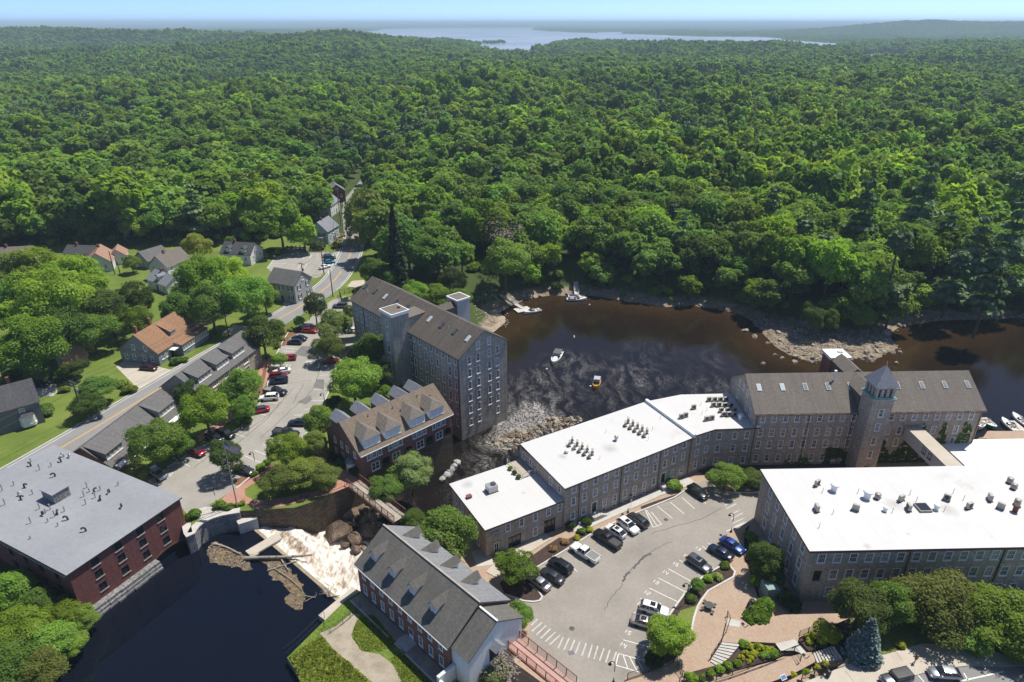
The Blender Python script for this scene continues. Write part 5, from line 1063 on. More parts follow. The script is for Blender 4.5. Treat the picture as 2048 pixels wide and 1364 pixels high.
# white roofed stone mill: low wing, long wing, angled wing, towered mill, all one range
r = empty('stone_mill_range',(LO.O.x,LO.O.y,0),LO.ang,'low stone mill wing with flat white roof and green oval sign','mill')
hf = win_rows(r,LO,'front',[4.34,7.09,9.97,12.74,15.2],[8.9],1.0,1.7) + win_rows(r,LO,'front',[9.97],[5.6],1.0,1.9)
hf += [(5.7,5.35,2.6,2.7),(13.1,5.6,2.4,3.2)]
put_window(r,(2.0,0,5.2),0,1.0,2.6,'pair');hf.append((2.0,5.2,1.0,2.6))
hl = win_rows(r,LO,'left',[LO.D - v for v in (12.2,9.4,5.8,3.1)],[8.3],1.0,1.7) + win_rows(r,LO,'left',[LO.D - 3.1],[5.2],1.0,1.7)
walls(LO,-2,10.3,hf,(),(),hl).build('wall',MAT['stone_mill'],r)
for u,z,a,b in ((5.7,5.35,2.6,2.7),(13.1,5.6,2.4,3.2)):
 m2 = MB();m2.face([(u - a / 2,0.155,z - b / 2),(u + a / 2,0.155,z - b / 2),(u + a / 2,0.155,z + b / 2),(u - a / 2,0.155,z + b / 2)]);d = m2.build('door',MAT['glass'],r)
 m2 = MB()
 for k in range(4): x = u - a / 2 + a * k / 3;m2.b2((x - 0.05,0.08,z - b / 2),(x + 0.05,0.15,z + b / 2))
 m2.b2((u - a / 2,0.08,z + b / 2 - 0.6),(u + a / 2,0.14,z + b / 2 - 0.5));m2.build('door_frame',MAT['black'],d)
 m2 = MB();m2.b2((u - a / 2 - 0.35,-0.05,z + b / 2),(u + a / 2 + 0.35,0.1,z + b / 2 + 0.4));m2.build('lintel',MAT['cut_stone'],r)
def flat_roof(root,poly,z,m,nm='roof',fascia='rustbrown',th=0.35):
 mb = MB();mb.prism(poly,z - th,z,cap_bottom=True,top=False);mb.build('fascia',MAT['cut_stone'] if fascia is None else MAT[fascia],root)
 cx_ = sum(p[0] for p in poly) / len(poly);cy_ = sum(p[1] for p in poly) / len(poly)
 mb = MB();q = poly if sum(poly[i][0] * poly[(i + 1) % len(poly)][1] - poly[(i + 1) % len(poly)][0] * poly[i][1] for i in range(len(poly))) > 0 else poly[::-1]
 mb.face([(x,y,z + 0.012) for x,y in q]);return mb.build(nm,m,root)
flat_roof(r,[(-0.35,-0.35),(LO.L + 0.0,-0.35),(LO.L + 0.0,LO.D + 0.2),(-0.35,LO.D + 0.2)],10.5,membrane('white_membrane_low',(0.565,0.56,0.54),(0.43,0.405,0.36),[(10.5,5.2,0.5),(2.5,12.5,1.5),(16,3.5,1.6)]))
# sign
m2 = MB();n = 20;m2.face([(1.9 + 0.85 * math.cos(2 * math.pi * k / n),-0.08,8.75 + 0.5 * math.sin(2 * math.pi * k / n)) for k in range(n)])
for k in range(n):
 a,b = 2 * math.pi * k / n,2 * math.pi * (k + 1) / n;m2.face([(1.9 + 0.85 * math.cos(a),-0.08,8.75 + 0.5 * math.sin(a)),(1.9 + 0.85 * math.cos(a),0.0,8.75 + 0.5 * math.sin(a)),(1.9 + 0.85 * math.cos(b),0.0,8.75 + 0.5 * math.sin(b)),(1.9 + 0.85 * math.cos(b),-0.08,8.75 + 0.5 * math.sin(b))])
so = m2.build('oval_sign',plain('green_sign_paint',(0.02,0.13,0.075),0.5),r)
m2 = MB()
for k in range(n):
 a,b = 2 * math.pi * k / n,2 * math.pi * (k + 1) / n;f = lambda t,s: (1.9 + 0.85 * s * math.cos(t),-0.088,8.75 + 0.5 * s * math.sin(t));m2.face([f(a,0.86),f(b,0.86),f(b,0.94),f(a,0.94)])
for k in range(9): m2.b2((1.35 + k * 0.125,-0.09,8.70),(1.43 + k * 0.125,-0.085,8.70 + (0.16 if k % 3 else 0.22)))
m2.b2((1.45,-0.09,8.55),(2.35,-0.085,8.58));m2.build('sign_lettering',MAT['white'],so)
# long wing
r2 = empty('long_stone_mill',(MI.O.x,MI.O.y,0),MI.ang,'long three storey stone mill wing with flat white roof behind the parked pickups','mill')
c12 = [1.98 + 2.495 * k for k in range(12)]
hf = win_rows(r2,MI,'front',c12,[12.35,9.5],1.05,1.75) + win_rows(r2,MI,'front',c12,[6.2],1.05,1.75,skip={(2,0),(9,0)}) + win_rows(r2,MI,'front',[c12[k] for k in (1,3,4,5,6,7)],[4.38],0.95,0.75,'plain')
hf += [(c12[2],6.0,1.1,2.3),(c12[9],6.0,1.1,2.3)]
hl = win_rows(r2,MI,'left',[MI.D - v for v in (1.8,4.6,11.5,14)],[11.9],1.0,1.6)
walls(MI,-2,13.3,hf,(),(),hl).build('wall',MAT['stone_mill'],r2)
for k in (2,9):
 m2 = MB();m2.face([(c12[k] - 0.55,0.14,4.85),(c12[k] + 0.55,0.14,4.85),(c12[k] + 0.55,0.14,7.15),(c12[k] - 0.55,0.14,7.15)]);d = m2.build('door',plain('dark_green_door',(0.01,0.035,0.02),0.5),r2)
 m2 = MB();m2.b2((c12[k] - 0.7,-0.04,4.85),(c12[k] - 0.55,0.1,7.15));m2.b2((c12[k] + 0.55,-0.04,4.85),(c12[k] + 0.7,0.1,7.15));m2.b2((c12[k] - 0.7,-0.04,7.15),(c12[k] + 0.7,0.1,7.35));m2.build('door_frame',MAT['white_trim'],d)
 m2 = MB();m2.b2((c12[k] - 1.0,-1.5,ZR),(c12[k] + 1.0,-0.02,4.84));m2.build('door_landing',MAT['concrete'],r2)
 for q in range(5): m2 = MB();m2.b2((c12[k] + 1.0 + q * 0.32,-1.5,ZR),(c12[k] + 1.32 + q * 0.32,-0.3,4.68 - q * 0.16));m2.build('step',MAT['concrete'],r2)
 m2 = MB()
 for q in range(6): m2.tube([(c12[k] - 0.9 + q * 0.7,-1.45,4.1),(c12[k] - 0.9 + q * 0.7,-1.45,5.75 - max(0,q - 2.5) * 0.3)],0.025,4)
 m2.tube([(c12[k] - 0.95,-1.45,5.8),(c12[k] + 0.9,-1.45,5.8),(c12[k] + 2.6,-1.45,5.0)],0.03,4);m2.build('handrail',MAT['black'],r2)
for u in (3.2,13.1,23.0,31.2): downpipe(r2,u,-0.1,4.2,13.0)
polyM = [(-0.35,-0.35),(MI.L + 0.1,-0.35),MI.loc(AN.P(-11.5,11.6)),(0.3,MI.D + 0.25)]
flat_roof(r2,polyM,13.5,membrane('white_membrane_long',(0.565,0.56,0.54),(0.44,0.42,0.375),[(14.5,5.4,2.0),(5.0,8.0,1.2)]))
# firewall kerb and angled wing
r3 = empty('angled_stone_mill',(AN.O.x,AN.O.y,0),AN.ang,'angled stone mill wing with white roof and rows of condensers','mill')
pA = [AN.loc(MI.P(MI.L + 0.1,0)),(0,0),(AN.L + 0.2,0),AN.loc(RM.P(-0.05,14)),(-2.9,14.1),AN.loc(AN.P(-11.5,11.6))]
hA1 = []
la = Vector(AN.loc(MI.P(MI.L + 0.1,0)));lb = Vector((0,0));dv = lb - la;LA = dv.length;aA = math.atan2(dv.y,dv.x)
mb = MB();h1 = [(u,z,1.05,1.75) for u in (1.6,4.2) for z in (12.0,9.0,5.9)]
wall_panel(mb,la,aA,LA,-2,13.3,h1)
for u,z,a,b in h1: put_window(r3,(la.x + math.cos(aA) * u,la.y + math.sin(aA) * u,z),aA,a,b)
h2 = [(u,z,1.05,1.75) for u in (1.2,4.5,7.1) for z in (11.6,8.5,5.4)];wall_panel(mb,(0,0),0,AN.L + 0.3,-2,13.3,h2)
for u,z,a,b in h2: put_window(r3,(u,0,z),0,a,b)
bk = [(AN.L + 0.3,0),pA[3],pA[4],pA[5],tuple(la)]
for a,b in zip(bk,bk[1:]): mb.face([(a[0],a[1],-2),(b[0],b[1],-2),(b[0],b[1],13.3),(a[0],a[1],13.3)])
mb.build('wall',MAT['stone_mill'],r3)
flat_roof(r3,[(p[0],p[1] - 0.35 if i in (1,2) else p[1]) for i,p in enumerate(pA)],13.5,membrane('white_membrane_angled',(0.565,0.56,0.54),(0.45,0.43,0.39),[(4,4,0.8)]))
m2 = MB();a = Vector((*AN.loc(MI.P(MI.L + 0.1,-0.4)),0));b = Vector((*AN.loc(AN.P(-11.5,11.6)),0));dd = (b - a).normalized();nn = Vector((-dd.y,dd.x,0)) * 0.3
m2.prism([(p.x,p.y) for p in (a - nn,b - nn,b + nn,a + nn)],13.3,14.15);m2.build('fire_wall',MAT['white'],r3)
m2 = MB();m2.b2((AN.L - 0.9,-0.3,13.51),(AN.L + 0.1,12.5,13.95));m2.build('flashing',plain('pale_blue_flashing',(0.55,0.66,0.74),0.5),r3)
# towered mill
r = root_for(RM,'towered_stone_mill','four storey stone mill with long tan gable roof and pyramid topped stair tower','mill')
ZE,ZRG = 17.0,21.8
cl = [1.75 + 2.375 * k for k in range(9)];crr = [28.65 + 2.405 * k for k in range(8)]
hf = win_rows(r,RM,'front',cl + crr,[15.6,12.15,9.2],1.05,1.9) + win_rows(r,RM,'front',cl + crr,[5.8],1.05,1.9) + win_rows(r,RM,'front',cl,[3.55],1.0,0.8,'plain')
hl = win_rows(r,RM,'left',[RM.D - v for v in (2.6,5.0,10.3)],[15.6],1.0,1.9)
mb = walls(RM,-2,ZE,hf,(),(),hl);gable_tri(mb,RM.L,RM.D,ZE,ZRG);gable_tri(mb,0,RM.D,ZE,ZRG,False);mb.build('wall',MAT['stone_mill'],r)
for v,z in ((5.2,18.6),(10.0,18.6),(7.65,18.8)): put_window(r,(0,v,z),-math.pi / 2,1.0,1.7,out=0.05)
rf = gable_roof(0,RM.L,0,RM.D,ZE,ZRG,0.5,0.3).build('roof',MAT['slate_tan'],r)
sl = math.atan2(ZRG - ZE,RM.D / 2)
for u in (1.9,6.85,11.7,16.5,21.3,31.3,36.5,41.4,46.3): skylight(rf,(u,4.75,ZE + 4.75 * math.tan(sl) + 0.22),sl,m=MAT['glass_pale'] if u < 8 else MAT['roof_blue'])
m2 = MB();m2.tube([(18.2,6.0,20.2),(18.2,6.0,23.0)],0.16,8);m2.tube([(18.2,6.0,23.0),(18.2,6.0,23.3)],0.3,8);m2.build('flue',MAT['white'],rf)
m2 = MB();m2.b2((-0.2,-0.66,16.55),(RM.L + 0.2,-0.52,16.72));m2.build('gutter',MAT['rustbrown'],r)
for u in (0.5,11.3,20.5,47.4): downpipe(r,u,-0.1,3.6,16.5)
# tower
tw = walls(RM,3,21.9,L=4.3,D=4.0,x0=21.2,y0=-3.95,front=[(2.3,z,1.0,1.8) for z in (18.9,15.6,12.3,9.0)]);o = tw.build('stair_tower',MAT['stone_mill'],r)
for z in (18.9,15.6,12.3,9.0): put_window(o,(23.5,-3.95,z),0,1.0,1.8)
m2 = MB();m2.b2((23.0,-4.0,4),(24.1,-3.9,6.2));m2.build('door',MAT['rustbrown'],o)
m2 = MB();m2.box((23.35,-1.95,22.05),(4.9,4.6,0.3));m2.box((23.35,-1.95,22.3),(4.5,4.2,0.25));m2.build('cornice',MAT['copper'],o)
m2 = MB()
for (cx_,cy_,ax) in ((23.35,-3.6,0),(23.35,-0.3,0),(21.7,-1.95,1),(25.0,-1.95,1)):
 for k in (-1.65,-0.55,0.55,1.65):
  c = (cx_ + (k if ax == 0 else 0),cy_ + (k if ax else 0),23.5);m2.box(c,(0.62,0.5,2.2) if ax == 0 else (0.5,0.62,2.2))
 m2.box((cx_,cy_,24.5),(3.9,0.5,0.5) if ax == 0 else (0.5,3.9,0.5))
m2.build('belfry',MAT['cut_stone'],o)
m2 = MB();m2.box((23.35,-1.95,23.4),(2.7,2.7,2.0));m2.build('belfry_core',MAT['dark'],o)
m2 = MB();c = (23.35,-1.95);e = 2.45;q = [(c[0] - e,c[1] - e,24.75),(c[0] + e,c[1] - e,24.75),(c[0] + e,c[1] + e,24.75),(c[0] - e,c[1] + e,24.75)];ap = (c[0],c[1],28.7)
for k in range(4): m2.face([q[k],q[(k + 1) % 4],ap])
m2.face(q[::-1]);m2.build('pyramid_roof',MAT['roof_blue'],o)
m2 = MB();m2.tube([(c[0],c[1],28.6),(c[0],c[1],29.4)],0.06,5);m2.build('finial',MAT['steel'],o)
m2 = MB();slab(m2,[(21.0,0.05,20.6),(23.35,0.05,22.3),(23.35,7.6,22.3),(21.0,5.0,20.6)][::1],0.12);slab(m2,[(23.35,0.05,22.3),(25.7,0.05,20.6),(25.7,5.0,20.6),(23.35,7.6,22.3)],0.12);m2.build('connector_roof',MAT['slate_tan'],r)
m2 = MB();m2.b2((21.3,0.06,17.0),(25.4,5.2,20.5));m2.build('connector_wall',MAT['slate_brown'],r)
# lift tower at the back
o = walls(RM,0,21.2,L=4.2,D=4.0,x0=22.0,y0=15.35).build('lift_tower',MAT['brick'],r)
m2 = MB();m2.b2((21.7,15.1,21.0),(26.5,19.65,21.6));m2.build('parapet',MAT['white'],o);m2 = MB();m2.box((25.0,17.8,21.7),(1.0,0.9,0.25));m2.build('hatch',MAT['glass_pale'],o)
m2 = MB();slab(m2,[(22.0,8.0,21.0),(24.1,8.0,22.5),(24.1,15.4,22.5),(22.0,15.4,21.0)],0.12);slab(m2,[(24.1,8.0,22.5),(26.2,8.0,21.0),(26.2,15.4,21.0),(24.1,15.4,22.5)],0.12);m2.build('connector_roof',MAT['slate_tan'],r)
m2 = MB();m2.b2((22.2,11,17),(26.0,15.3,20.8));m2.build('connector_wall',MAT['slate_brown'],r)
# big flat roofed mill in the foreground
r = root_for(BB,'foreground_stone_mill','large fieldstone mill with wide flat white roof at the right edge','mill')
cb = [2.04 + 2.52 * k for k in range(23)]
hf = win_rows(r,BB,'front',cb,[13.1],1.35,1.9,'sash12',ft=0.13) + win_rows(r,BB,'front',cb,[9.7],1.35,2.0,'sash12',skip={(0,0)},ft=0.13) + win_rows(r,BB,'front',cb,[6.0],1.35,2.0,'sash12',skip={(0,0)},ft=0.13)
hf.append((2.0,9.4,1.3,2.2))
vl = [BB.D - v for v in (2.4,5.7,9.25,12.8,16.1)]
hl = win_rows(r,BB,'left',vl,[13.35,9.95,6.5],1.35,2.2,'sash12',ft=0.13)
walls(BB,2,14.7,hf,(),(),hl).build('wall',MAT['stone_big'],r)
m2 = MB();m2.face([(1.35,0.15,8.3),(2.65,0.15,8.3),(2.65,0.15,10.5),(1.35,0.15,10.5)]);m2.build('loading_door',MAT['dark'],r)
for k in (6,12,17): downpipe(r,cb[k] - 1.26,-0.12,4,14.6,0.1)
flat_roof(r,[(-0.45,-0.45),(BB.L,-0.45),(BB.L,BB.D + 0.3),(-0.45,BB.D + 0.3)],15.0,membrane('white_membrane_big',(0.565,0.56,0.54),(0.44,0.415,0.365),[(18.6,10.2,2.0),(27,8.5,2.2),(9.0,0.4,0.8),(17,3.0,0.4)]))
m2 = MB()
for k in range(200): m2.box((-0.2 + k * 0.3,-0.3,14.55),(0.12,0.3,0.18))
d = m2.build('dentil_course',MAT['rustred'],r);d['kind'] = 'stuff'
# covered footbridge between the mills
p0 = RM.P(32.3,-0.05);p1 = RM.P(32.3,-17.5)
r = empty('covered_footbridge',(RM.P(32.2,-17.3).x,RM.P(32.2,-17.3).y,0),RM.ang,'pale metal covered footbridge joining the ivy covered mill to the white roofed mill','footbridge')
mb = MB();mb.b2((0,0,10.2),(3.0,17.2,13.1));mb.build('wall',MAT['siding'],r)
mb = MB();slab(mb,[(-0.15,-0.1,13.15),(3.15,-0.1,13.15),(3.15,17.25,13.15),(-0.15,17.25,13.15)],0.12);mb.build('roof',MAT['concrete_tan'],r)
for v in (3.6,8.3,10.2): put_window(r,(0,v,11.9),-math.pi / 2,1.0,1.2,'pair',0.06,out=0.03,frame=MAT['black'])
# annex roofs at the far right
r = empty('white_roof_shed',(G(1880,935,8).x + 3,G(1985,915,8).y - 4,0),0.03,'low brick shed with white roof behind the big mill','shed')
mb = MB();mb.b2((2,-4,4),(34,9,8.4));mb.build('wall',MAT['brick'],r);mb = MB();mb.b2((1.7,-4.3,8.42),(34,9.3,8.7));mb.build('roof',MAT['white'],r)
# grey roofed brick mill on the pond
r = root_for(BR,'brick_mill','big dark red brick mill with flat grey roof on the mill pond','mill')
cbk = [4.05,7.95,11.85,15.75]
hf = win_rows(r,BR,'front',cbk,[12.8,10.4,7.8],1.15,1.45,'plain',ft=0.03,frame=MAT['black'])
hl = win_rows(r,BR,'left',[BR.D - v for v in (3.5,7.5,11.5,15.5)],[12.0,9.0],1.2,1.8,'plain',ft=0.03,frame=MAT['black'])
# the front wall has the arched tail-race
mb = MB();n = 14;ax0,ax1,asp,ah = 12.2,19.1,4.6,1.5
wall_panel(mb,(0,0),0,BR.L,6.4,13.8,hf);wall_panel(mb,(0,0),0,ax0,3.2,6.4);wall_panel(mb,(ax1,0),0,BR.L - ax1,3.2,6.4)
arc = [((ax0 + ax1) / 2 - (ax1 - ax0) / 2 * math.cos(math.pi * k / n),asp + ah * math.sin(math.pi * k / n)) for k in range(n + 1)]
for (x0,h0),(x1,h1) in zip(arc,arc[1:]):
 mb.face([(x0,0,h0),(x1,0,h1),(x1,0,6.4),(x0,0,6.4)]);mb.face([(x0,0,h0),(x0,3,h0),(x1,3,h1),(x1,0,h1)])
wall_panel(mb,(BR.L,0),math.pi / 2,BR.D,3,13.8);wall_panel(mb,(BR.L,BR.D),math.pi,BR.L,3,13.8);wall_panel(mb,(0,BR.D),-math.pi / 2,BR.D,3,13.8,hl)
mb.build('wall',MAT['brick_old'],r)
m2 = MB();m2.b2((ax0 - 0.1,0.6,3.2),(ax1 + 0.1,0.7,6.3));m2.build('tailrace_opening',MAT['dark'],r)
m2 = MB()
for (x0,h0),(x1,h1) in zip(arc,arc[1:]): m2.face([(x0,-0.05,h0),(x1,-0.05,h1),(x1,-0.05,h1 + 0.45),(x0,-0.05,h0 + 0.45)])
m2.build('arch_ring',MAT['brick'],r)
for u in cbk:
 for z in (12.8,10.4,7.8): m2 = MB();m2.b2((u - 0.75,-0.12,z - 0.9),(u + 0.75,0.05,z - 0.74));m2.build('window_sill',MAT['cut_stone'],r)
m2 = MB();m2.prism([(-0.4,-0.35),(BR.L + 0.3,-0.35),(BR.L + 0.3,BR.D),(-0.4,BR.D)],13.75,14.0,cap_bottom=True,top=False);m2.build('fascia',MAT['plastic'],r)
gm,t,b = mk('grey_membrane');co = coord(t,'Object');col = ramp(t,noise(t,co,0.09,5),[(0.35,(0.24,0.248,0.262)),(0.65,(0.28,0.288,0.302))]);col = mixc(t,1.0,col,ramp(t,noise(t,co,1.6,5),[(0.3,0.92),(0.7,1.06)]),'MULTIPLY')
for x,y in ((2.6,3.2),(16.5,33.6),(11.0,10.4)):
 d_ = nd(t,'ShaderNodeVectorMath',{'operation': 'DISTANCE'},**{'0': co,'1': (x,y,14.0)}).outputs['Value'];d2 = nd(t,'ShaderNodeMath',{'operation': 'MULTIPLY_ADD'},**{'0': noise(t,co,1.4,5),'1': 1.3,'2': d_}).outputs[0]
 col = mixc(t,ramp(t,d2,[(0.55,0.75),(1.0,0.0)]),col,(0.20,0.19,0.17))
t.links.new(col,b.inputs['Base Color']);b.inputs['Roughness'].default_value = 0.75
m2 = MB();m2.face([(-0.4,-0.35,14.01),(BR.L + 0.3,-0.35,14.01),(BR.L + 0.3,BR.D,14.01),(-0.4,BR.D,14.01)]);rf = m2.build('roof',gm,r)
m2 = MB();m2.b2((9.1,17.6,13.9),(11.9,20.9,15.9));o = m2.build('roof_house',MAT['stone_grey'],r);m2 = MB();m2.b2((8.95,17.45,15.9),(12.05,21.05,16.02));m2.build('roof_sheet',gm,o)
m2 = MB();k = 0
for q in range(60): m2.box((-0.42,0.3 + q * 0.6,13.55),(0.25,0.2,0.3))
d = m2.build('eave_brackets',MAT['cut_stone'],r);d['kind'] = 'stuff'
# ledge-stone footing below the brick
ft = MB();rs_ = random.Random(3)
for row in range(4):
 x = -1.5 + row * 0.2
 while x < 12.2:
  wd = rs_.uniform(0.7,1.6);ft.box((x + wd / 2,-0.55 - (3 - row) * 0.28 + rs_.uniform(-.1,.1),3.9 + row * 0.55),(wd * 0.96,1.2,0.52),rs_.uniform(-.05,.05));x += wd
ft.build('stone_footing',MAT['stone_grey'],r)['kind'] = 'stuff'
# the two stone shop rows along the road
def shed_dormer(par,u0,u1,vf,zb,zt,D,zr_,ridge_v,nwin):
 mb = MB();mb.face([(u0,vf,zb),(u1,vf,zb),(u1,vf,zt),(u0,vf,zt)]);mb.face([(u0,vf,zb),(u0,vf,zt),(u0,ridge_v,zr_)]);mb.face([(u1,vf,zb),(u1,ridge_v,zr_),(u1,vf,zt)])
 d = mb.build('dormer',MAT['clap_lgrey'],par);m2 = MB();slab(m2,[(u0 - 0.25,vf - 0.35,zt + 0.02),(u1 + 0.25,vf - 0.35,zt + 0.02),(u1 + 0.25,ridge_v,zr_ + 0.24),(u0 - 0.25,ridge_v,zr_ + 0.24)],0.16);m2.build('dormer_roof',MAT['slate_grey'],d)
 for k in range(nwin): put_window(d,(u0 + (u1 - u0) * (k + 0.5) / nwin,vf,(zb + zt) / 2 + 0.05),0,(u1 - u0) / nwin - 0.12,(zt - zb) * 0.78,'sash',0.09,out=0.03)
r = root_for(RU,'stone_shop_row','upper stone shop row with three wide dormers beside the road','shop row')
ZE,ZRG = 13.4,17.0
hf = []
for us,z,wd,h,st in (([6.2,10.7,18.25],12.3,2.2,1.5,'triple'),([14.5,22.3],12.6,1.0,1.5,'sash'),([6.2,10.7,18.25],9.6,2.2,1.9,'triple'),([2.4],9.6,1.2,2.0,'pair'),([14.5],9.3,1.2,2.3,'pair'),([22.5],9.7,0.6,0.6,'plain')):
 hf += win_rows(r,RU,'front',us,[z],wd,h,st)
mb = walls(RU,7,ZE,hf);gable_tri(mb,RU.L,RU.D,ZE,ZRG);gable_tri(mb,0,RU.D,ZE,ZRG,False);mb.build('wall',MAT['stone_mill'],r)
put_window(r,(0,3.4,14.6),-math.pi / 2,0.9,1.4,out=0.05)
gable_roof(0,RU.L,0,RU.D,ZE,ZRG,0.4,0.3).build('roof',MAT['slate_grey'],r)
for a,b in ((2.0,6.5),(8.6,13.1),(14.8,19.6)): shed_dormer(r,a,b,0.9,14.1,15.9,RU.D,16.95,4.6,4)
m2 = MB();slab(m2,[(13.3,-1.6,10.7),(15.7,-1.6,10.7),(15.7,0,11.2),(13.3,0,11.2)],0.08);m2.build('awning',MAT['white'],r)
RD2 = BF(z8(1075,1230),z8(1800,640),10.4,10.8);RD = RD2
r = root_for(RD,'stone_shop_row','lower stone shop row with two wide dormers and white awnings behind the brick mill','shop row')
ZE,ZRG = 10.4,14.0
hf = win_rows(r,RD,'front',[2.6,5.8],[9.3],2.4,1.6,'triple') + win_rows(r,RD,'front',[9.5,13.0],[9.2],2.0,1.5,'triple');hf.append((19.0,8.95,2.6,2.0))
mb = walls(RD,7,ZE,hf);gable_tri(mb,RD.L,RD.D,ZE,ZRG);gable_tri(mb,0,RD.D,ZE,ZRG,False);mb.build('wall',MAT['stone_mill'],r)
m2 = MB();m2.face([(17.7,0.14,8),(20.3,0.14,8),(20.3,0.14,9.95),(17.7,0.14,9.95)]);m2.build('shop_front',MAT['glass'],r)
gable_roof(0,RD.L,0,RD.D,ZE,ZRG,0.5,0.25).build('roof',MAT['slate_grey'],r)
for a,b in ((0.5,5.0),(16.4,21.2)): shed_dormer(r,a,b,0.9,11.1,12.9,RD.D,13.95,5.2,4)
for a,b in ((0.5,2.9),(16.8,21.0)): m2 = MB();slab(m2,[(a,-1.7,10.05),(b,-1.7,10.05),(b,-0.55,10.2),(a,-0.55,10.2)],0.1);m2.build('awning',MAT['white'],r)
# houses
def house(px,L,D,ang,eave,ridge,wallm,roofm,label,wins=(3,2),storeys=1,chim=True,door=True,z0=ZL,shutters=False,dorm=0,name='house',gable_win=1,f=None):
 g = G(*(f(*px) if f else px),z0 + eave * 0.6);r = empty(name,(g.x,g.y,z0),R(ang),label,'house' if name == 'house' else name.replace('_',' '))
 mb = MB();x0,y0 = -L / 2,-D / 2;hs = {'front': [],'left': [],'right': []}
 sh = eave / storeys
 for s in range(storeys):
  z = s * sh + sh * 0.58
  for side,n_,LL in (('front',wins[0],L),('left',wins[1],D),('right',wins[1],D)):
   for k in range(n_):
    u = LL * (k + 0.5) / n_
    if door and side == 'front' and s == 0 and k == n_ // 2:
     m2 = MB();m2.b2((x0 + u - 0.5,y0 - 0.06,0),(x0 + u + 0.5,y0,2.1));m2.build('door',MAT['rustbrown'],r);continue
    p,a = {'front': ((x0 + u,y0,z),0),'left': ((x0,y0 + u,z),-math.pi / 2),'right': ((x0 + L,y0 + u,z),math.pi / 2)}[side]
    wd = 0.95;wh = min(1.5,sh * 0.55);put_window(r,p,a,wd,wh,'sash',0.1);hs[side].append(((u if side != 'left' else D - u),z,wd,wh))
    if shutters and side in ('front','right'):
     for sg in (-1,1):
      m2 = MB();q = Vector(p) + Vector((math.cos(a),math.sin(a),0)) * sg * 0.72 + Vector((math.sin(a),-math.cos(a),0)) * 0.04;m2.box(q,(0.42,0.05,wh),a);m2.build('shutter',MAT['black'],r)
 wall_panel(mb,(x0,y0),0,L,-0.6,eave,hs['front']);wall_panel(mb,(x0 + L,y0),math.pi / 2,D,-0.6,eave,hs['right']);wall_panel(mb,(x0 + L,y0 + D),math.pi,L,-0.6,eave);wall_panel(mb,(x0,y0 + D),-math.pi / 2,D,-0.6,eave,hs['left'])
 gable_tri(mb,x0 + L,D,eave,ridge,True,0,y0);gable_tri(mb,x0,D,eave,ridge,False,0,y0);mb.build('wall',wallm,r)
 rf = gable_roof(x0,x0 + L,y0,y0 + D,eave,ridge,0.35,0.3,0.0).build('roof',roofm,r)
 for k in range(gable_win):
  for x,a in ((x0 + L,math.pi / 2),(x0,-math.pi / 2)): put_window(r,(x,(k - (gable_win - 1) / 2) * 1.6,eave + (ridge - eave) * 0.35),a,0.85,1.2,'sash',0.1,out=0.05)
 if chim: m2 = MB();m2.b2((x0 + L * 0.3,-0.35,ridge - 0.6),(x0 + L * 0.3 + 0.7,0.35,ridge + 1.2));m2.build('chimney',MAT['brick'],rf)
 for k in range(dorm):
  u = x0 + L * (k + 0.5) / dorm;m2 = MB();zb = eave + 0.4;m2.b2((u - 0.9,y0 + 0.7,zb),(u + 0.9,y0 + D * 0.42,zb + 1.6));d = m2.build('dormer',wallm,r);m2 = MB();slab(m2,[(u - 1.1,y0 + 0.4,zb + 1.5),(u,y0 + 0.4,zb + 2.2),(u,0,zb + 2.2),(u - 1.1,0,zb + 1.5)][::-1],0.1);slab(m2,[(u,y0 + 0.4,zb + 2.2),(u + 1.1,y0 + 0.4,zb + 1.5),(u + 1.1,0,zb + 1.5),(u,0,zb + 2.2)][::-1],0.1);m2.build('dormer_roof',roofm,d);put_window(d,(u,y0 + 0.7,zb + 0.85),0,0.8,1.1,'sash',0.08,out=0.04)
 return r
M_ = MAT
house((130,535),13,7,12,2.9,5.0,M_['clap_white'],M_['slate_tan'],'long white single storey house with pale roof at the left edge',f=zl)
house((20,640),10,8,60,4.5,6.6,M_['clap_blue'],M_['slate_grey'],'pale blue house cut off by the left edge behind trees',f=zl)
house((830,590),12,8.5,-68,3.4,7.0,M_['clap_white'],plain('red_brown_roof',(0.30,0.175,0.125),0.9,var=0.1),'white house with red brown roof and small skylights',wins=(4,2),f=zl)
house((975,545),7,5.5,-68,3.3,5.6,M_['clap_white'],plain('red_brown_roof_small',(0.30,0.175,0.125),0.9,var=0.1),'small white wing with red brown roof beside the skylit house',wins=(3,2),chim=False,f=zl)
house((690,525),11,7,-5,3.0,5.2,M_['clap_lgrey'],M_['slate_dark'],'house with dark grey roof behind the red brown roofed house',f=zl)
house((1250,570),9,8,62,3.0,6.0,M_['clap_lgrey'],M_['slate_grey'],'grey roofed garage with pale garage doors among trees',wins=(2,3),chim=False,door=False,name='garage',f=zl)
house((1400,630),11,8,72,5.0,8.6,M_['clap_white'],M_['slate_tan'],'white gabled house with dark shuttered windows',wins=(3,2),storeys=2,f=zl,gable_win=2)
house((1370,760),12,7,-35,3.0,5.4,M_['clap_white'],M_['roof_blue'],'white low house with pale blue grey roofs below the gabled house',dorm=1,f=zl)
house((140,530),12,9,-10,4.0,7.2,M_['clap_white'],M_['slate_dark'],'house with dark roof and white dormer beside the yellow kayak',dorm=2,f=zf)
house((535,790),10.5,8.5,-22,6.2,9.4,M_['clap_lgrey'],M_['slate_grey'],'light grey two storey house with black shutters at the car park corner',wins=(3,2),storeys=2,shutters=True,chim=False,f=zf)
house((815,350),10,8,78,5.2,8.8,M_['clap_blue'],M_['roof_blue'],'pale blue gabled house with slate roof above the vegetable beds',wins=(3,3),storeys=2,f=zf)
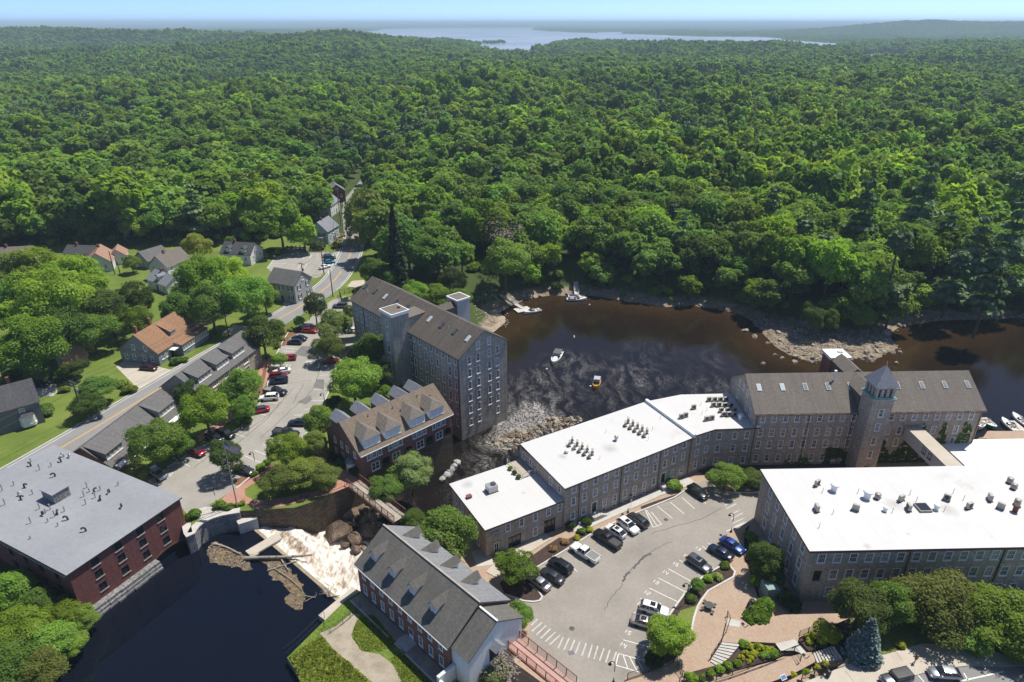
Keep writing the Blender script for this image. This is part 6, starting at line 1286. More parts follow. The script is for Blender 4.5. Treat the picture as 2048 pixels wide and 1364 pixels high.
house((762,400),6,4.5,-10,3.0,4.2,M_['clap_blue'],M_['roof_blue'],'pale blue glazed porch in front of the gabled house',wins=(4,3),chim=False,door=False,name='porch',f=zf,gable_win=0)
house((600,330),13,5,3,2.5,3.6,M_['clap_lgrey'],M_['slate_dark'],'long low pale shed in the shade of trees',chim=False,name='shed',f=zf,gable_win=0)
house((835,140),12,8,84,5.0,8.2,M_['clap_white'],M_['roof_blue'],'white house with blue grey roof half hidden left of the road',wins=(4,2),storeys=2,f=zf)
house((905,25),12,8,112,5.5,8.6,M_['redbarn'],M_['roof_green_l'],'dark red barn with pale metal roof by the far road',name='barn',chim=False,f=zf)
house((1265,390),7,6,5,4.6,7.2,M_['tanwall'],M_['slate_grey'],'small tan gabled house with grey roof behind the tall spruce',wins=(2,2),storeys=2,chim=False,f=zf)
g = G(931,182,20)
house((931,184),17,11,-35,7,13,M_['clap_lgrey'],M_['roof_blue'],'large grey house with dormers standing alone in the distant woods',storeys=2,dorm=2,z0=float(T(np.array([g.x]),np.array([g.y]))[0]) - 0.5)
house((1128,430),8,8,30,3,9,M_['tanwall'],plain('brown_tent_roof',(0.30,0.24,0.18),0.9),'brown pointed roof peeking out of the woods',chim=False)
house((1912,194),16,10,5,4,8,M_['clap_white'],M_['roof_blue'],'pale house half hidden by the distant trees at the right',chim=False)
# grey green house with rust roof
zg = hgt(z1(475,525),z1(462,428),ZL);GH = BF(z1(462,428),z1(800,212),zg,11.5)
r = root_for(GH,'house','grey green clapboard house with rust brown roof and long glazed porch','house')
rz_ = zg + 4.6
h = win_rows(r,GH,'left',[GH.D - v for v in (2.0,4.4,7.4,9.8)],[ZL + 1.7],0.95,1.6,frame=None) + win_rows(r,GH,'left',[GH.D - v for v in (3.4,7.0)],[ZL + 4.6],0.95,1.6)
hf = win_rows(r,GH,'front',[1.6,3.2],[ZL + 2.0],1.2,1.8,'pair')
mb = walls(GH,7.5,zg,hf,(),(),h);gable_tri(mb,GH.L,GH.D,zg,rz_);gable_tri(mb,0,GH.D,zg,rz_,False);mb.build('wall',M_['clap_green'],r)
rf = gable_roof(0,GH.L,0,GH.D,zg,rz_,0.35,0.3).build('roof',M_['roof_rust'],r)
m2 = MB();a,b = GH.L * 0.36,GH.L;m2.b2((a,-2.4,7.5),(b - 0.05,-0.01,ZL + 3.3));pch = m2.build('porch',M_['clap_green'],r)
m2 = MB();slab(m2,[(a - 0.3,-2.7,ZL + 3.35),(b + 0.2,-2.7,ZL + 3.35),(b + 0.2,0.3,zg + 0.35),(a - 0.3,0.3,zg + 0.35)],0.14);m2.build('porch_roof',M_['roof_rust'],pch)
n = 11
for k in range(n): put_window(pch,(a + (b - a) * (k + 0.5) / n,-2.4,ZL + 2.2),0,(b - a) / n - 0.18,1.4,'sash',0.08,out=0.03)
m2 = MB();m2.b2((a - 2.4,-1.8,ZL + 2.6),(a,-0.02,ZL + 2.75));m2.build('entrance_roof',MAT['white'],r);m2 = MB();m2.b2((a - 1.7,-0.06,ZL),(a - 0.7,0,ZL + 2.1));m2.build('door',MAT['dark'],r)
u = GH.L * 0.50;m2 = MB();m2.b2((u - 1.0,1.5,zg + 0.8),(u + 1.0,5.2,zg + 2.7));d = m2.build('dormer',M_['clap_green'],r);m2 = MB();slab(m2,[(u - 1.3,1.2,zg + 2.65),(u + 1.3,1.2,zg + 2.65),(u + 1.3,5.6,zg + 4.6),(u - 1.3,5.6,zg + 4.6)],0.12);m2.build('dormer_roof',M_['roof_rust'],d)
for k in (-0.6,0,0.6): put_window(d,(u + k,1.5,zg + 1.8),0,0.55,1.2,'plain',0.08,out=0.03)
for uu,h_ in ((GH.L * 0.12,1.5),(GH.L * 0.42,1.6)): m2 = MB();m2.b2((uu - 0.35,GH.D / 2 + 0.8,rz_ - 0.8),(uu + 0.35,GH.D / 2 + 1.5,rz_ + h_));m2.build('chimney',MAT['brick'],rf)
# dark grey house at the left edge
zg = hgt(z8(445,800),z8(375,595),ZL);B_ = G(*z8(375,595),zg);A_ = G(*z8(0,700),zg);DH = BF(z8(0,700),z8(375,595),zg,9.5,dL=6.0)
r = root_for(DH,'house','dark grey house with white bay window at the left edge','house')
hf = win_rows(r,DH,'front',[DH.L - v for v in (3.4,9.0,10.3)],[zg - 1.3],1.05,1.5)
mb = walls(DH,7.5,zg,hf);gable_tri(mb,DH.L,DH.D,zg,zg + 3.6);gable_tri(mb,0,DH.D,zg,zg + 3.6,False);mb.build('wall',M_['clap_grey'],r)
rf = gable_roof(0,DH.L,0,DH.D,zg,zg + 3.6,0.35,0.3).build('roof',M_['slate_dark'],r)
for v in (2.9,11.2):
 cx_ = DH.L - v;m2 = MB();m2.prism([(cx_ - 1.5,0),(cx_ - 1.0,-0.9),(cx_ + 1.0,-0.9),(cx_ + 1.5,0)],ZL + 0.5,ZL + 3.0);bw = m2.build('bay_window',M_['white'],r)
 m2 = MB();ap = [(cx_ - 0.9,-0.02,ZL + 3.75),(cx_ + 0.9,-0.02,ZL + 3.75)];q = [(cx_ - 1.7,0,ZL + 3.02),(cx_ - 1.1,-1.1,ZL + 3.02),(cx_ + 1.1,-1.1,ZL + 3.02),(cx_ + 1.7,0,ZL + 3.02)];m2.face([q[0],q[1],ap[0]]);m2.face([q[1],q[2],ap[1],ap[0]]);m2.face([q[2],q[3],ap[1]]);m2.face(q[::-1]);m2.build('bay_roof',M_['slate_dark'],bw)
 put_window(bw,(cx_,-0.9,ZL + 1.9),0,1.3,1.5,'sash',0.1,out=0.03);put_window(bw,(cx_ - 1.25,-0.45,ZL + 1.9),-1.06,0.7,1.5,'sash',0.1,out=0.03);put_window(bw,(cx_ + 1.25,-0.45,ZL + 1.9),1.06,0.7,1.5,'sash',0.1,out=0.03)
u = DH.L - 10.2;m2 = MB();m2.b2((u - 1.3,0.9,zg + 0.4),(u + 1.3,4.0,zg + 2.1));d = m2.build('dormer',M_['clap_grey'],r);m2 = MB();slab(m2,[(u - 1.6,0.6,zg + 2.1),(u + 1.6,0.6,zg + 2.1),(u + 1.6,4.4,zg + 3.4),(u - 1.6,4.4,zg + 3.4)],0.12);m2.build('dormer_roof',M_['slate_dark'],d)
for k in (-0.6,0.6): put_window(d,(u + k,0.9,zg + 1.3),0,0.95,1.2,'sash',0.09,out=0.03)
m2 = MB();m2.b2((DH.L - 4.3,DH.D / 2 + 0.6,zg + 2.2),(DH.L - 3.6,DH.D / 2 + 1.4,zg + 5.0));m2.build('chimney',MAT['brick_old'],rf)
mb = MB();mb.b2((DH.L - 6.5,DH.D,7.5),(DH.L - 0.4,DH.D + 5,zg - 1.6));wg = mb.build('rear_wing',M_['clap_grey'],r);mb = MB();slab(mb,[(DH.L - 6.8,DH.D - 0.2,zg + 0.4),(DH.L - 0.1,DH.D - 0.2,zg + 0.4),(DH.L - 0.1,DH.D + 5.4,zg - 1.5),(DH.L - 6.8,DH.D + 5.4,zg - 1.5)],0.15);mb.build('rear_roof',M_['slate_dark'],wg)
house((705,190),5.5,5,55,2.3,4.6,MAT['stone_mill'],plain('orange_brown_roof',(0.38,0.23,0.14),0.9,var=0.1),'small stone shed with orange brown roof on the lawn',wins=(0,0),chim=False,door=False,gable_win=0,name='shed',f=z8)
# open pavilion by the car park
g = G(*z1(1990,320),ZL + 2.6);r = empty('pavilion',(g.x,g.y,ZL),R(15),'small open pavilion with pale roof beside the granite mill','pavilion')
for x in (-2.2,2.2):
 for y in (-1.6,1.6): m2 = MB();m2.tube([(x,y,0),(x,y,2.5)],0.09,6);m2.build('post',MAT['white'],r)
m2 = MB();slab(m2,[(-2.7,-2.1,2.5),(2.7,-2.1,2.5),(2.7,0,3.1),(-2.7,0,3.1)],0.1);slab(m2,[(2.7,2.1,2.5),(-2.7,2.1,2.5),(-2.7,0,3.1),(2.7,0,3.1)],0.1);m2.build('roof',MAT['concrete_tan'],r)
# cars
STY = {
 'sedan': dict(L=4.7,w=0.91,top=[(-1,.62),(-.985,.86),(-.9,.97),(-.62,1.0),(.18,.98),(.42,.96),(.78,.86),(.94,.72),(.99,.55),(1,.42)],gh=(.40,.10,-.40,-.74,.97,1.44),wb=(.59,-.57),wr=.33),
 'suv': dict(L=4.65,w=0.94,top=[(-1,.60),(-.99,.95),(-.96,1.08),(-.6,1.10),(.18,1.08),(.42,1.06),(.80,.98),(.94,.86),(.99,.62),(1,.45)],gh=(.45,.16,-.74,-.96,1.07,1.70),wb=(.61,-.58),wr=.37),
 'hatch': dict(L=4.3,w=0.89,top=[(-1,.60),(-.99,.90),(-.95,1.0),(-.6,1.02),(.2,1.0),(.45,.98),(.80,.88),(.94,.74),(.99,.56),(1,.42)],gh=(.50,.14,-.58,-.94,1.0,1.52),wb=(.60,-.58),wr=.34),
 'pickup': dict(L=5.85,w=1.0,top=[(-1,.62),(-.995,1.02),(-.97,1.08),(-.3,1.10),(.18,1.12),(.42,1.12),(.84,1.08),(.95,.98),(.99,.70),(1,.5)],gh=(.44,.22,-.16,-.22,1.11,1.84),wb=(.64,-.58),wr=.42),
 'jeep': dict(L=4.3,w=0.93,top=[(-1,.62),(-.995,1.0),(-.97,1.10),(-.3,1.12),(.18,1.12),(.42,1.12),(.86,1.06),(.96,1.0),(.995,.70),(1,.5)],gh=(.34,.24,-.92,-.97,1.11,1.82),wb=(.64,-.58),wr=.42)}
CARM = {}
def car_meshes(st):
 if st in CARM: return CARM[st]
 d = STY[st];h = d['L'] / 2;w = d['w'];out = {}
 mb = MB();vs_ = [];fs = [];n = 0
 for xf,zt in d['top']:
  e = abs(xf);ww = w * (1 - 0.02 * e - 0.16 * max(0,e - 0.82) / 0.18 * (1 if st != 'jeep' else 0.3));x = xf * h
  zs = max(0.26,0.30 + 0.12 * max(0,e - 0.9) / 0.1)
  zt2 = max(zt,zs + 0.1);mid = zs + (zt2 - zs) * 0.5
  sec = [(0.0,zs),(0.90 * ww,zs),(ww,mid),(0.965 * ww,zt2 - 0.06),(0.84 * ww,zt2),(0.0,zt2 + 0.035)]
  full = [(x,-y,z) for y,z in sec] + [(x,y,z) for y,z in sec[::-1][1:-1]]
  vs_ += full;n = len(full)
 k = len(d['top'])
 for i in range(k - 1):
  for j in range(n): fs.append((i * n + j,i * n + (j + 1) % n,(i + 1) * n + (j + 1) % n,(i + 1) * n + j))
 mb.mesh(vs_,fs,True);mb.face(vs_[:n][::-1]);mb.face(vs_[-n:])
 out['body'] = mb
 a,b,c,e,zb,zr_ = d['gh'];wb_,wr_ = 0.84 * w,0.66 * w if st != 'jeep' else 0.8 * w
 A,B_,C,E = a * h,b * h,c * h,e * h;zb += 0.0
 rf = MB();m = 5
 rows = []
 for xx,dz in ((B_ + 0.04,-0.03),(B_ - 0.25,0.0),((B_ + C) / 2,0.03),(C + 0.2,0.0),(C - 0.04,-0.04)):
  rows.append([(xx,wr_ * t * 1.02,zr_ + dz - 0.05 * abs(t) ** 3) for t in (-1,-.6,0,.6,1)])
 for i in range(4):
  for j in range(4): rf.face([rows[i][j],rows[i + 1][j],rows[i + 1][j + 1],rows[i][j + 1]][::-1],True)
 pr = [((A,wb_,zb),(B_,wr_,zr_ - .05)),((E,wb_,zb),(C,wr_,zr_ - .05)),(((A + E) / 2 - 0.05,wb_ * 1.0,zb),((B_ + C) / 2 - .05,wr_,zr_ - .05))]
 if st in ('suv','jeep'): pr.append(((E + 0.95,wb_,zb),(C + 0.75,wr_,zr_ - .05)))
 for p,q in pr:
  for s in (-1,1): rf.tube([(p[0],p[1] * s,p[2]),(q[0],q[1] * s * 1.01,q[2])],0.045,4,False)
 for s in (-1,1): rf.tube([(B_,s * wr_ * 1.01,zr_ - .05),(C,s * wr_ * 1.01,zr_ - .05)],0.05,4,False)
 out['roof'] = rf
 o = MB();o.face([(A,-wb_,zb),(A,wb_,zb),(B_,wr_,zr_ - .04),(B_,-wr_,zr_ - .04)]);out['windscreen'] = o
 o = MB();o.face([(E,wb_,zb),(E,-wb_,zb),(C,-wr_,zr_ - .05),(C,wr_,zr_ - .05)]);out['rear_window'] = o
 for s,nm in ((1,'side_window_l'),(-1,'side_window_r')):
  o = MB();q = [(E,s * wb_,zb),(C,s * wr_,zr_ - .05),(B_,s * wr_,zr_ - .05),(A,s * wb_,zb)];o.face(q if s > 0 else q[::-1]);out[nm] = o
 o = MB();r = d['wr'];prof = [(r * .62,-.11),(r * .95,-.11),(r,-.06),(r,.06),(r * .95,.11),(r * .62,.11)]
 o.lathe(prof,14);o.v = [(x,z,y) for x,y,z in o.v];out['wheel'] = o
 o = MB();o.lathe([(r * .60,-.10),(r * .64,.0),(r * .60,.10)],10)
 for k in range(5): t = k * 1.2566;o.box((math.cos(t) * r * .3,math.sin(t) * r * .3,0),(r * .62,.07,.215),t)
 o.v = [(x,z,y) for x,y,z in o.v];out['rim'] = o
 o = MB();o.box((0,0,0),(0.16,0.36,0.13));out['headlight'] = o
 o = MB();o.box((0,0,0),(0.12,0.28 if st != 'pickup' else 0.14,0.16 if st != 'pickup' else 0.34));out['tail'] = o
 o = MB();o.box((0,0,0),(0.14,0.2,0.13));out['mirror'] = o
 CARM[st] = {k: v.data(k if not k.startswith('side') else 'side_window') for k,v in out.items()}
 return CARM[st]
def setm(o,m):
 if not o.data.materials: o.data.materials.append(MAT['plastic'])
 o.material_slots[0].link = 'OBJECT';o.material_slots[0].material = m
def car(pxc,fr,rear_,st,col,label,z,f=None,extra=None,group='parked cars'):
 F = (lambda p: f(*p)) if f else (lambda p: p)
 g = G(*F(pxc),z + 0.75);a = G(*F(fr),z + 0.5);b = G(*F(rear_),z + 0.5);ang = math.atan2(a.y - b.y,a.x - b.x)
 M = car_meshes(st);d = STY[st];h = d['L'] / 2;w_ = d['w'];nm = {'sedan': 'parked_car','suv': 'parked_suv','hatch': 'parked_hatchback','pickup': 'pickup_truck','jeep': 'off_road_car'}[st]
 r = empty(nm,(g.x,g.y,z),ang,label,{'pickup': 'pickup truck','suv': 'suv'}.get(st,'car'),group)
 P = PAINT[col]
 def part(n_,key,m,loc=(0,0,0),rot=(0,0,0),par=r):
  o = new_obj(n_,M[key],par,loc,rot);setm(o,m);return o
 part('body','body',P);part('roof','roof',P if extra != 'black_top' else MAT['plastic'])
 part('windscreen','windscreen',MAT['carglass']);part('rear_window','rear_window',MAT['carglass']);part('side_window','side_window_l',MAT['carglass']);part('side_window','side_window_r',MAT['carglass'])
 for x in d['wb']:
  for s in (-1,1):
   wh = part('wheel','wheel',MAT['rubber'],(x * h,s * (w_ - 0.10),d['wr']));part('rim','rim',MAT['rim'],par=wh)
 zh = {'sedan': .66,'suv': .80,'hatch': .70,'pickup': .90,'jeep': .88}[st]
 for s in (-1,1):
  part('headlight','headlight',MAT['headlamp'],(h * .945,s * w_ * .70,zh));part('tail_light','tail',MAT['taillamp'],(-h * .975,s * w_ * .74,zh + .14));part('wing_mirror','mirror',P,(d['gh'][0] * h - .25,s * (w_ + .07),d['gh'][4] + .06))
 if st == 'pickup':
  x0,x1 = -h * .965,-h * .26
  if extra == 'cover': o = MB();o.b2((x0,-w_ * .83,1.09),(x1,w_ * .83,1.19));o.build('bed_cover',plain('tonneau_vinyl',(0.20,0.195,0.19),0.8),r);
  else:
   o = MB();o.b2((x0 + .06,-w_ * .76,1.085),(x1 - .05,w_ * .76,1.15));o.build('bed_floor',MAT['plastic'],r)
  o = MB()
  for y in (-1,1): o.b2((x0,y * w_ * .84,1.0),(x1,y * w_ * .93,1.26))
  o.b2((x0 - .05,-w_ * .93,1.0),(x0 + .05,w_ * .93,1.26));o.build('bed_rail',P,r)
 if st == 'jeep': o = MB();o.tube([(-h - .02,0,.95),(-h - .24,0,.95)],.36,12);o.build('spare_wheel',MAT['rubber'],r)
 if extra == 'sunroof': o = MB();b = d['gh'][1] * h;zr_ = d['gh'][5];o.box((b - 0.62,0,zr_ + .012),(0.8,0.9 * w_,.03));o.build('sunroof',MAT['carglass'],r)
 if extra == 'bars':
  for s in (-1,1): o = MB();b,c = d['gh'][1] * h,d['gh'][2] * h;o.tube([(b - .2,s * w_ * .58,d['gh'][5] + .05),(c + .2,s * w_ * .58,d['gh'][5] + .05)],.03,4);o.build('roof_rail',MAT['rim'],r)
 return r
GL_,GRR,GFF = 'cars parked by the shops','cars parked in the mill yard','cars in the car park across the road'
CARS = [
 ((1680,240),(1738,248),(1620,240),'sedan','red','bright red saloon nearest the road at the top of the car park',ZL + .03,z1,None,GL_),
 ((1597,300),(1535,290),(1660,310),'sedan','navy','dark blue saloon behind another dark blue car near the top of the car park',ZL + .03,z1,None,GL_),
 ((1562,332),(1505,330),(1620,335),'hatch','navy','dark blue hatchback beside the dark saloon by the shrub bed',ZL + .03,z1,None,GL_),
 ((1510,460),(1470,462),(1548,458),'hatch','red','red car half hidden behind a small round tree',ZL + .03,z1,None,GL_),
 ((1848,482),(1915,475),(1780,488),'sedan','red','red saloon parked facing right below a tree by the pavilion',ZL + .03,z1,None,GL_),
 ((1455,565),(1395,572),(1512,556),'sedan','white','white saloon behind the red suv by the shop row',ZL + .03,z1,None,GL_),
 ((1430,605),(1510,595),(1350,612),'suv','darkred','dark red suv between a white saloon and a navy suv',ZL + .03,z1,None,GL_),
 ((1432,645),(1362,652),(1500,637),'suv','navy','navy blue suv beside the dark red suv',ZL + .03,z1,'bars',GL_),
 ((1405,730),(1500,742),(1310,718),'pickup','black','black pickup truck with grey bed cover beside a white crossover',ZL + .03,z1,'cover',GL_),
 ((1353,778),(1280,782),(1428,773),'suv','white','white crossover beside the black pickup by the shop row',ZL + .03,z1,None,GL_),
 ((1275,878),(1215,890),(1340,866),'sedan','red','red saloon with dark roof below the white crossover',ZL + .03,z1,'black_top',GL_),
 ((1590,978),(1530,978),(1650,980),'sedan','navy','dark blue saloon half under a tree right of the car park',ZL + .03,z1,None,GL_),
 ((1492,1062),(1600,1078),(1390,1050),'pickup','charcoal','dark grey pickup truck facing right in the car park',ZL + .03,z1,None,GL_),
 ((915,1102),(975,1130),(862,1080),'suv','black','black suv nearest the flagpole tree',ZL + .03,z1,'bars',GL_),
 ((1005,1070),(1075,1088),(940,1048),'suv','black','black suv behind another black suv by the brick path',ZL + .03,z1,None,GL_),
 ((768,1210),(838,1235),(700,1180),'suv','darkred','dark red suv alone in the lower bays of the car park',ZL + .03,z1,'sunroof',GL_),
 ((1535,1298),(1610,1345),(1460,1240),'suv','silver','silver grey suv beside the roof of the brick mill',ZL + .03,z8,None,GL_),
 ((405,297),(455,310),(360,285),'sedan','charcoal','dark grey saloon tucked behind the flagpole tree',ZL + .03,z4,None,GL_),
 ((942,945),(890,945),(998,945),'suv','grey','blue grey suv alone by the timber enclosure near the road',ZL + .03,zf,None,GL_),
 ((1055,1147),(1090,1145),(1010,1150),'sedan','white','white car half hidden beside the wall of the granite mill',ZL + .03,zf,None,GL_),
 ((1445,262),(1540,278),(1365,262),'sedan','maroon','dark maroon saloon in the shade of the grey green house',ZL + .012,z8,None,None),
 ((375,430),(490,420),(265,440),'suv','maroon','dark brown suv on the drive behind the dark grey house',ZL + .012,z8,None,None),
 ((820,624),(862,612),(778,635),'sedan','white','white saloon at the near end of the row across the road',ZL + .012,zf,None,GFF),
 ((855,585),(900,580),(810,590),'hatch','sky','bright blue car in the row across the road',ZL + .012,zf,None,GFF),
 ((858,553),(905,548),(812,558),'suv','charcoal','dark suv in the row across the road',ZL + .012,zf,None,GFF),
 ((848,534),(890,530),(805,538),'sedan','silver','pale silver car at the far end of the row across the road',ZL + .012,zf,None,GFF),
 ((1600,692),(1650,722),(1555,655),'suv','black','black suv in the shade under the shrub by the angled mill',ZR + .02,z6,None,GRR),
 ((930,268),(870,225),(990,312),'suv','charcoal','dark grey suv next to the hatched bay and a white suv',ZR + .02,zr,None,GRR),
 ((865,305),(940,358),(795,250),'suv','white','large white suv with dark sunroof facing the camera',ZR + .02,zr,'sunroof',GRR),
 ((780,340),(710,295),(850,385),'hatch','white','white crossover between the large white suv and the black pickup',ZR + .02,zr,'sunroof',GRR),
 ((725,395),(640,340),(810,450),'pickup','black','black pickup truck with open bed in the mill yard',ZR + .02,zr,None,GRR),
 ((572,488),(480,430),(665,546),'pickup','white','white pickup truck with grey bed cover in the mill yard',ZR + .02,zr,'cover',GRR),
 ((408,573),(340,530),(480,616),'suv','black','black suv left of the white pickup truck',ZR + .02,zr,None,GRR),
 ((350,642),(270,595),(430,692),'sedan','charcoal','dark grey saloon between a black suv and a silver saloon',ZR + .02,zr,None,GRR),
 ((262,683),(200,640),(325,726),'sedan','silver','silver saloon at the end of the row by the planted island',ZR + .02,zr,None,GRR),
 ((1570,435),(1645,482),(1495,388),'sedan','blue','bright blue saloon on the brick paving by the big mill',ZR + .02,zr,None,GRR),
 ((1490,482),(1415,440),(1565,525),'sedan','navy','dark navy saloon beside the bright blue saloon',ZR + .02,zr,None,GRR),
 ((1345,562),(1425,612),(1272,512),'suv','grey','grey suv with panoramic roof in the numbered bays',ZR + .02,zr,'sunroof',GRR),
 ((1040,868),(1135,895),(945,842),'suv','white','white suv with sunroof beside the beige saloon',ZR + .02,zr,'sunroof',GRR),
 ((985,958),(1080,985),(898,935),'sedan','beige','beige white saloon partly under the bright green tree',ZR + .02,zr,'sunroof',GRR),
 ((1310,800),(1215,822),(1415,775),'jeep','grey','grey off road car with black roof on the street at the bottom edge',ZS + .02,zq,'black_top','cars on the street'),
 ((1590,768),(1500,760),(1685,775),'hatch','silver','silver hatchback parked on the street near the walking person',ZS + .02,zq,None,'cars on the street')]
for c in CARS: car(*c[:7],f=c[7],extra=c[8],group=c[9])
# boats
def boat(px,bow,stern,L,W_,hull,label,f=None,canopy=None,motor=True,ws=True,z=0.0,cabin=False):
 F = (lambda p: f(*p)) if f else (lambda p: p);g = G(*F(px),z + 0.5);a = G(*F(bow),z + .5);b = G(*F(stern),z + .5);ang = math.atan2(a.y - b.y,a.x - b.x)
 r = empty('motor_boat',(g.x,g.y,z),ang,label,'boat','boats on the river');h = L / 2;mb = MB();dk = MB();vs_ = [];n = 0;st = [(-1,.88,.72),(-.5,1,.74),(0,1,.80),(.4,.88,.90),(.7,.62,1.0),(.9,.30,1.08),(1,.03,1.12)]
 for xf,wf,zt in st:
  w_ = W_ / 2 * wf;sec = [(-w_,zt),(-w_ * .92,.25),(0,-.25 + .3 * max(0,xf)),(w_ * .92,.25),(w_,zt),(w_ * .86,zt + .02),(w_ * .80,zt - .30 if xf < .45 else zt + .06),(0,zt - .30 if xf < .45 else zt + .12),(-w_ * .80,zt - .30 if xf < .45 else zt + .06),(-w_ * .86,zt + .02)]
  vs_.append([(xf * h,y,zz) for y,zz in sec]);n = len(sec)
 for i in range(len(st) - 1):
  for j in range(n):
   q = [vs_[i][j],vs_[i + 1][j],vs_[i + 1][(j + 1) % n],vs_[i][(j + 1) % n]]
   (mb if j < 4 else dk).face(q[::-1] if j < 4 else q[::-1],j < 4)
 mb.face(vs_[0][:5]);mb.build('hull',hull,r);dk.build('deck',MAT['gelcoat'] if hull is not PAINT['yellow'] else hull,r)
 if ws: o = MB();o.face([(h * .30,-W_ * .38,.85),(h * .30,W_ * .38,.85),(h * .16,W_ * .32,1.35),(h * .16,-W_ * .32,1.35)]);o.face([(h * .30,W_ * .38,.85),(-h * .1,W_ * .43,.85),(h * .0,W_ * .38,1.2),(h * .16,W_ * .32,1.35)]);o.face([(h * .30,-W_ * .38,.85),(h * .16,-W_ * .32,1.35),(h * .0,-W_ * .38,1.2),(-h * .1,-W_ * .43,.85)]);o.build('windscreen',MAT['carglass'],r)
 for s in (-1,1): o = MB();o.box((-h * .15,s * W_ * .2,.75),(.5,.5,.5));o.box((-h * .15 - .25,s * W_ * .2,1.05),(.1,.5,.5));o.build('seat',MAT['vinyl'],r)
 o = MB();o.box((-h * .72,0,.7),(.5,W_ * .7,.45));o.build('bench',MAT['vinyl'],r)
 if canopy:
  o = MB();slab(o,[(-h * .75,-W_ * .42,1.9),(h * .02,-W_ * .40,1.9),(h * .02,W_ * .40,1.9),(-h * .75,W_ * .42,1.9)],.06);o.build('canopy',canopy,r)
  o = MB()
  for x in (-h * .7,h * -.02):
   for s in (-1,1): o.tube([(x,s * W_ * .42,.7),(x,s * W_ * .40,1.88)],.025,4)
  o.build('canopy_frame',MAT['steel'],r)
 if cabin: o = MB();o.box((h * .45,0,1.15),(h * .6,W_ * .5,.3),taper=.7);o.build('cabin_top',MAT['gelcoat'],r)
 if motor: o = MB();o.box((-h - .2,0,.95),(.45,.4,.55),taper=.8);o.box((-h - .2,0,.3),(.18,.14,.9));o.build('outboard_motor',MAT['plastic'],r)
 return r
zp = zm(980,560,5.683)
boat((755,880),(705,965),(800,800),8.2,2.7,MAT['gelcoat'],'white cabin cruiser moored in the middle of the river',zp,MAT['canvas'],False,True,cabin=True)
boat((1210,1180),(1195,1228),(1225,1130),5.2,2.1,PAINT['yellow'],'yellow motor boat with grey canopy moored in the river',zp,plain('grey_canopy',(.35,.38,.45),.8))
boat((480,355),(395,370),(565,335),6.6,2.3,MAT['gelcoat'],'white open motor boat tied at the left landing stage',zp)
boat((985,215),(1085,215),(890,215),7.2,2.5,MAT['gelcoat'],'white motor boat tied across the end of the centre gangway',zp,plain('navy_canvas',(.02,.03,.09),.8))
boat((1960,580),(1925,555),(2000,610),6.5,2.3,MAT['gelcoat'],'white boat tied at the right hand pontoon beyond the mill',z7)
boat((2035,545),(2000,525),(2080,580),6.5,2.3,MAT['gelcoat'],'white boat on the far side of the right hand pontoon',z7)
g = G(*z7(1812,560),.6);boat((1812,562),(1850,590),(1775,530),5.0,2.1,plain('green_boat_cover',(.02,.20,.12),.7),'small boat under a green cover behind the towered mill',z7,None,False,False)
boat((1755,575),(1740,600),(1775,545),4.0,1.8,MAT['gelcoat'],'small white boat beside the green covered boat',z7,None,False,False)
for i,(x,y,s) in enumerate([(643,1010,'white mooring ball beside the cabin cruiser'),(1228,1112,'white mooring ball behind the yellow boat'),(1142,1205,'white mooring ball at the bow of the yellow boat'),(1130,278,'white mooring ball near the centre gangway'),(957,645,'white bird on the open water above the cabin cruiser')]):
 g = G(*zp(x,y),0.2);o = MB()
 if i < 4: o.lathe([(.05,-.25),(.25,-.1),(.3,.1),(.22,.28),(.05,.36)],10);tag(o.build('mooring_ball',MAT['white'],None,(g.x,g.y,.05)),s,'buoy','mooring balls')
 else:
  o.lathe([(.05,0),(.2,.08),(.16,.2),(.02,.26)],8);o.tube([(.12,0,.18),(.26,0,.38),(.36,0,.38)],[.06,.05,.02],5)
  for sg in (-1,1): o.face([(0,sg * .1,.2),(.12,sg * .7,.34),(-.16,sg * .75,.34)])
  tag(o.build('gull',MAT['white'],None,(g.x,g.y,0)),s,'bird')
def dock(name,a,b,wd,z,label,planks=True,rails=True,za=None,grp=None):
 A = Vector((a.x,a.y,z if za is None else za));B_ = Vector((b.x,b.y,z));d = B_ - A;L = math.hypot(d.x,d.y);ang = math.atan2(d.y,d.x);tl = -math.atan2(d.z,L)
 r = empty(name,A,ang,label,name.replace('_',' '),grp);r.rotation_euler = (0,tl,ang);n = max(2,int(L / .5))
 pm = MB();pm.box((0,0,0),(L / n * .9,wd,.07));me = pm.data('plank',MAT['wood_pale'])
 for k in range(n): new_obj('plank',me,r,(L * (k + .5) / n,0,.08))
 for s in (-1,1): o = MB();o.b2((0,s * wd / 2 - .06,-.12),(L,s * wd / 2 + .06,.04));o.build('stringer',MAT['wood'],r)
 if rails:
  for s in (-1,1):
   o = MB();o.tube([(0,s * wd / 2,1.0),(L,s * wd / 2,1.0)],.04,5);o.tube([(0,s * wd / 2,.55),(L,s * wd / 2,.55)],.03,5);o.build('rail',MAT['steel'],r)
   for k in range(int(L / 1.8) + 1): o = MB();o.tube([(min(L,k * 1.8),s * wd / 2,0),(min(L,k * 1.8),s * wd / 2,1.0)],.035,5);o.build('post',MAT['steel'],r)
 return r
dock('gangway',G(*zp(120,175),2.6),G(*zp(375,322),.6),1.5,.6,'grey gangway sloping down to the left landing stage',za=2.8)
dock('landing_stage',G(*zp(290,350),.5),G(*zp(450,318),.5),3.6,.45,'wooden landing stage at the foot of the left gangway',rails=False)
dock('gangway',G(*zp(968,-20),3.0),G(*zp(985,178),.6),1.6,.6,'pale wooden gangway reaching out from the wooded bank',za=3.6)
dock('landing_stage',G(*zp(890,182),.5),G(*zp(1080,182),.5),2.2,.45,'wooden landing stage at the end of the centre gangway',rails=False)
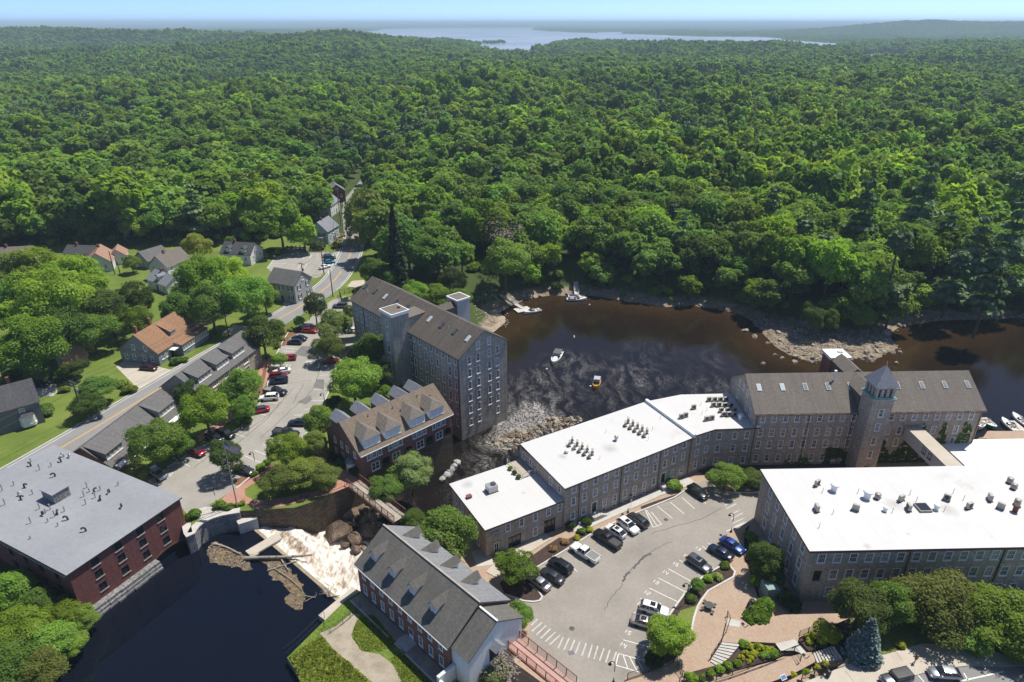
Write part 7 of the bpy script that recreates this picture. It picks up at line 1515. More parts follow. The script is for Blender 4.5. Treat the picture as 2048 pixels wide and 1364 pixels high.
dock('pontoon',G(*z7(1830,630),.5),G(*z7(2140,640),.5),2.0,.5,'long wooden pontoon on the river right of the towered mill',rails=False)
dock('pontoon',G(*z7(1960,545),.5),G(*z7(2060,625),.5),1.6,.5,'short pontoon finger between the white boats at the right edge',rails=False)
# planted trees and shrubs
def pt(kind,px,rpx,label,z,f=None,hz=1.0,name=None,group=None,cat='tree'):
 """tree whose crown centre is seen at px with apparent radius rpx (photo pixels)"""
 p = f(*px) if f else px
 s = 1.0
 for _ in range(6):
  zc = z + 7.4 * s * hz if kind not in ('blue','spruce','pine') else z + (5 if kind == 'blue' else 8) * s * hz
  g = G(*p,zc);dist = math.sqrt(g.x ** 2 + g.y ** 2 + (CAMH - zc) ** 2);s = rpx * dist / 1340 / (4.3 if kind not in ('blue','spruce','pine','willow') else {'blue': 3.0,'spruce': 2.9,'pine': 3.3,'willow': 5.6}[kind])
 # small trees keep a short stem: lower the crown by squeezing the height
 return tree(kind,(g.x,g.y,z - 0.1),s,hz,label,group,name,cat,None,True)
PT = [
 ('dark',(629,612),21,'dark green pyramidal tree at the car park entrance',ZL,None,1.15),('green',(558,652),11,'small round tree by the road end of the shrub bed',ZL,None,.9),('green',(597,642),10,'small round tree nearest the red saloon',ZL,None,.9),
 ('green',(524,668),34,'big light tree at the end of the upper shop row',ZL,None,.9),('olive',(668,652),31,'olive green tree above the pavilion',ZL,None,.85),('olive',(656,692),25,'olive green tree left of the pavilion',ZL,None,.85),
 ('olive',(700,628),15,'slim tree against the granite mill wall by the white car',ZL,None,1.0),('bright',(558,718),14,'small tree half hiding a red car',ZL,None,.8),('green',(482,772),36,'large tree in front of the upper shop row',ZL,None,.9),
 ('green',(489,815),22,'smaller tree below the large tree at the upper shop row',ZL,None,.9),('bright',(409,818),40,'large bright green tree between the two shop rows',ZL,None,.9),('dark',(372,786),19,'dark conical evergreen against the gable of the upper shop row',ZL,None,1.2),
 ('green',(305,884),40,'large tree in front of the lower shop row near the brick mill',ZL,None,.85),('green',(350,884),28,'tree leaning on the larger tree before the lower shop row',ZL,None,.85),('dark',(452,910),27,'dark green tree behind the flagpole',ZL,None,1.0),
 ('bright',(571,898),33,'bright green round tree on the island by the grey pickup',ZL,None,.85),('green',(637,842),29,'dense round tree at the corner of the brick row house',ZL,None,.95),('olive',(629,884),22,'olive tree below the dense round tree',ZL,None,.85),
 ('green',(706,756),42,'big round tree in front of the granite mill',ZL,None,.9),('dark',(744,698),31,'tall dark tree against the granite mill wall',ZL,None,1.15),('dark',(757,742),22,'dark tree at the foot of the stair tower',ZL,None,1.0),('bright',(769,782),14,'small bright shrub tree in the courtyard',ZL,None,.7),
 ('olive',(560,958),32,'brownish green crab apple left on the grass island',ZL,None,.62),('olive',(606,944),34,'brownish green crab apple in the middle of the grass island',ZL,None,.62),('olive',(643,948),28,'brownish green crab apple right on the grass island',ZL,None,.62),
 ('pale',(823,945),34,'pale green tree on the river bank below the brick row house',3.0,None,.9),('green',(768,978),29,'mid green tree beside the footbridge end',4.0,None,.8),('green',(888,1066),54,'large spreading tree between the gatehouse and the low stone wing',ZR,None,.75),('green',(828,1040),20,'small green tree above the gatehouse roof',ZR,None,.9),
 ('bright',(1034,1132),34,'light feathery tree on the planted island by the low stone wing',ZR,None,.75),('green',(1038,1228),24,'narrow green tree beside the white annex',ZR,None,1.1),('dead',(1003,1330),36,'grey green half bare shrub tree below the red ramp',ZR,None,.6),('pale',(990,1345),28,'grey green bush below the half bare shrub tree',ZR,None,.6),
 ('bright',(1338,1266),37,'bright yellow green tree beside the beige saloon',ZR,None,.75),('green',(1394,1167),13,'small young tree in the mulch bed by the bays',ZR,None,.9),('green',(1452,952),28,'round green shrub tree by the angled mill',ZR,None,.65),('dark',(1508,956),24,'dark evergreen hedge tree below the towered mill',ZR,None,.5),('dark',(1548,958),20,'dark evergreen mass right of the hedge tree',ZR,None,.5),
 ('dark',(1530,1116),30,'dark evergreen against the end of the big mill',ZR,None,.9),('dark',(1545,1150),20,'dark round evergreen behind the green enclosure',ZR,None,.8),('dark',(1722,1208),42,'dark olive tree left of the blue spruce',ZS,None,.8),('green',(1786,1206),36,'light green tree between the olive tree and the big round tree',ZS,None,.8),('olive',(1882,1214),56,'big round yellow green tree in front of the big mill',3.6,None,.72),('bright',(2002,1236),56,'big round green tree at the right edge',3.6,None,.7),('olive',(2052,1280),40,'olive tree cut by the right edge of the picture',4.2,None,.7),('green',(1945,1262),34,'lower green tree between the two big round trees',4.4,None,.7),('olive',(1830,1195),34,'grey olive tree behind the big round tree',ZS,None,.7),
 ('blue',(1738,1268),32,'silvery blue spruce at the street corner',ZS,None,.95),('yellow',(1653,1262),20,'bright yellow green bush tree beside the upper steps',5.2,None,.55),
 ('green',(22,1182),34,'tree against the left wall of the brick mill',4.4,None,.8),('green',(72,1215),34,'tree on the pond bank nearest the brick mill corner',4.3,None,.75),('bright',(122,1228),27,'bright small tree at the pond edge',4.3,None,.8),('green',(165,1238),22,'bush tree at the tip of the pond bank',4.3,None,.8),('bright',(28,1262),40,'bright tree at the left edge of the pond bank',4.3,None,.75),('green',(95,1282),34,'round tree overhanging the pond',4.3,None,.75),('green',(15,1335),42,'tree at the bottom left corner',4.3,None,.75),('olive',(78,1338),32,'olive tree in the bottom left thicket above the water',4.3,None,.75),('green',(140,1288),20,'small bush tree leaning over the pond',4.3,None,.8),
 ('pine',(1640,520),27,'grey green pine above the rocky point',4,None,1.00),
 ('pine',(1600,500),30,'grey green pine left of the tallest pine above the rocky point',4,None,1.08),
 ('pine',(1785,540),33,'grey green pine right of the rocky point',4,None,1.16),
 ('pine',(1885,500),27,'grey green pine near the right edge of the river bank',4,None,1.00),
 ('pine',(1945,520),30,'grey green pine right of the tall bank pine',4,None,1.08),
 ('pine',(2015,505),33,'grey green pine at the right edge above the water',4,None,1.16),
 ('pine',(1905,560),27,'grey green pine low on the right hand bank',4,None,1.00),
 ('pine',(1975,585),30,'grey green pine lowest on the right hand bank',4,None,1.08),
 ('pine',(1840,430),33,'grey green pine in the woods behind the right hand bank',4,None,1.16),
 ('pine',(1540,440),27,'grey green pine in the woods behind the rocky point',4,None,1.00),
 ('pine',(2030,420),30,'grey green pine in the woods at the right edge',4,None,1.08),
 ('pine',(1720,460),33,'grey green pine between the bank pines',4,None,1.16),
 ('willow',(736,420),46,'pale green weeping willow beside the road',ZL,None,1.05),('spruce',(789,482),27,'tall dark spruce right of the road',ZL,None,1.35),('green',(745,540),27,'round tree at the road edge behind the granite mill',ZL,None,.85),('green',(772,552),22,'round tree left of the pale green row behind the mill',ZL,None,.85),
 ('bright',(830,585),28,'pale bright tree directly behind the granite mill ridge',6,None,.75),('bright',(870,592),28,'pale bright tree left of the white lift tower',6,None,.75),('bright',(912,600),28,'pale bright tree right of the white lift tower',5,None,.75),('dark',(905,560),26,'dark tree behind the pale bright row',6,None,.85),('green',(850,500),34,'tall leafy tree beyond the spruce',ZL,None,1.0),('dead',(858,405),22,'bare grey tree among green ones beyond the willow',9,None,1.0),('dead',(160,415),24,'bare grey topped tree left of the houses',ZL,None,1.1),('dead',(240,430),24,'second bare grey topped tree left of the houses',ZL,None,1.1),('dead',(1468,285),22,'bare brown grey tree in the woods above the river',10,None,1.0),
 ('maroon',(703,253),11,'maroon copper beech in the distant woods',10,None,.9),
 ('dark',(1625,632),20,'dark cedar on the rocky point',1.5,None,1.1),('green',(1725,632),20,'leafy bush tree at the right of the rocky point',1.5,None,.9),('dark',(1660,640),15,'dark cedar right of another cedar on the rocky point',1.2,None,1.2),('green',(1690,625),16,'small leafy tree in the middle of the rocky point',1.5,None,1.0),
 ('green',(1010,520),44,'broad tree standing over the left landing stage',4,None,.9),('bright',(968,450),40,'bright domed tree behind the riverside lawn',6,None,1.0),
 ('green',(190,775),30,'bushy tree in front of the grey green house drive',ZL,None,.6),('green',(175,805),26,'bushy tree by the utility pole on the lawn',ZL,None,.6),('dark',(143,738),20,'dark bush beside the stone shed',ZL,None,.6),('bright',(55,690),48,'large bright tree behind the dark grey house',ZL,None,.9),('bright',(95,600),56,'very large bright tree at left among the houses',ZL,None,.9),('bright',(60,545),44,'bright tree below the long white house',ZL,None,.8),('bright',(150,560),44,'bright tree left of the skylit house',ZL,None,.85),('dark',(215,620),34,'dark spreading evergreen below the skylit house',ZL,None,.9),('dark',(265,600),30,'dark evergreen left of the low white house',ZL,None,.95),('bright',(270,640),26,'bright tree behind the rust roofed house',ZL,None,.9),('bright',(400,560),42,'bright tall tree right of the low white house',ZL,None,1.0),('bright',(450,552),36,'bright broad tree near the kayak house',ZL,None,.95),('green',(420,610),36,'green tree behind the power lines',ZL,None,.95),('green',(490,590),40,'green tree at the lower end of the wood by the road',ZL,None,.95),('bright',(528,592),24,'bright tree beside the grey shuttered house',ZL,None,.95),('spruce',(435,580),16,'slim conifer among the trees by the power lines',ZL,None,1.0),('green',(20,620),40,'green tree at the left edge among the houses',ZL,None,.95),('green',(355,620),30,'green tree behind the chimney of the rust roofed house',ZL,None,.9),('green',(180,660),34,'green tree above the lawn and stone shed',ZL,None,.8),('green',(110,655),40,'green tree over the stone shed',ZL,None,.9),('green',(262,525),14,'small round tree between the white houses',ZL,None,.8),('olive',(392,492),22,'brownish tree above the white gabled house',ZL,None,.9),('dark',(690,600),8,'dark juniper by the timber enclosure',ZL,None,.7),
]
for k,px,rp,lb,z,f,hz_ in PT: pt(k,px,rp,lb,z,f,hz_)
SH = {}
for k in ('green','bright','dark','yellow','pale','rusty','weed','olive'):
 SH[k] = [shrub_mesh('shrub_' + k,900,0.22,LEAF[k]) for _ in range(2)]
def shrub(kind,px,r,label,z,f=None,sq=0.8,group=None,world=None):
 g = Vector(world) if world else G(*(f(*px) if f else px),z + r * 0.45)
 o = new_obj('shrub',SH[kind][rnd.randrange(2)],None,(g.x,g.y,z - 0.03),(0,0,rnd.uniform(0,6.28)),(r,r,r * sq));tag(o,label,'shrub',group);return o
S_ = [('green',(1725,200),1.9,'rounded shrub by the chimney corner of the rust roofed house porch',ZL,z8),('green',(1800,190),1.3,'smaller shrub right of the rounded shrub at the glazed porch',ZL,z8),('weed',(1250,480),2.2,'yellow flowering bush at the edge of the drive',ZL,z8),('weed',(1190,420),1.8,'yellow green bush behind the flowering bush by the drive',ZL,z8),('green',(460,690),2.0,'bush at the corner of the dark grey house',ZL,z8),('green',(440,650),1.5,'bush behind the corner bush of the dark grey house',ZL,z8),('weed',(620,480),1.6,'low garden bush near the orange kayak',ZL,z8),('green',(560,360),2.2,'hedge bush left of the orange kayak',ZL,z8),('green',(640,300),2.4,'hedge bush below the stone shed',ZL,z8),('green',(100,350),3.0,'big bush behind the dark grey house',ZL,z8),
 ('bright',(1530,235),1.1,'low bright hedge by the red saloon',ZL,z1),('dark',(1600,232),1.1,'low dark hedge by the red saloon',ZL,z1),('pale',(1450,310),1.3,'pale shrub in the bed above the dark blue cars',ZL,z1),('weed',(1480,260),1.0,'grassy clump in the bed above the dark blue cars',ZL,z1),('bright',(1420,370),1.2,'bright shrub at the lower end of the upper bed',ZL,z1),('bright',(1215,590),1.7,'rounded bush before the upper shop row windows',ZL,z1),('bright',(1230,640),1.3,'bush below the rounded bush at the upper shop row',ZL,z1),('bright',(1130,970),1.5,'wide low bush in the island beside the bicycles',ZL,z1),('bright',(1180,965),1.4,'low bush right of the wide bush in the island',ZL,z1),('weed',(1260,770),1.0,'yellow plant strip beside the white crossover',ZL,z1),('bright',(740,1120),1.2,'flower clump left of the black suvs',ZL,z1),('bright',(690,1160),1.0,'flower clump above the dark red suv',ZL,z1),('dark',(1860,820),1.9,'dark shrub by the car park lamp near the brick row house',ZL,z1),('dark',(1880,790),1.6,'dark shrub behind the lamp shrub',ZL,z1),('bright',(1290,1330),1.0,'low bush by the lower lamp post',ZL,z1),('bright',(1340,1300),1.0,'low bush right of the lower lamp post',ZL,z1),
 ('bright',(225,570),1.3,'green bush beside the concrete slab by the flagpole',ZL,z4),('green',(290,580),1.1,'bush at the foot of the flagpole',ZL,z4),('weed',(400,550),.8,'ornamental grass clump right of the flagpole',ZL,z4),('weed',(365,560),.7,'ornamental grass clump nearest the flagpole',ZL,z4),('bright',(30,640),1.6,'bush by the wall next to the brick mill',ZL,z4),('bright',(480,330),1.0,'flower clump behind the dark grey saloon',ZL,z4),('bright',(530,290),.9,'flower clump beside the lower lamp',ZL,z4),('dark',(1100,210),1.7,'dark hedge left at the brick row house end',ZL,z4),('dark',(1150,250),1.7,'dark hedge middle at the brick row house end',ZL,z4),('dark',(1250,310),1.6,'dark hedge below the bay window of the brick row house',ZL,z4),('bright',(1540,310),1.4,'pale bush below the arched balconies',6.5,z4),
 ('bright',(1400,660),1.1,'green clump left of the pale shrub in the mulch bed',ZR,zr),('pale',(1460,652),1.1,'pale creamy shrub in the mulch bed',ZR,zr),('green',(1520,572),1.0,'spiky young plant at the tip of the mulch bed',ZR,zr),('dark',(1288,790),1.2,'dark shrub in the shade by the bay lamp',ZR,zr),('dark',(1070,1225),1.8,'dark evergreen shrub by the lower fence',ZR,zr),('bright',(1690,385),1.6,'rounded bright shrub at the corner of the big mill',ZR,zr),('green',(1720,520),1.7,'climbing shrub on the end wall of the big mill',ZR,zr),('green',(1730,590),1.4,'climbing shrub below another on the end wall of the big mill',ZR,zr),('bright',(1725,680),1.3,'light shrub by the green enclosure',ZR,zr),('bright',(1740,900),2.3,'big rounded hedge bush right of the plaza',ZR,zr),('bright',(1800,860),2.2,'big rounded hedge bush next to the enclosure',ZR,zr),('bright',(1700,930),1.8,'rounded hedge bush by the plaza lamp',ZR,zr),
 ('dark',(450,985),1.9,'dark shrub between the enclosure and the big mill corner',ZR,z9),('dark',(490,1050),1.9,'dark shrub at the big mill corner',ZR,z9),('rusty',(420,412),.9,'rust coloured shrub in the bed nearest the low wing entrance',ZR,lambda x,y: zr(x + 20,y)),('rusty',(340,460),.9,'rust coloured shrub left of the other rust shrub',ZR,lambda x,y: zr(x + 15,y)),('yellow',(522,385),.8,'yellow green clump behind the black pickup',ZR,zr),('yellow',(605,335),.9,'yellow green clump by the sign post',ZR,zr),('dark',(590,290),1.5,'dark evergreen by the long wing entrance steps',ZR,zr),('dark',(480,310),1.5,'dark evergreen by the low wing entrance',ZR,zr),('green',(1450,655),1.9,'rounded evergreen by the outdoor steps of the long wing',ZR,z6),('dark',(1430,640),1.4,'dark shrub left of the rounded evergreen by the steps',ZR,z6),('green',(370,1090),1.2,'low green shrub at the corner of the low wing',ZR,z6),('bright',(450,1110),1.2,'low bright shrub by the curved path',ZR,z6),('bright',(880,940),1.0,'bright clump in the yard bed',ZR,z6),('yellow',(1810,700),2.2,'yellow green bush behind the towered mill corner',ZR,z7),('green',(1890,710),2.0,'green bush right of the yellow green bush behind the mill',ZR,z7)]
for k,p,rr_,lb,z,f in S_: shrub(k,p,rr_,lb,z,f)
# terraced beds by the street
i = 0
for x,y,k,r_ in [(430,600,'bright',.95),(465,615,'yellow',.8),(500,610,'bright',.8),(490,655,'yellow',.75),(525,625,'yellow',.75),(572,630,'yellow',.8),(440,655,'yellow',.6),(468,685,'yellow',.6),(415,680,'yellow',.6),(540,668,'bright',.7),(455,705,'yellow',.5),(600,655,'bright',1.0),(570,660,'bright',.8),(390,710,'bright',.8),(335,730,'bright',.9),(290,745,'bright',.8),(235,768,'bright',.8),(190,795,'bright',.7),(120,790,'bright',1.1),(800,560,'yellow',.9),(812,590,'yellow',.7),(880,600,'bright',.9),(900,715,'yellow',.6),(850,735,'yellow',.6),(790,765,'bright',.7),(715,780,'yellow',.6),(970,705,'yellow',.6),(1330,605,'yellow',.9)]:
 z = 4.5 if x < 640 else 5.3 if x < 1000 else ZS;shrub(k,(x,y),r_,{'bright': 'green','yellow': 'yellow green'}[k] + ' clipped shrub in the terraced beds between the steps and the street',z,zq,.85,'clipped shrubs in the terraced beds')
# meadow tufts, bank weeds, ivy
def tufts(name,poly,z,n,mat,lo,hi,label,cat,zf_=None):
 xs = [p[0] for p in poly];ys_ = [p[1] for p in poly];P = np.stack([nrs.uniform(min(xs),max(xs),n * 3),nrs.uniform(min(ys_),max(ys_),n * 3)],1);P = P[inpoly(P[:,0],P[:,1],poly)][:n];k = len(P)
 zz = np.full(k,z) if zf_ is None else zf_(P[:,0],P[:,1]);pos = np.stack([P[:,0],P[:,1],zz + nrs.uniform(lo,hi,k) * .45],1)
 me = leaf_mesh(name,pos,nrs.randn(k,3) * np.array([.6,.6,.4]) + np.array([0,0,1.0]),nrs.uniform(lo,hi,k),nrs.rand(k),mat);o = new_obj(name,me);tag(o,label,cat,None,'stuff');return o
bp = [(p.x,p.y) for p in GL([(100,1050),(80,1000),(280,870),(340,950),(500,1080),(640,1210),(680,1300),(200,1300)],ZB,z5)]
tufts('bank_weeds',bp,ZB,9000,LEAF['weed'],.2,.6,'tall weeds on the grassy bank by the pond','weeds')
bp2 = [(p.x,p.y) for p in GL([(490,850),(540,730),(640,720),(790,900),(700,960),(560,960)],ZB,z5)];tufts('rough_grass',bp2,ZB,4000,LEAF['weed'],.1,.28,'rough grass patch beside the brick gatehouse','grass')
bp3 = [(p.x,p.y) for p in GL([(760,1010),(830,980),(1100,1250),(900,1330)],ZB,z5)];tufts('rough_grass',bp3,ZB,3500,LEAF['weed'],.1,.28,'rough grass strip along the gatehouse kerb','grass')
md = [(p.x,p.y) for p in GL([(460,432),(480,408),(540,402),(560,425),(530,445),(480,450)],ZL)];tufts('meadow_grass',md,ZL,5000,LEAF['weed'],.4,1.3,'pale green meadow clearing in the woods','meadow')
# ivy on the towered mill
def ivy(name,u0,u1,z0,z1,n,y,root,side='front'):
 u = nrs.uniform(u0,u1,n);z = z0 + (z1 - z0) * nrs.rand(n) ** 1.3;m_ = vnoise(u * 3,z * 3,4.0,41) + vnoise(u * 9,z * 9,3.0,42) * .5;top = z0 + (z1 - z0) * (0.35 + .65 * vnoise(u * 2,u * 0 + 3,3.0,43));k = (z < top) & (m_ > .52);u,z = u[k],z[k]
 P = np.stack([u,np.full(len(u),y) + nrs.uniform(-.16,-.03,len(u)),z],1);me = leaf_mesh(name,P,np.array([0,-1,.35]) + nrs.randn(len(u),3) * .35,nrs.uniform(.25,.5,len(u)),nrs.rand(len(u)),LEAF['ivy']);o = new_obj(name,me,root);o['kind'] = 'stuff'
RMO = [o for o in bpy.data.objects if o.name == 'towered_stone_mill'][0]
ivy('ivy',26.0,42.5,3.2,13.5,5200,0,RMO);ivy('ivy',34.5,46.5,3.2,14.5,3200,0,RMO);ivy('ivy',16.5,21.2,3.2,9.5,1500,0,RMO);ivy('ivy',8.0,13.5,3.0,7.5,700,0,RMO)
# rocks
ROCKS = []
for k in range(6):
 bm = bmesh.new();bmesh.ops.create_icosphere(bm,subdivisions=3,radius=1.0)
 pl = [(Vector((rnd.gauss(0,1),rnd.gauss(0,1),rnd.gauss(0,.8))).normalized(),rnd.uniform(.50,.82)) for _ in range(15)]
 for v in bm.verts:
  for n_,d_ in pl:
   q = v.co.dot(n_)
   if q > d_: v.co -= n_ * (q - d_)
  v.co *= 1 + rnd.uniform(-.05,.05);v.co.z *= .75
 me = bpy.data.meshes.new('boulder');bm.to_mesh(me);bm.free();me.materials.append(MAT['rock']);ROCKS.append(me)
def rock(p,s,label,grp=None,m=None,sq=1.0,rot=None):
 o = new_obj('boulder',ROCKS[rnd.randrange(6)],None,p,(rnd.uniform(-.3,.3),rnd.uniform(-.3,.3),rnd.uniform(0,6.3)) if rot is None else rot,(s * rnd.uniform(.8,1.3),s,s * sq));tag(o,label,'boulder',grp)
 if m: o.material_slots[0].link = 'OBJECT';o.material_slots[0].material = MAT[m]
 return o
def scat(poly,n):
 xs = [p[0] for p in poly];ys_ = [p[1] for p in poly];out = []
 while len(out) < n:
  P = np.stack([nrs.uniform(min(xs),max(xs),400),nrs.uniform(min(ys_),max(ys_),400)],1);out += [tuple(p) for p in P[inpoly(P[:,0],P[:,1],poly)]]
 return out[:n]
def tz(x,y): return float(T(np.array([x]),np.array([y]))[0])
for x,y in scat(PTP,150): rock((x,y,max(tz(x,y),0) + .05),rnd.uniform(.35,1.0) ** 1.2,'tan boulder among the many on the rocky point','boulders on the rocky point')
for px,py in ((520,1065),(600,1088),(400,1100),(280,890),(345,930),(480,1045),(1240,1100),(1260,1030),(1215,1028),(720,1095),(430,970)): g = G(*zk(px,py),0);rock((g.x,g.y,.05),rnd.uniform(.8,1.3),'pale rock standing in the shallows off the rocky point','rocks in the shallows')
rock(G(*zk(1175,912),.6),2.2,'big grey boulder at the right tip of the rocky point')
for i in range(4,35):
 a,b = Vector(W1[i]),Vector(W1[i + 1])
 if 19 <= i <= 30: continue
 for k in range(int((b - a).length / 2.2)): p = a.lerp(b,rnd.random());rock((p.x + rnd.uniform(-1,1),p.y + rnd.uniform(.0,2.4),.25),rnd.uniform(.35,.95),'shore rock along the wooded river bank','rocks along the wooded bank')
RAP = [(p.x,p.y) for p in GL([(520,300),(720,230),(900,240),(820,290),(560,380),(420,440),(300,420),(380,340)],0,z6)]
for x,y in scat(RAP,62): rock((x,y,.1),rnd.uniform(.4,1.1),'wet rock in the rapids behind the long stone mill','rocks in the rapids','rock' if rnd.random() < .6 else 'rock_brown')
for x,y in [(30,600),(60,575),(90,540),(15,620),(110,520),(50,590),(75,560)]: g = G(*z6(x,y),.3);rock((g.x,g.y,.4),1.0,'grey rock below the brick row house','grey rocks below the row house','rock_grey')
g = G(*zb(510,850),1.0)
for k in range(34): rock((g.x + rnd.uniform(-7,7),g.y + rnd.uniform(-3,3.5),rnd.uniform(.3,1.6)),rnd.uniform(.4,.9),'grey rock in the stone bank beside the left gangway','riprap by the left gangway','rock_grey')
mb = MB();ic = ROCKS[0]
V0 = [tuple(v.co) for v in ic.vertices];F0 = [tuple(p.vertices) for p in ic.polygons]
bm = bmesh.new();bmesh.ops.create_icosphere(bm,subdivisions=1,radius=1);V1 = [v.co.copy() for v in bm.verts];F1 = [tuple(v.index for v in f.verts) for f in bm.faces];bm.free()
RB = scat(PTP,1500) + scat(RAP,300) + [tuple(G(*zb(rnd.uniform(200,480),rnd.uniform(890,1130)),0).xy) for _ in range(260)]
ZR_ = list(T(np.array([p[0] for p in RB]),np.array([p[1] for p in RB])))[::-1]
for x,y in RB:
 s = rnd.uniform(.12,.38);z = max(ZR_.pop(),0) + .05;m_ = Matrix.Rotation(rnd.uniform(0,6),3,'Z') @ Matrix.Diagonal((s * rnd.uniform(.7,1.4),s,s * .7));mb.mesh([m_ @ v * rnd.uniform(.9,1.1) + Vector((x,y,z)) for v in V1],F1)
tag(mb.build('rubble',MAT['rock']),'loose stones covering the rocky point and river edges','rubble',None,'stuff')
sheet('beach',GL([(60,1130),(250,1020),(200,950),(330,900),(470,900),(500,950),(440,985),(385,1012),(452,1040),(455,1085),(360,1165),(200,1190)],0.25,zb),.35,MAT['sand'])
# gorge rocks below the falls
for (x,y,s,sq,lb) in [(1130,735,3.3,1.2,'huge brown boulder beside the waterfall'),(1215,600,2.6,.9,'dark brown ledge under the retaining wall by the footbridge'),(1350,660,2.6,1.3,'jagged brown rock below the footbridge'),(1330,760,2.3,1,'dark rock at the foot of the gatehouse'),(1000,680,1.6,.8,'pale brown rock at the top of the falls'),(1290,560,1.6,.8,'orange brown rock under the left end of the footbridge'),(1250,800,2.0,.8,'wet brown rock at the foot of the big boulder'),(1400,720,1.8,1,'brown rock behind the gatehouse roof'),(780,790,1.2,.6,'dark rock breaking the white water')]:
 g = G(*z4(x,y),2.0);rock((g.x,g.y,1.2),s,lb,None,'rock_brown',sq)
for k,(x,y) in enumerate([(960,700),(1040,650),(1080,640),(1160,600),(1240,560),(1270,620),(1300,700),(1290,760),(1240,860),(1180,860),(1260,900),(1360,720),(1400,640),(1320,600),(1230,700),(1420,760)]): g = G(*z4(x,y),1.5);rock((g.x,g.y,rnd.uniform(.4,1.6)),rnd.uniform(.7,1.5),'jagged brown rock among others in the gorge below the falls','gorge rocks','rock_brown',rnd.uniform(.7,1.2))
# dam and falls
ax = (DAM_R - DAM_L);ax.z = 0;LD = ax.length;ax.normalize();dn_ = Vector((-ax.y,ax.x,0))
r = empty('dam',(DAM_L.x,DAM_L.y,0),math.atan2(ax.y,ax.x),'low straight dam with tan crest holding the mill pond','dam')
mb = MB();mb.b2((0,-.15,2),(LD,.45,PZ + .12));mb.build('crest',MAT['sand'],r)
g = G(*z4(570,862),PZ + .6);u = (g - DAM_L).dot(ax);mb = MB();mb.box((u,-1.2,PZ + .45),(2.0,6.0,.35));mb.box((u + .9,-3.6,PZ + .40),(.7,1.4,.3));mb.build('gate_platform',MAT['concrete_tan'],r)
ns,nt_ = 70,64;S,Tt = np.meshgrid(np.linspace(0,1,ns),np.linspace(0,1,nt_));Dm = 15.0
X = DAM_L.x + ax.x * S * LD + dn_.x * (.4 + Tt * Dm);Y = DAM_L.y + ax.y * S * LD + dn_.y * (.4 + Tt * Dm)
dd_ = Tt * Dm;shelf = sst((.62 - S) / .25);za_ = 4.35 - 1.0 * sst(dd_ / 5.0) - 2.9 * sst((dd_ - 5.0) / 4.0);zb_ = 4.35 - 3.5 * sst(dd_ / 3.0);Zf_ = za_ * shelf + zb_ * (1 - shelf)
Zf_ = np.maximum(Zf_,.25 - .3 * Tt) + (vnoise(X,Y,.9,51) - .5) * .55 * np.minimum(1,dd_ / 1.0) + (vnoise(X,Y,.35,52) - .5) * .25 * np.minimum(1,dd_ / 1.0)
me = grid_mesh('waterfall',X,Y,Zf_,MAT['foam']);o = new_obj('waterfall',me);o['kind'] = 'structure'
fo = (.46 - .26 * sst((dd_ - 8) / 6) - .30 * shelf * sst((dd_ - 1.2) / 1.0) * sst((4.6 - dd_) / 1.0)) * (0.55 + .8 * vnoise(X,Y,1.7,53));me.attributes.new('foam','FLOAT','POINT').data.foreach_set('value',np.clip(fo,0,1).ravel().astype(np.float32))
# log jam
for lb,pl in (('tan mat of floating reeds at the left of the log jam',[(125,935),(165,860),(230,865),(350,930),(420,950),(470,1050),(440,1070),(330,1040),(230,1030),(160,1000)]),('tan mat of floating reeds between the logs and the dam',[(450,960),(600,970),(720,1000),(760,1090),(800,1110),(850,1200),(850,1340),(800,1364),(710,1300),(760,1240),(700,1170),(620,1120),(600,1050),(540,1010)])):
 P = [G(*z4(x,y),PZ) for x,y in pl];P = smooth_line(P + [P[0]],5)[:-1];P = [(p.x + rnd.uniform(-.35,.35),p.y + rnd.uniform(-.35,.35)) for p in P];tufts('drift_litter',P,PZ + .05,900,LEAF['grey'],.08,.3,'reeds and twigs floating ' + ('left of the log jam' if 'left' in lb else 'beside the dam'),'debris');mb = MB();mb.prism(P,PZ - .1,PZ + .07);tag(mb.build('debris_mat',noisy('floating_reeds',[(.3,(.14,.10,.045)),(.6,(.29,.21,.11))],1.5,.95,9,1.0,amt2=.4,bdist=.2)),lb,'debris')
for i,(pts,r_,lb) in enumerate([([(180,860),(280,890),(380,940)],.22,'bleached log at the left of the log jam'),([(410,970),(600,965),(760,960),(925,945)],.34,'long bare trunk lying across the dam crest'),([(685,970),(715,1020),(745,1065)],.16,'short log pointing at the camera in the jam'),([(585,1065),(720,1020),(830,985)],.12,'thin pole crossing the log jam'),([(640,1050),(760,1130),(850,1210)],.10,'thin branch along the reed mat'),([(1015,1210),(1045,1255)],.38,'stub of a cut log on the dam crest'),([(1040,1262),(1135,1255)],.15,'short log at the right end of the dam'),([(850,1250),(950,1270)],.07,'twiggy branch floating by the dam'),([(870,1300),(960,1250)],.06,'twig lying over the floating branch'),([(390,1020),(440,970),(520,930)],.08,'upturned branch at the butt of the long trunk')]):
 P = [G(*z4(x,y),PZ + .3 + (.3 if i == 1 else 0)) for x,y in pts];mb = MB();mb.tube(smooth_line(P,3),[r_ * (1 - .5 * k / (len(P) * 3 - 2)) for k in range((len(P) - 1) * 3 + 1)],7)
 if r_ < .35:
  for k in range(4): p = P[0].lerp(P[-1],rnd.random());mb.tube([p,p + Vector((rnd.uniform(-.9,.9),rnd.uniform(-.9,.9),rnd.uniform(.1,.8)))],[r_ * .4,.02],4)
 else:
  for k in range(16): p = P[0].lerp(P[-1],rnd.random());mb.tube([p,p + Vector((rnd.uniform(-1.4,1.4),rnd.uniform(-1.4,1.4),rnd.uniform(.2,1.1)))],[.08,.02],4)
 tag(mb.build('log',MAT['deadwood']),lb,'log')
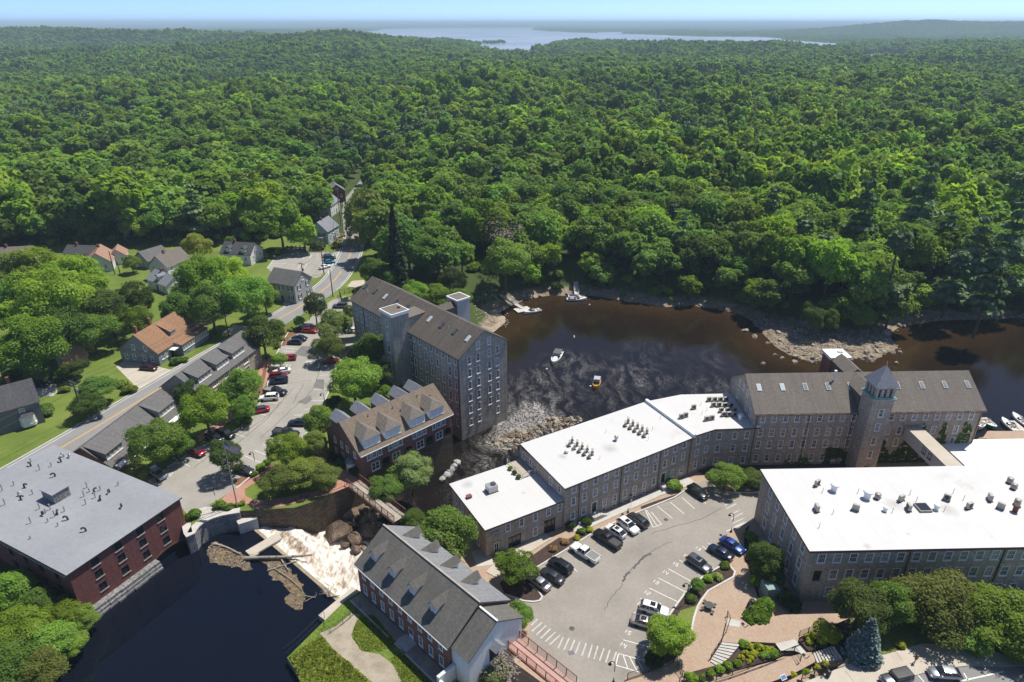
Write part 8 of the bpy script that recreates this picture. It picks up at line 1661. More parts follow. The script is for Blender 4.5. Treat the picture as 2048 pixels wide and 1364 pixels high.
# walls, fences, bridges
def wall_run(name,pts,z0,z1,th,m,label,cap=None):
 a,b = strip([Vector((p[0],p[1],0)) for p in pts],th);r = empty(name,(pts[0][0],pts[0][1],z0),0,label,'wall');o0 = Vector((pts[0][0],pts[0][1],z0))
 mb = MB();mb.prism([(p.x - o0.x,p.y - o0.y) for p in a + b[::-1]],0,z1 - z0);mb.build('wall',m,r)
 if cap: a,b = strip([Vector((p[0],p[1],0)) for p in pts],th + .3);mb = MB();mb.prism([(p.x - o0.x,p.y - o0.y) for p in a + b[::-1]],z1 - z0 + .003,z1 - z0 + .22);mb.build('coping',cap,r)
wall_run('curved_wall',[p for p in smooth_line(RETW[:-1],3)],3.2,8.0,1.1,MAT['stone_grey'],'curved grey stone wall with concrete coping by the brick mill',MAT['concrete'])
mb = MB();mb.prism([(p.x,p.y) for p in GL([(258,680),(275,640),(500,575),(515,600),(512,690),(372,735),(345,690)],6.0,z4)],3,6.6);tag(mb.build('abutment',MAT['concrete']),'pale concrete abutment at the left end of the dam','abutment')
ab = MB();ab.prism([(p.x,p.y) for p in GL([(262,720),(495,525),(575,575),(500,660),(430,720),(330,770)],5.3,z5)],2,5.35);tag(ab.build('abutment',MAT['concrete_tan']),'tan concrete abutment at the right end of the dam','abutment')
def fence(name,pts,z,h,m,label,step=2.0,pick=.14,zs=None,wd=.05,cat='fence'):
 P = [Vector((p[0],p[1],z if zs is None else zs[i])) for i,p in enumerate(pts)];r = empty(name,P[0],0,label,cat);o0 = P[0];P = [p - o0 for p in P];up = Vector((0,0,1));pk = MB()
 for k,hh in enumerate((h,h * .12)):
  mb = MB();mb.tube([p + up * hh for p in P],wd * .8,4,False);mb.build('rail',m,r)
 for a,b in zip(P,P[1:]):
  L = (b - a).length;n = max(1,round(L / step))
  for k in range(n + (b is P[-1])): p = a.lerp(b,k / n);mb = MB();mb.b2((p.x - wd,p.y - wd,p.z),(p.x + wd,p.y + wd,p.z + h + .06));mb.build('post',m,r)
  if pick:
   for k in range(int(L / pick)): p = a.lerp(b,(k + .5) * pick / L);pk.box((p.x,p.y,p.z + h * .55),(.022,.022,h * .9))
 if pick and pk.v: o = pk.build('balusters',m,r);o['kind'] = 'stuff'
 return r
K = MAT['black']
fence('railing',GL([(480,560),(600,572),(720,560),(880,518),(1050,478),(1175,425)],ZL,z4),ZL,1.1,K,'thin black railing along the brick path above the falls',2.4,.5,wd=.03)
fence('railing',GL([(80,650),(180,625),(215,600)],ZL,z4),ZL,1.1,K,'short black railing at the concrete slab by the flagpole',1.6,.4,wd=.03)
fence('railing',GL([(30,985),(110,920),(190,845),(270,765),(305,735)],ZB,z5),ZB,1.2,K,'black railing along the pond edge of the grassy bank',2.0,.35,wd=.03)
fence('railing',GL([(300,800),(345,840),(430,780),(480,740),(550,660)],ZB,z5),ZB,1.2,K,'black railing round the dam gate platform',1.6,.35,wd=.03)
fence('railing',GL([(860,1345),(1000,1300),(1170,1235),(1230,1325),(1290,1380)],ZR,zr),ZR,1.25,K,'black iron fence at the bottom of the mill yard',2.4,.16)
fence('railing',GL([(175,822),(360,775),(540,715),(715,655),(750,712)],4.9,zq),4.9,1.2,K,'black iron fence above the ramp to the street',2.2,.16,zs=[4.2,4.5,4.9,5.2,5.2])
fence('railing',GL([(760,810),(900,770),(1030,725),(1035,690),(1005,650)],6.2,zq),6.2,1.2,K,'black iron fence beside the street steps',2.0,.16)
fence('railing',GL([(330,440),(345,480),(320,560),(235,690)],ZR,zq),ZR,1.1,K,'curved black handrail left of the curved steps',1.2,.3)
fence('railing',GL([(745,560),(850,520),(1030,570),(1100,690)],ZS,zq),ZS,1.2,plain('weathered_fence',(.12,.11,.10),.8),'grey timber fence left of the blue spruce',1.5,.14)
fence('fence',GL([(940,860),(1060,838),(1075,900),(965,935),(940,860)],ZL,zf),ZL,1.8,MAT['polewood'],'dark timber enclosure beside the granite mill',1.5,.15,wd=.06)
def footbridge(a,b,wd,deck,railm,label,h=1.35,truss=True,name='footbridge'):
 d = b - a;L = math.hypot(d.x,d.y);ang = math.atan2(d.y,d.x);r = empty(name,a,ang,label,'footbridge');r.rotation_euler = (0,-math.atan2(d.z,L),ang);L = d.length
 mb = MB();n = int(L / .28)
 for k in range(n): mb.b2((k * L / n,-wd / 2,-.08),(k * L / n + L / n * .93,wd / 2,0))
 o = mb.build('deck',deck,r);o['kind'] = 'stuff'
 for s in (-1,1):
  mb = MB();y = s * (wd / 2 + .08);mb.b2((0,y - .08,-.5),(L,y + .08,-.1));mb.build('girder',railm,r);mb = MB();mb.b2((0,y - .06,h),(L,y + .06,h + .1));mb.build('handrail',railm,r);n = int(L / 1.7);dg = MB()
  for k in range(n + 1): mb = MB();x = L * k / n;mb.b2((x - .05,y - .05,-.3),(x + .05,y + .05,h + .12));mb.build('post',railm,r)
  if truss:
   for k in range(n): x0,x1 = L * k / n,L * (k + 1) / n;q = ((x0,x1) if k % 2 else (x1,x0));dg.tube([(q[0],y,0),(q[1],y,h)],.04,4,False)
  for k in range(int(L / .16)): dg.b2((k * .16,y - .012,.1),(k * .16 + .022,y + .012,h))
  o = dg.build('lattice',railm,r);o['kind'] = 'stuff'
 return r
footbridge(G(*z4(1232,392),ZL),G(*z4(1592,672),7.6),2.5,MAT['wood'],MAT['rustbrown'],'rust brown steel footbridge with wooden deck over the gorge')
footbridge(G(*z5(1535,855),7.7),G(*z5(1985,1220),7.0),2.2,MAT['wood_pink'],MAT['rustred'],'red railed ramp leading to the white annex',truss=False,name='access_ramp')
# terraces and steps by the street
sheet('upper_terrace',GL([(335,450),(410,455),(470,500),(560,450),(660,430),(980,410),(985,500),(840,520),(745,565),(735,610),(610,596),(470,588),(410,598),(300,590),(318,520)],4.9,zq),4.9,MAT['paver'],th=.9)
sheet('concrete_walk',GL([(338,452),(410,470),(402,505),(330,495)],4.9,zq),4.92,MAT['concrete']);sheet('concrete_walk',GL([(610,600),(720,575),(745,600),(810,650),(790,672),(720,640),(640,640)],4.9,zq),4.92,MAT['concrete'])
sheet('shrub_terrace',GL([(405,605),(470,592),(610,600),(700,640),(560,700),(360,760),(130,800),(80,775),(300,715),(380,650)],4.5,zq),4.5,MAT['mulch'],th=.6)
sheet('shrub_terrace',GL([(745,580),(835,525),(930,560),(950,600),(870,640),(800,640)],5.3,zq),5.35,MAT['mulch'],th=.6)
mb = MB();q = [G(*zq(x,y),z) for x,y,z in ((130,822,4.05),(560,712,4.6),(715,668,5.0),(840,640,5.1),(840,705,5.1),(700,780,4.9),(560,830,4.6),(250,900,4.05))];mb.face([q[i] for i in (0,7,6,1)]);mb.face([q[i] for i in (1,6,5,2)]);mb.face([q[i] for i in (2,5,4,3)]);o = mb.build('brick_ramp',MAT['paver']);o['kind'] = 'structure'
def steps(a0,a1,b0,b1,n,zt,zb_,label):
 """flight from the top edge a0-a1 down to the bottom edge b0-b1"""
 r = empty('steps',(b0.x,b0.y,zb_),0,label,'steps');O = Vector((b0.x,b0.y,0))
 for k in range(n):
  t0,t1 = k / n,(k + 1) / n;q = [a0.lerp(b0,t0),a1.lerp(b1,t0),a1.lerp(b1,t1),a0.lerp(b0,t1)];z = zt - (zt - zb_) * k / n;mb = MB();mb.prism([(p.x - O.x,p.y - O.y) for p in q],-.3,z - zb_);s = mb.build('step',MAT['concrete'],r)
  mb = MB();e0,e1 = q[3],q[2];c = (q[0] + q[1] + q[2] + q[3]) / 4;nn = ((e0 + e1) / 2 - c);nn.z = 0;nn.normalize();f = [e0 + nn * .01,e1 + nn * .01];mb.face([(p.x - O.x,p.y - O.y,zz) for p,zz in ((f[0],z - zb_ - (zt - zb_) / n),(f[1],z - zb_ - (zt - zb_) / n),(f[1],z - zb_ - .02),(f[0],z - zb_ - .02))]);mb.build('riser',plain('shade_tinted_riser',(.09,.085,.08),.8) if k == 0 and label.startswith('curved') else bpy.data.materials['shade_tinted_riser'],s)  # risers coloured dark to carry the shade on their faces
def gz(x,y,z): return G(*zq(x,y),z)
steps(gz(300,592,4.9),gz(408,602,4.9),gz(232,705,4.0),gz(292,742,4.0),8,4.9,4.02,'curved white steps between the plaza and the terrace')
steps(gz(945,612,6.4),gz(1000,690,6.4),gz(828,655,5.1),gz(850,712,5.1),8,6.4,5.05,'straight white steps climbing to the street')
# lamps, poles, wires, flag
LM = {}
def lamp(base,z,h,face,label,grp='black gooseneck lamp posts'):
 g = G(base[0],base[1],z);r = empty('lamp_post',(g.x,g.y,z),face,label,'lamp post',grp)
 if not LM:
  a = MB();a.lathe([(.22,0),(.2,.25),(.1,.4),(.075,.5),(.06,1.0)],8);LM['base'] = a.data('base',K)
  a = MB();a.tube([(0,0,.5),(0,0,.80)] + [(.07 - .07 * math.cos(t),0,.80 + .07 * math.sin(t)) for t in np.linspace(.3,math.pi,8)],.013,6);LM['pole'] = a.data('pole',K)
  a = MB();a.lathe([(.05,.25),(.12,.12),(.26,-.05),(.27,-.12)],10);LM['shade'] = a.data('lamp_shade',K)
 new_obj('base',LM['base'],r);new_obj('pole',LM['pole'],r,(0,0,-.3),(0,0,0),(h,h,h));new_obj('lamp_shade',LM['shade'],r,(.14 * h,0,.80 * h - .42))
for b,z,h,fa,lb in [(z1(1810,875),ZL,5.2,3,'lamp post at the right edge of the car park'),(z1(1255,1362),ZL,5.2,3,'lamp post in the car park right of the flagpole'),(z1(1355,545),ZL,4.8,.5,'lamp post by the end of the upper shop row'),(z1(1280,745),ZL,4.8,.5,'lamp post on the brick path by the black pickup'),(z1(738,1128),ZL,4.8,.5,'lamp post by the lower shop row bed'),(z1(1690,218),ZL,4.8,1,'lamp post beside the red saloon at the entrance'),(z4(203,560),ZL,4.6,.5,'lamp post left of the flagpole'),(z4(845,516),ZL,4.6,.5,'lamp post on the path above the falls'),(zr(1560,350),ZR,5.2,2.8,'lamp post on the plaza corner by the blue saloon'),(zr(1255,832),ZR,5.2,3,'lamp post in the mulch bed by the numbered bays'),(zr(766,1368),ZR,5.2,3,'lamp post at the bottom edge of the mill yard'),(z6(1166,822),ZR,5.2,1,'lamp post before the long stone mill'),(zq(835,640),5.3,4.8,2,'lamp post beside the yellow green bush'),(zq(462,505),ZR,4.8,2,'lamp post at the rounded hedge bushes'),(zq(52,835),ZR,4.8,2,'lamp post at the lower left fence corner'),(zq(908,775),6.2,4.8,1,'lamp post by the litter bin on the street')]: lamp(b,z,h,fa,lb)
POLES = []
for b,t,arm,lb in [(z8(825,785),z8(700,400),1,'leaning utility pole with grey transformer on the roadside lawn'),(z1(1035,300),z1(1000,62),1,'utility pole with crossarm behind the upper shop row'),(z1(1290,185),z1(1268,62),1,'utility pole with crossarm right of another above the shop row'),(zo(840,1112),zo(783,648),1,'tall utility pole beside the grey shuttered house'),(zo(1122,817),zo(1087,370),1,'utility pole in front of the cars across the road'),(zo(1258,1162),zo(1215,750),0,'plain wooden pole at the near side of the road'),(zo(1322,476),zo(1285,190),1,'utility pole by the vegetable beds'),(zf(950,290),zf(940,-20),1,'utility pole by the far end of the road'),(zl(942,690),zl(895,500),0,'wooden pole in front of the skylit house'),(zl(985,690),zl(955,590),0,'short wooden pole right of the skylit house pole'),(zo(1603,792),zo(1580,580),0,'slim pole on the right of the road')]:
 h = max(5,hgt(b,t,ZL) - ZL);g = G(*b,ZL);r = empty('utility_pole',(g.x,g.y,ZL),R(60),lb,'utility pole','utility poles');mb = MB();mb.tube([(0,0,-.3),(0,0,h)],[.19,.13],7);mb.build('pole',MAT['polewood'],r);POLES.append((g,h))
 if arm:
  for q in (.5,1.3)[:1 + (len(POLES) == 1)]:
   mb = MB();mb.b2((-.06,-1.3,h - q),(.06,1.3,h - q + .13));ca = mb.build('crossarm',MAT['polewood'],r)
   for y in (-1.2,-.5,.5,1.2): mb = MB();mb.lathe([(.06,0),(.09,.1),(.05,.26)],6,(0,y,h - q + .13));mb.build('insulator',MAT['steel'],ca)
  if len(POLES) in (1,2,4,7): mb = MB();mb.lathe([(.2,0),(.3,.08),(.3,.85),(.18,.98)],10,(.38,0,h - 2.9));mb.build('transformer',MAT['steel'],r)
def wire(a,b,sag,lb):
 mb = MB();n = 14
 mb.tube([a.lerp(b,k / n) - Vector((0,0,sag * 4 * (k / n) * (1 - k / n))) for k in range(n + 1)],.03,4,True,False);tag(mb.build('power_line',K),lb,'power line','power lines')
def ptop(i,y,dz=.25): g,h = POLES[i];return Vector((g.x - math.sin(R(60)) * y,g.y + math.cos(R(60)) * y,ZL + h - dz))
SP = [('over the roadside lawn',-1,0),('above the rust roofed house',0,1),('above the upper shop row',1,2),('across the road by the shuttered house',2,3),('beside the far car park',3,4),('past the vegetable beds',4,6),('up the far road',6,7)]
for nm,i,j in SP:
 for q,y in (('left',-1.2),('centre',-.5),('right',1.2)):
  a = ptop(i,y) if i >= 0 else Vector((-120,75,19 + y * .2));wire(a,ptop(j,y),1.0,q + ' power line ' + nm)
 if i <= 3: a = ptop(i,0,2.2) if i >= 0 else Vector((-120,76,16));wire(a,ptop(j,0,2.2),1.0,'low telephone line ' + nm)
b_ = z4(360,582);g = G(*b_,ZL);h = hgt(b_,z4(240,72),ZL) - ZL
r = empty('flagpole',(g.x,g.y,ZL),0,'tall pale flagpole at the corner of the brick path','flagpole');mb = MB();mb.tube([(0,0,0),(0,0,h)],[.13,.06],8);mb.build('pole',MAT['steel'],r);mb = MB();mb.lathe([(.03,0),(.12,.1),(.03,.2)],8,(0,0,h));mb.build('finial',MAT['steel'],r)
fl = empty('flag',(g.x + .12,g.y,ZL + h - 1.9),R(-18),'red white and blue stars and stripes flag hanging from the flagpole','flag')
def fpt(u,v): return (u * 2.7,.22 * math.sin(u * 7 + v) * u,v * 1.6 - u * .95 - .15 * math.sin(u * 5))
cols_ = {'red_stripe': MB(),'white_stripe': MB(),'blue_canton': MB(),'star': MB()}
for k in range(13):
 for i in range(12):
  u0,u1,v0,v1 = i / 12,(i + 1) / 12,k / 13,(k + 1) / 13;key = 'blue_canton' if (u1 <= .42 and v0 > .45) else ('red_stripe' if k % 2 == 0 else 'white_stripe');cols_[key].face([fpt(u0,v0),fpt(u1,v0),fpt(u1,v1),fpt(u0,v1)],True)
for i in range(6):
 for k in range(5):
  u,v = .04 + i * .065,.52 + k * .1;x,y,z = fpt(u,v);cols_['star'].face([(x + .045 * math.cos(t),y - .012,z + .045 * math.sin(t)) for t in np.linspace(0,6.283,6)[:5]])
for k,m in (('red_stripe',plain('flag_red',(.42,.02,.03),.8)),('white_stripe',MAT['white']),('blue_canton',plain('flag_blue',(.02,.03,.14),.8)),('star',MAT['white'])): o = cols_[k].build(k,m,fl);o['kind'] = 'stuff'
# roof plant
AC = {}
def acunit(px,z,f,label,grp,kind='flat',rz=None,s=1.0):
 g = G(*f(*px),z + .5);r = empty('condenser_unit',(g.x,g.y,z),rz if rz is not None else MI.ang,label,'condenser unit',grp,s)
 if not AC:
  a = MB();a.box((0,0,.62),(.95,.42,.95));AC['case'] = a.data('case',MAT['acmetal']);a = MB();a.lathe([(.36,0),(.36,.02)],12);a.v = [(x,-.215 - zz,y + .62) for x,y,zz in a.v];AC['fan'] = a.data('fan_grille',MAT['plastic']);a = MB()
  for x in (-.45,.45): a.box((x,0,.08),(.1,.7,.16))
  AC['feet'] = a.data('stand',MAT['plastic']);AC['cyl'] = MB().lathe([(.42,.1),(.42,.85),(.2,.9)],10).data('case',MAT['acmetal'])
 new_obj('case',AC['case' if kind == 'flat' else 'cyl'],r);o = new_obj('stand',AC['feet'],r);o['kind'] = 'stuff'
 if kind == 'flat': new_obj('fan_grille',AC['fan'],r)
ds = MI.ang + R(90)
for c,(x0,y0,x1,y1,x2,y2) in enumerate([(820,372,945,446,828,405),(1168,250,1285,315,1172,280)]):
 for row in range(2):
  for k in range(5):
   px,py = x0 + (x1 - x0) * k / 4 + (0 if not row else -2) - (14 if row else 0),y0 + (y1 - y0) * k / 4 + (22 if row else 0);acunit((px,py),13.5,z6,'condenser in the double row on the ' + ('left' if c == 0 else 'right') + ' of the long white roof','condensers on the long white roof',rz=MI.ang + .9)
for k,p in enumerate([(1670,120),(1705,120),(1740,120),(1775,120),(1697,153),(1732,153),(1768,156),(1805,156),(1745,187),(1785,187),(1828,187),(1760,212),(1792,212),(1825,212),(1575,168),(1498,226),(1525,217),(1655,240),(1688,234)]): acunit(p,13.5,z6,('condenser in the block beside the towered mill gable' if k < 14 else 'condenser standing apart on the angled white roof'),'condensers on the angled white roof',rz=.2)
for k,p in enumerate([(655,225),(652,392),(915,390),(1222,328),(1272,388),(1530,322),(1680,378),(1820,322),(1893,380)]): acunit(p,15.0,z9,'condenser standing on the big white roof at the right','condensers on the big white roof',rz=.6 + k,s=1.15)
for k,p in enumerate([(1063,310),(1955,205),(1982,245),(2005,350)]): acunit(p,15.0,z9,'round rusty condenser on the big white roof','round units on the big white roof','cyl',s=1.2)
def vent(px,z,f,r_,h,m,label,cap=True,grp=None):
 g = G(*f(*px),z);o = empty('roof_vent',(g.x,g.y,z),0,label,'roof vent',grp);a = MB();a.lathe([(r_,0),(r_,h)],10);a.build('shaft',m,o)
 if cap: a = MB();a.lathe([(r_ * .9,h),(r_ * 1.5,h + .1),(r_ * 1.3,h + .3),(.05,h + .42)],10);a.build('cap',m,o)
for p,r_,h,lb in [((765,275),.5,1.1,'white square shaft vent on the big white roof'),((988,325),.55,1.2,'vent with dark cap on the big white roof'),((1110,412),.3,.5,'small mushroom vent on the big white roof'),((1455,402),.35,.7,'mushroom vent beside the roof skylight on the big white roof'),((1985,415),.4,1.0,'rusty vent near the right edge of the big white roof')]: vent(p,15.0,z9,r_,h,MAT['white'] if 'rusty' not in lb else MAT['rustbrown'],lb)
vent((1092,375),13.5,z6,.3,.7,MAT['steel'],'sooty flue in the middle of the long white roof');vent((785,452),13.5,z6,.3,.3,MAT['white'],'low vent left on the long white roof');vent((1862,245),13.5,z6,.4,.9,MAT['white'],'white mushroom vent by the towered mill gable')
for p in ((690,285),(760,430),(928,290),(1160,420),(1278,300),(1570,290),(668,522),(1640,335),(1510,410),(1322,345)): vent(p,15.0,z9,.05,1.0,MAT['steel'],'thin vent pipe standing on the big white roof',False,'pipes on the big white roof')
for p in ((782,410),(825,440),(992,490),(1030,325),(1368,240),(1318,310),(1292,372),(1618,155),(1655,190),(1625,215)): vent(p,13.5,z6,.05,.9,MAT['white'],'thin vent pipe on the long white roofs',False,'pipes on the long white roofs')
g = G(*z9(1368,385),15.3);r = empty('roof_skylight',(g.x,g.y,15.0),.03,'square glazed skylight on the big white roof','skylight');a = MB();a.box((0,0,.2),(2.1,2.1,.4));a.build('kerb',MAT['cut_stone'],r);a = MB();a.box((0,0,.42),(1.8,1.8,.06));a.build('pane',MAT['glass'],r)
g = G(*z6(320,668),11.2);r = empty('rooftop_unit',(g.x,g.y,10.5),LO.ang,'big grey air handling unit on the low white roof','air handler');a = MB();a.box((0,0,.75),(1.9,1.6,1.3));a.build('case',MAT['steel'],r);a = MB();a.lathe([(.55,1.4),(.55,1.5)],12,(.3,0,0));a.build('fan',MAT['plastic'],r);a = MB();a.box((0,0,.06),(2.1,1.8,.12));a.build('curb',MAT['rustbrown'],r)
g = G(*z6(180,722),10.8);a = MB();a.box((0,0,.2),(.9,.7,.4));a.box((0,0,.45),(1.0,.8,.1));tag(a.build('roof_hatch',MAT['rustred'],None,(g.x,g.y,10.52),(0,0,LO.ang)),'small red hatch on the low white roof','roof hatch')
r = empty('roof_deck',(MI.P(-3.2,9.5).x,MI.P(-3.2,9.5).y,10.52),MI.ang,'small railed roof deck with potted plants on the low white roof','roof deck');a = MB();a.b2((0,0,0),(3.0,5.5,.12));a.build('deck',MAT['wood'],r)
for p in ((0,0),(0,2.7),(0,5.5),(2.9,0),(1.5,0)): a = MB();a.b2((p[0] - .06,p[1] - .06,0),(p[0] + .06,p[1] + .06,1.2));a.build('post',MAT['white'],r)
a = MB();a.b2((-.03,0,1.0),(.03,5.5,1.08));a.b2((0,-.03,1.0),(2.9,.03,1.08));a.build('rail',MAT['wood'],r)
for x,y in ((-.5,.5),(-.5,2.0),(-.4,3.6)): p = MI.P(-3.2 + x,9.5 + y);shrub('green',None,.55,'potted plant at the edge of the roof deck',10.55,None,1.2,'potted plants on the roof deck',(p.x,p.y,0))
for i,(x,y) in enumerate([(175,125),(175,148),(290,148),(225,168),(312,205),(360,95),(390,95),(345,125),(15,285),(80,255),(138,268),(185,305),(105,315),(118,335),(30,365),(492,268),(532,298),(505,292),(567,282),(618,295),(475,318),(538,325),(567,342),(485,362),(668,255),(685,378),(225,388),(258,412),(240,422),(285,392),(310,432),(325,422),(365,402),(272,462),(383,450),(328,485),(175,468),(485,514),(172,556)]):
 g = G(*z3(x,y),14.0);h = rnd.uniform(.35,1.2);a = MB()
 if i % 3 == 1 or i in (5,6,7,12,13,22): a.tube([(0,0,0),(0,0,.5)] + [(.3 - .3 * math.cos(t),0,.5 + .3 * math.sin(t)) for t in (.5,1,1.57,2.2,2.9)],.15,7)
 else: a.lathe([(.09,0),(.09,h),(.14,h + .03),(.14,h + .15)],7)
 tag(a.build('vent_pipe',MAT['plastic'] if i % 3 == 1 else MAT['steel'],None,(g.x,g.y,14.0),(0,0,rnd.uniform(0,6))),('dark gooseneck vent' if i % 3 == 1 else 'thin upright vent pipe') + ' on the flat grey roof of the brick mill','vent pipe','vents on the grey roof')
# small things
g = G(*zr(1410,850),ZR + .5);r = empty('picnic_table',(g.x,g.y,ZR),.3,'round metal mesh picnic table with seats on the brick plaza','table');a = MB();a.lathe([(.75,.72),(.75,.76)],16);a.build('table_top',K,r)
for k in range(4): a = MB();t = k * 1.57;a.lathe([(.28,.42),(.28,.46)],10,(math.cos(t) * 1.15,math.sin(t) * 1.15,0));a.build('seat',K,r);a = MB();a.tube([(0,0,.1),(math.cos(t) * 1.15,math.sin(t) * 1.15,.42)],.03,5);a.build('leg',K,r)
a = MB();a.lathe([(.3,0),(.06,.05),(.06,.72)],8);a.build('pedestal',K,r)
g = G(*z9(330,945),ZR + 1);r = empty('utility_cabinet',(g.x,g.y,ZR),.15,'pale green metal cabinet at the end of the big mill','cabinet');a = MB();a.box((0,0,1.2),(1.9,2.4,2.4));a.build('case',MAT['greenmetal'],r);a = MB();a.box((1.5,-.4,.7),(1.2,1.6,1.4));a.build('side_case',MAT['greenmetal'],r);a = MB();a.b2((-.9,-1.23,.15),(-.03,-1.2,2.2));a.b2((.03,-1.23,.15),(.9,-1.23 + .03,2.2));a.build('door',MAT['steel'],r)
g = G(*zr(1700,838),ZR + .5);r = empty('covered_grill',(g.x,g.y,ZR),.5,'black covered barbecue at the plaza edge','barbecue');a = MB();a.box((0,0,.55),(1.5,.8,1.1),taper=.8);a.build('cover',MAT['plastic'],r);a = MB();a.lathe([(.05,1.1),(.5,1.15),(.45,1.3),(.05,1.38)],10);a.build('lid',MAT['plastic'],r)
g = G(*zq(912,790),ZS);r = empty('litter_bin',(g.x,g.y,ZS + .1),0,'black litter bin on the sidewalk','bin');a = MB();a.lathe([(.26,0),(.32,.85),(.28,.9)],12);a.build('drum',K,r);a = MB();a.lathe([(.33,.9),(.22,1.05),(.12,1.06)],12);a.build('lid',K,r)
g = G(*zq(655,800),6.0);r = empty('information_sign',(g.x,g.y,5.2),.4,'small tilted information board by the ramp','sign');a = MB();a.tube([(0,0,0),(0,0,.9)],.05,6);a.build('post',K,r);a = MB();a.box((0,0,1.0),(.9,.7,.05),rx=.6);a.build('board',MAT['white'],r);a = MB();a.box((0,-.01,1.035),(.75,.5,.02),rx=.6);a.build('panel',MAT['blueline'],r)
for (x,y),lb in (((535,345),'white parking sign by the yard bed near the low wing'),((637,275),'white parking sign before the entrance steps'),((882,190),'white parking sign at the dark grey suv')):
 g = G(*zr(x,y),ZR);r = empty('parking_sign',(g.x,g.y,ZR),MI.ang,lb,'sign','white parking signs');a = MB();a.tube([(0,0,0),(0,0,2.0)],.03,5);a.build('post',MAT['steel'],r);a = MB();a.box((0,0,1.8),(.35,.03,.5));a.build('plate',MAT['white'],r)
g = G(*zo(878,1000),ZL);r = empty('road_sign',(g.x,g.y,ZL),-.3,'grey road sign at the car park corner','sign');a = MB();a.tube([(0,0,0),(0,0,2.3)],.04,5);a.build('post',MAT['steel'],r);a = MB();a.box((0,0,2.2),(.7,.04,.7),ry=.785);a.build('plate',MAT['steel'],r)
def kayak(px,f,ang,m,lb):
 g = G(*f(*px),ZL + .3);a = MB();n = 9;rings = []
 for i in range(n): t = i / (n - 1) * 2 - 1;w_ = .36 * (1 - t * t) ** .6 + .02;rings.append([(t * 1.9,-w_,.34),(t * 1.9,-w_ * .6,.08 + .2 * t * t),(t * 1.9,w_ * .6,.08 + .2 * t * t),(t * 1.9,w_,.34),(t * 1.9,0,.44)])
 for i in range(n - 1):
  for j in range(5): a.face([rings[i][j],rings[i + 1][j],rings[i + 1][(j + 1) % 5],rings[i][(j + 1) % 5]][::-1],True)
 r = empty('kayak',(g.x,g.y,ZL),ang,lb,'kayak');a.build('hull',m,r);b = MB();b.lathe([(.26,.42),(.26,.47)],10);b.build('cockpit',MAT['plastic'],r)
kayak((588,390),z8,-.5,plain('orange_kayak',(.62,.14,.06),.5),'orange red kayak lying in the garden by the road');kayak((305,545),zf,.15,plain('yellow_kayak',(.65,.42,.03),.5),'yellow kayak beside the dark roofed house')
# garden terraces above the far car park
for row,(pa,pb) in enumerate([((490,505),(665,505)),((492,490),(668,488)),((495,474),(668,470)),((690,500),(790,500)),((692,484),(795,480)),((695,470),(795,465)),((885,450),(980,350)),((870,480),(960,470)),((930,400),(985,380))]):
 a,b = G(*zf(*pa),ZL),G(*zf(*pb),ZL);wall_run('garden_terrace',[a,b],ZL,ZL + .5,.7,MAT['rock'] if row < 6 else MAT['mulch_red'],['lowest left','middle left','top left','lowest centre','middle centre','top centre','sloping right','lower right','upper right'][row] + ' garden terrace below the pale blue house')
 for k in range(5): p = a.lerp(b,(k + .5) / 5);shrub('green' if row % 2 else 'weed',None,.5,'vegetable clump on the garden terraces',ZL + .5,None,.7,'vegetable clumps on the garden terraces',(p.x,p.y,0))
sheet('gravel_yard',GL([(1000,790),(1040,745),(1150,735),(1140,770),(1080,800)],ZL,zf),ZL + .02,MAT['concrete_tan'])
# bicycles at the rack
for k in range(4):
 g = G(*z1(1095 + k * 32,1005 + k * 8),ZL + .4);r = empty('bicycle',(g.x,g.y,ZL + .04),RU.ang + .6,'bicycle standing in the rack by the brick path','bicycle','bicycles in the rack');a = MB();a.tube([(-.5,0,.35),(-.12,0,.32),(.35,0,.8),(-.2,0,.82),(-.12,0,.32)],.025,4);a.tube([(.35,0,.85),(.52,0,.35)],.025,4);a.build('frame',K,r)
 for x in (-.52,.52): a = MB();a.tube([(x + .33 * math.cos(t),0,.35 + .33 * math.sin(t)) for t in np.linspace(0,6.283,13)],.025,4);a.build('wheel',MAT['rubber'],r)
 a = MB();a.box((-.22,0,.9),(.26,.14,.06));a.build('saddle',MAT['plastic'],r);a = MB();a.tube([(.34,-.28,.98),(.36,0,.95),(.34,.28,.98)],.022,4);a.build('handlebar',MAT['steel'],r)
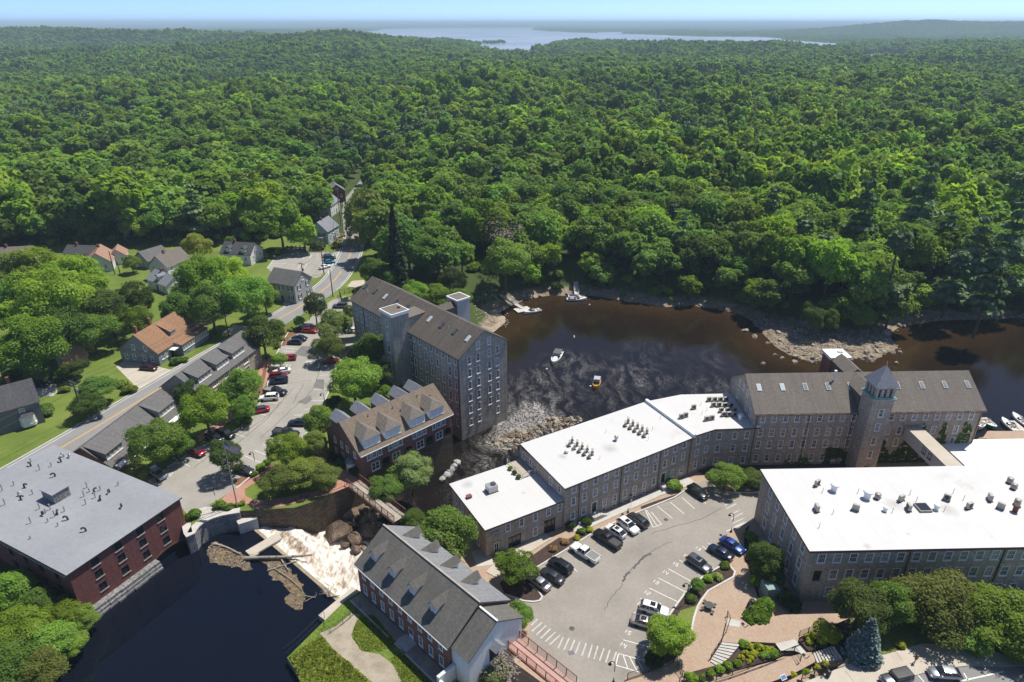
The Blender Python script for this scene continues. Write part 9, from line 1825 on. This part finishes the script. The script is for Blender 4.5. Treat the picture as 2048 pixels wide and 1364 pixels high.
# walking person: one skinned body
g = G(*zq(1414,708),ZS + .14);r = empty('person',(g.x,g.y,ZS + .14),R(200),'person in dark clothes walking on the sidewalk near the silver hatchback','person')
J = [((0,0,.95),.15),((0,0,1.2),.15),((0,0,1.42),.13),((0,0,1.52),.06),((.02,0,1.66),.105),((.02,0,1.75),.09),((0,.1,.9),.1),((.12,.11,.5),.065),((.06,.11,.09),.045),((.2,.11,.04),.04),((0,-.1,.9),.1),((-.06,-.11,.5),.065),((-.24,-.11,.12),.045),((-.12,-.11,.05),.04),((0,.2,1.4),.065),((-.08,.25,1.13),.05),((.06,.25,.9),.04),((.1,.25,.82),.035),((0,-.2,1.4),.065),((.08,-.25,1.13),.05),((.24,-.24,.95),.04),((.3,-.24,.9),.035)]
Eg = [(0,1),(1,2),(2,3),(3,4),(4,5),(0,6),(6,7),(7,8),(8,9),(0,10),(10,11),(11,12),(12,13),(2,14),(14,15),(15,16),(16,17),(2,18),(18,19),(19,20),(20,21)]
me = bpy.data.meshes.new('body');me.from_pydata([j[0] for j in J],Eg,[]);bd = new_obj('body',me,r);sk_ = bd.modifiers.new('skin','SKIN')
for i,sv in enumerate(me.skin_vertices[0].data): sv.radius = (J[i][1],J[i][1]);sv.use_root = i == 0
bd.modifiers.new('sub','SUBSURF').render_levels = 1
pm_,t,b = mk('dark_clothes_and_skin');zc = nd(t,'ShaderNodeSeparateXYZ',Vector=coord(t,'Object')).outputs[2];t.links.new(ramp(t,nd(t,'ShaderNodeMath',{'operation': 'MULTIPLY'},**{'0': zc,'1': .5}).outputs[0],[(0,(.02,.02,.02)),(.06,(.40,.24,.17)),(.36,(.40,.24,.17)),(.37,(.015,.015,.02)),(.73,(.015,.015,.022)),(.74,(.42,.26,.18))]),b.inputs['Base Color'])
[e for e in t.nodes if e.type == 'VALTORGB'][0].color_ramp.interpolation = 'CONSTANT';me.materials.append(pm_)
a = MB();a.lathe([(.02,.15),(.09,.12),(.115,.04),(.11,-.02)],10,(0,0,1.70));a.build('hair',plain('dark_hair',(.05,.03,.02),.8),r)
# air
mb = MB();mb.box((0,31000,64),(130000,64000,134))
hz = mb.build('haze',None);hz['kind'] = 'stuff';hz['label'] = 'thin blue summer haze over the woods and bay'
m = bpy.data.materials.new('summer_haze');m.use_nodes = True;t = m.node_tree;t.nodes.remove(t.nodes['Principled BSDF'])
pv = t.nodes.new('ShaderNodeVolumePrincipled');pv.inputs['Color'].default_value = (0.66,0.88,1.0,1);pv.inputs['Density'].default_value = 0.00013;pv.inputs['Anisotropy'].default_value = 0.0
t.links.new(pv.outputs[0],t.nodes['Material Output'].inputs['Volume']);hz.data.materials.append(m)
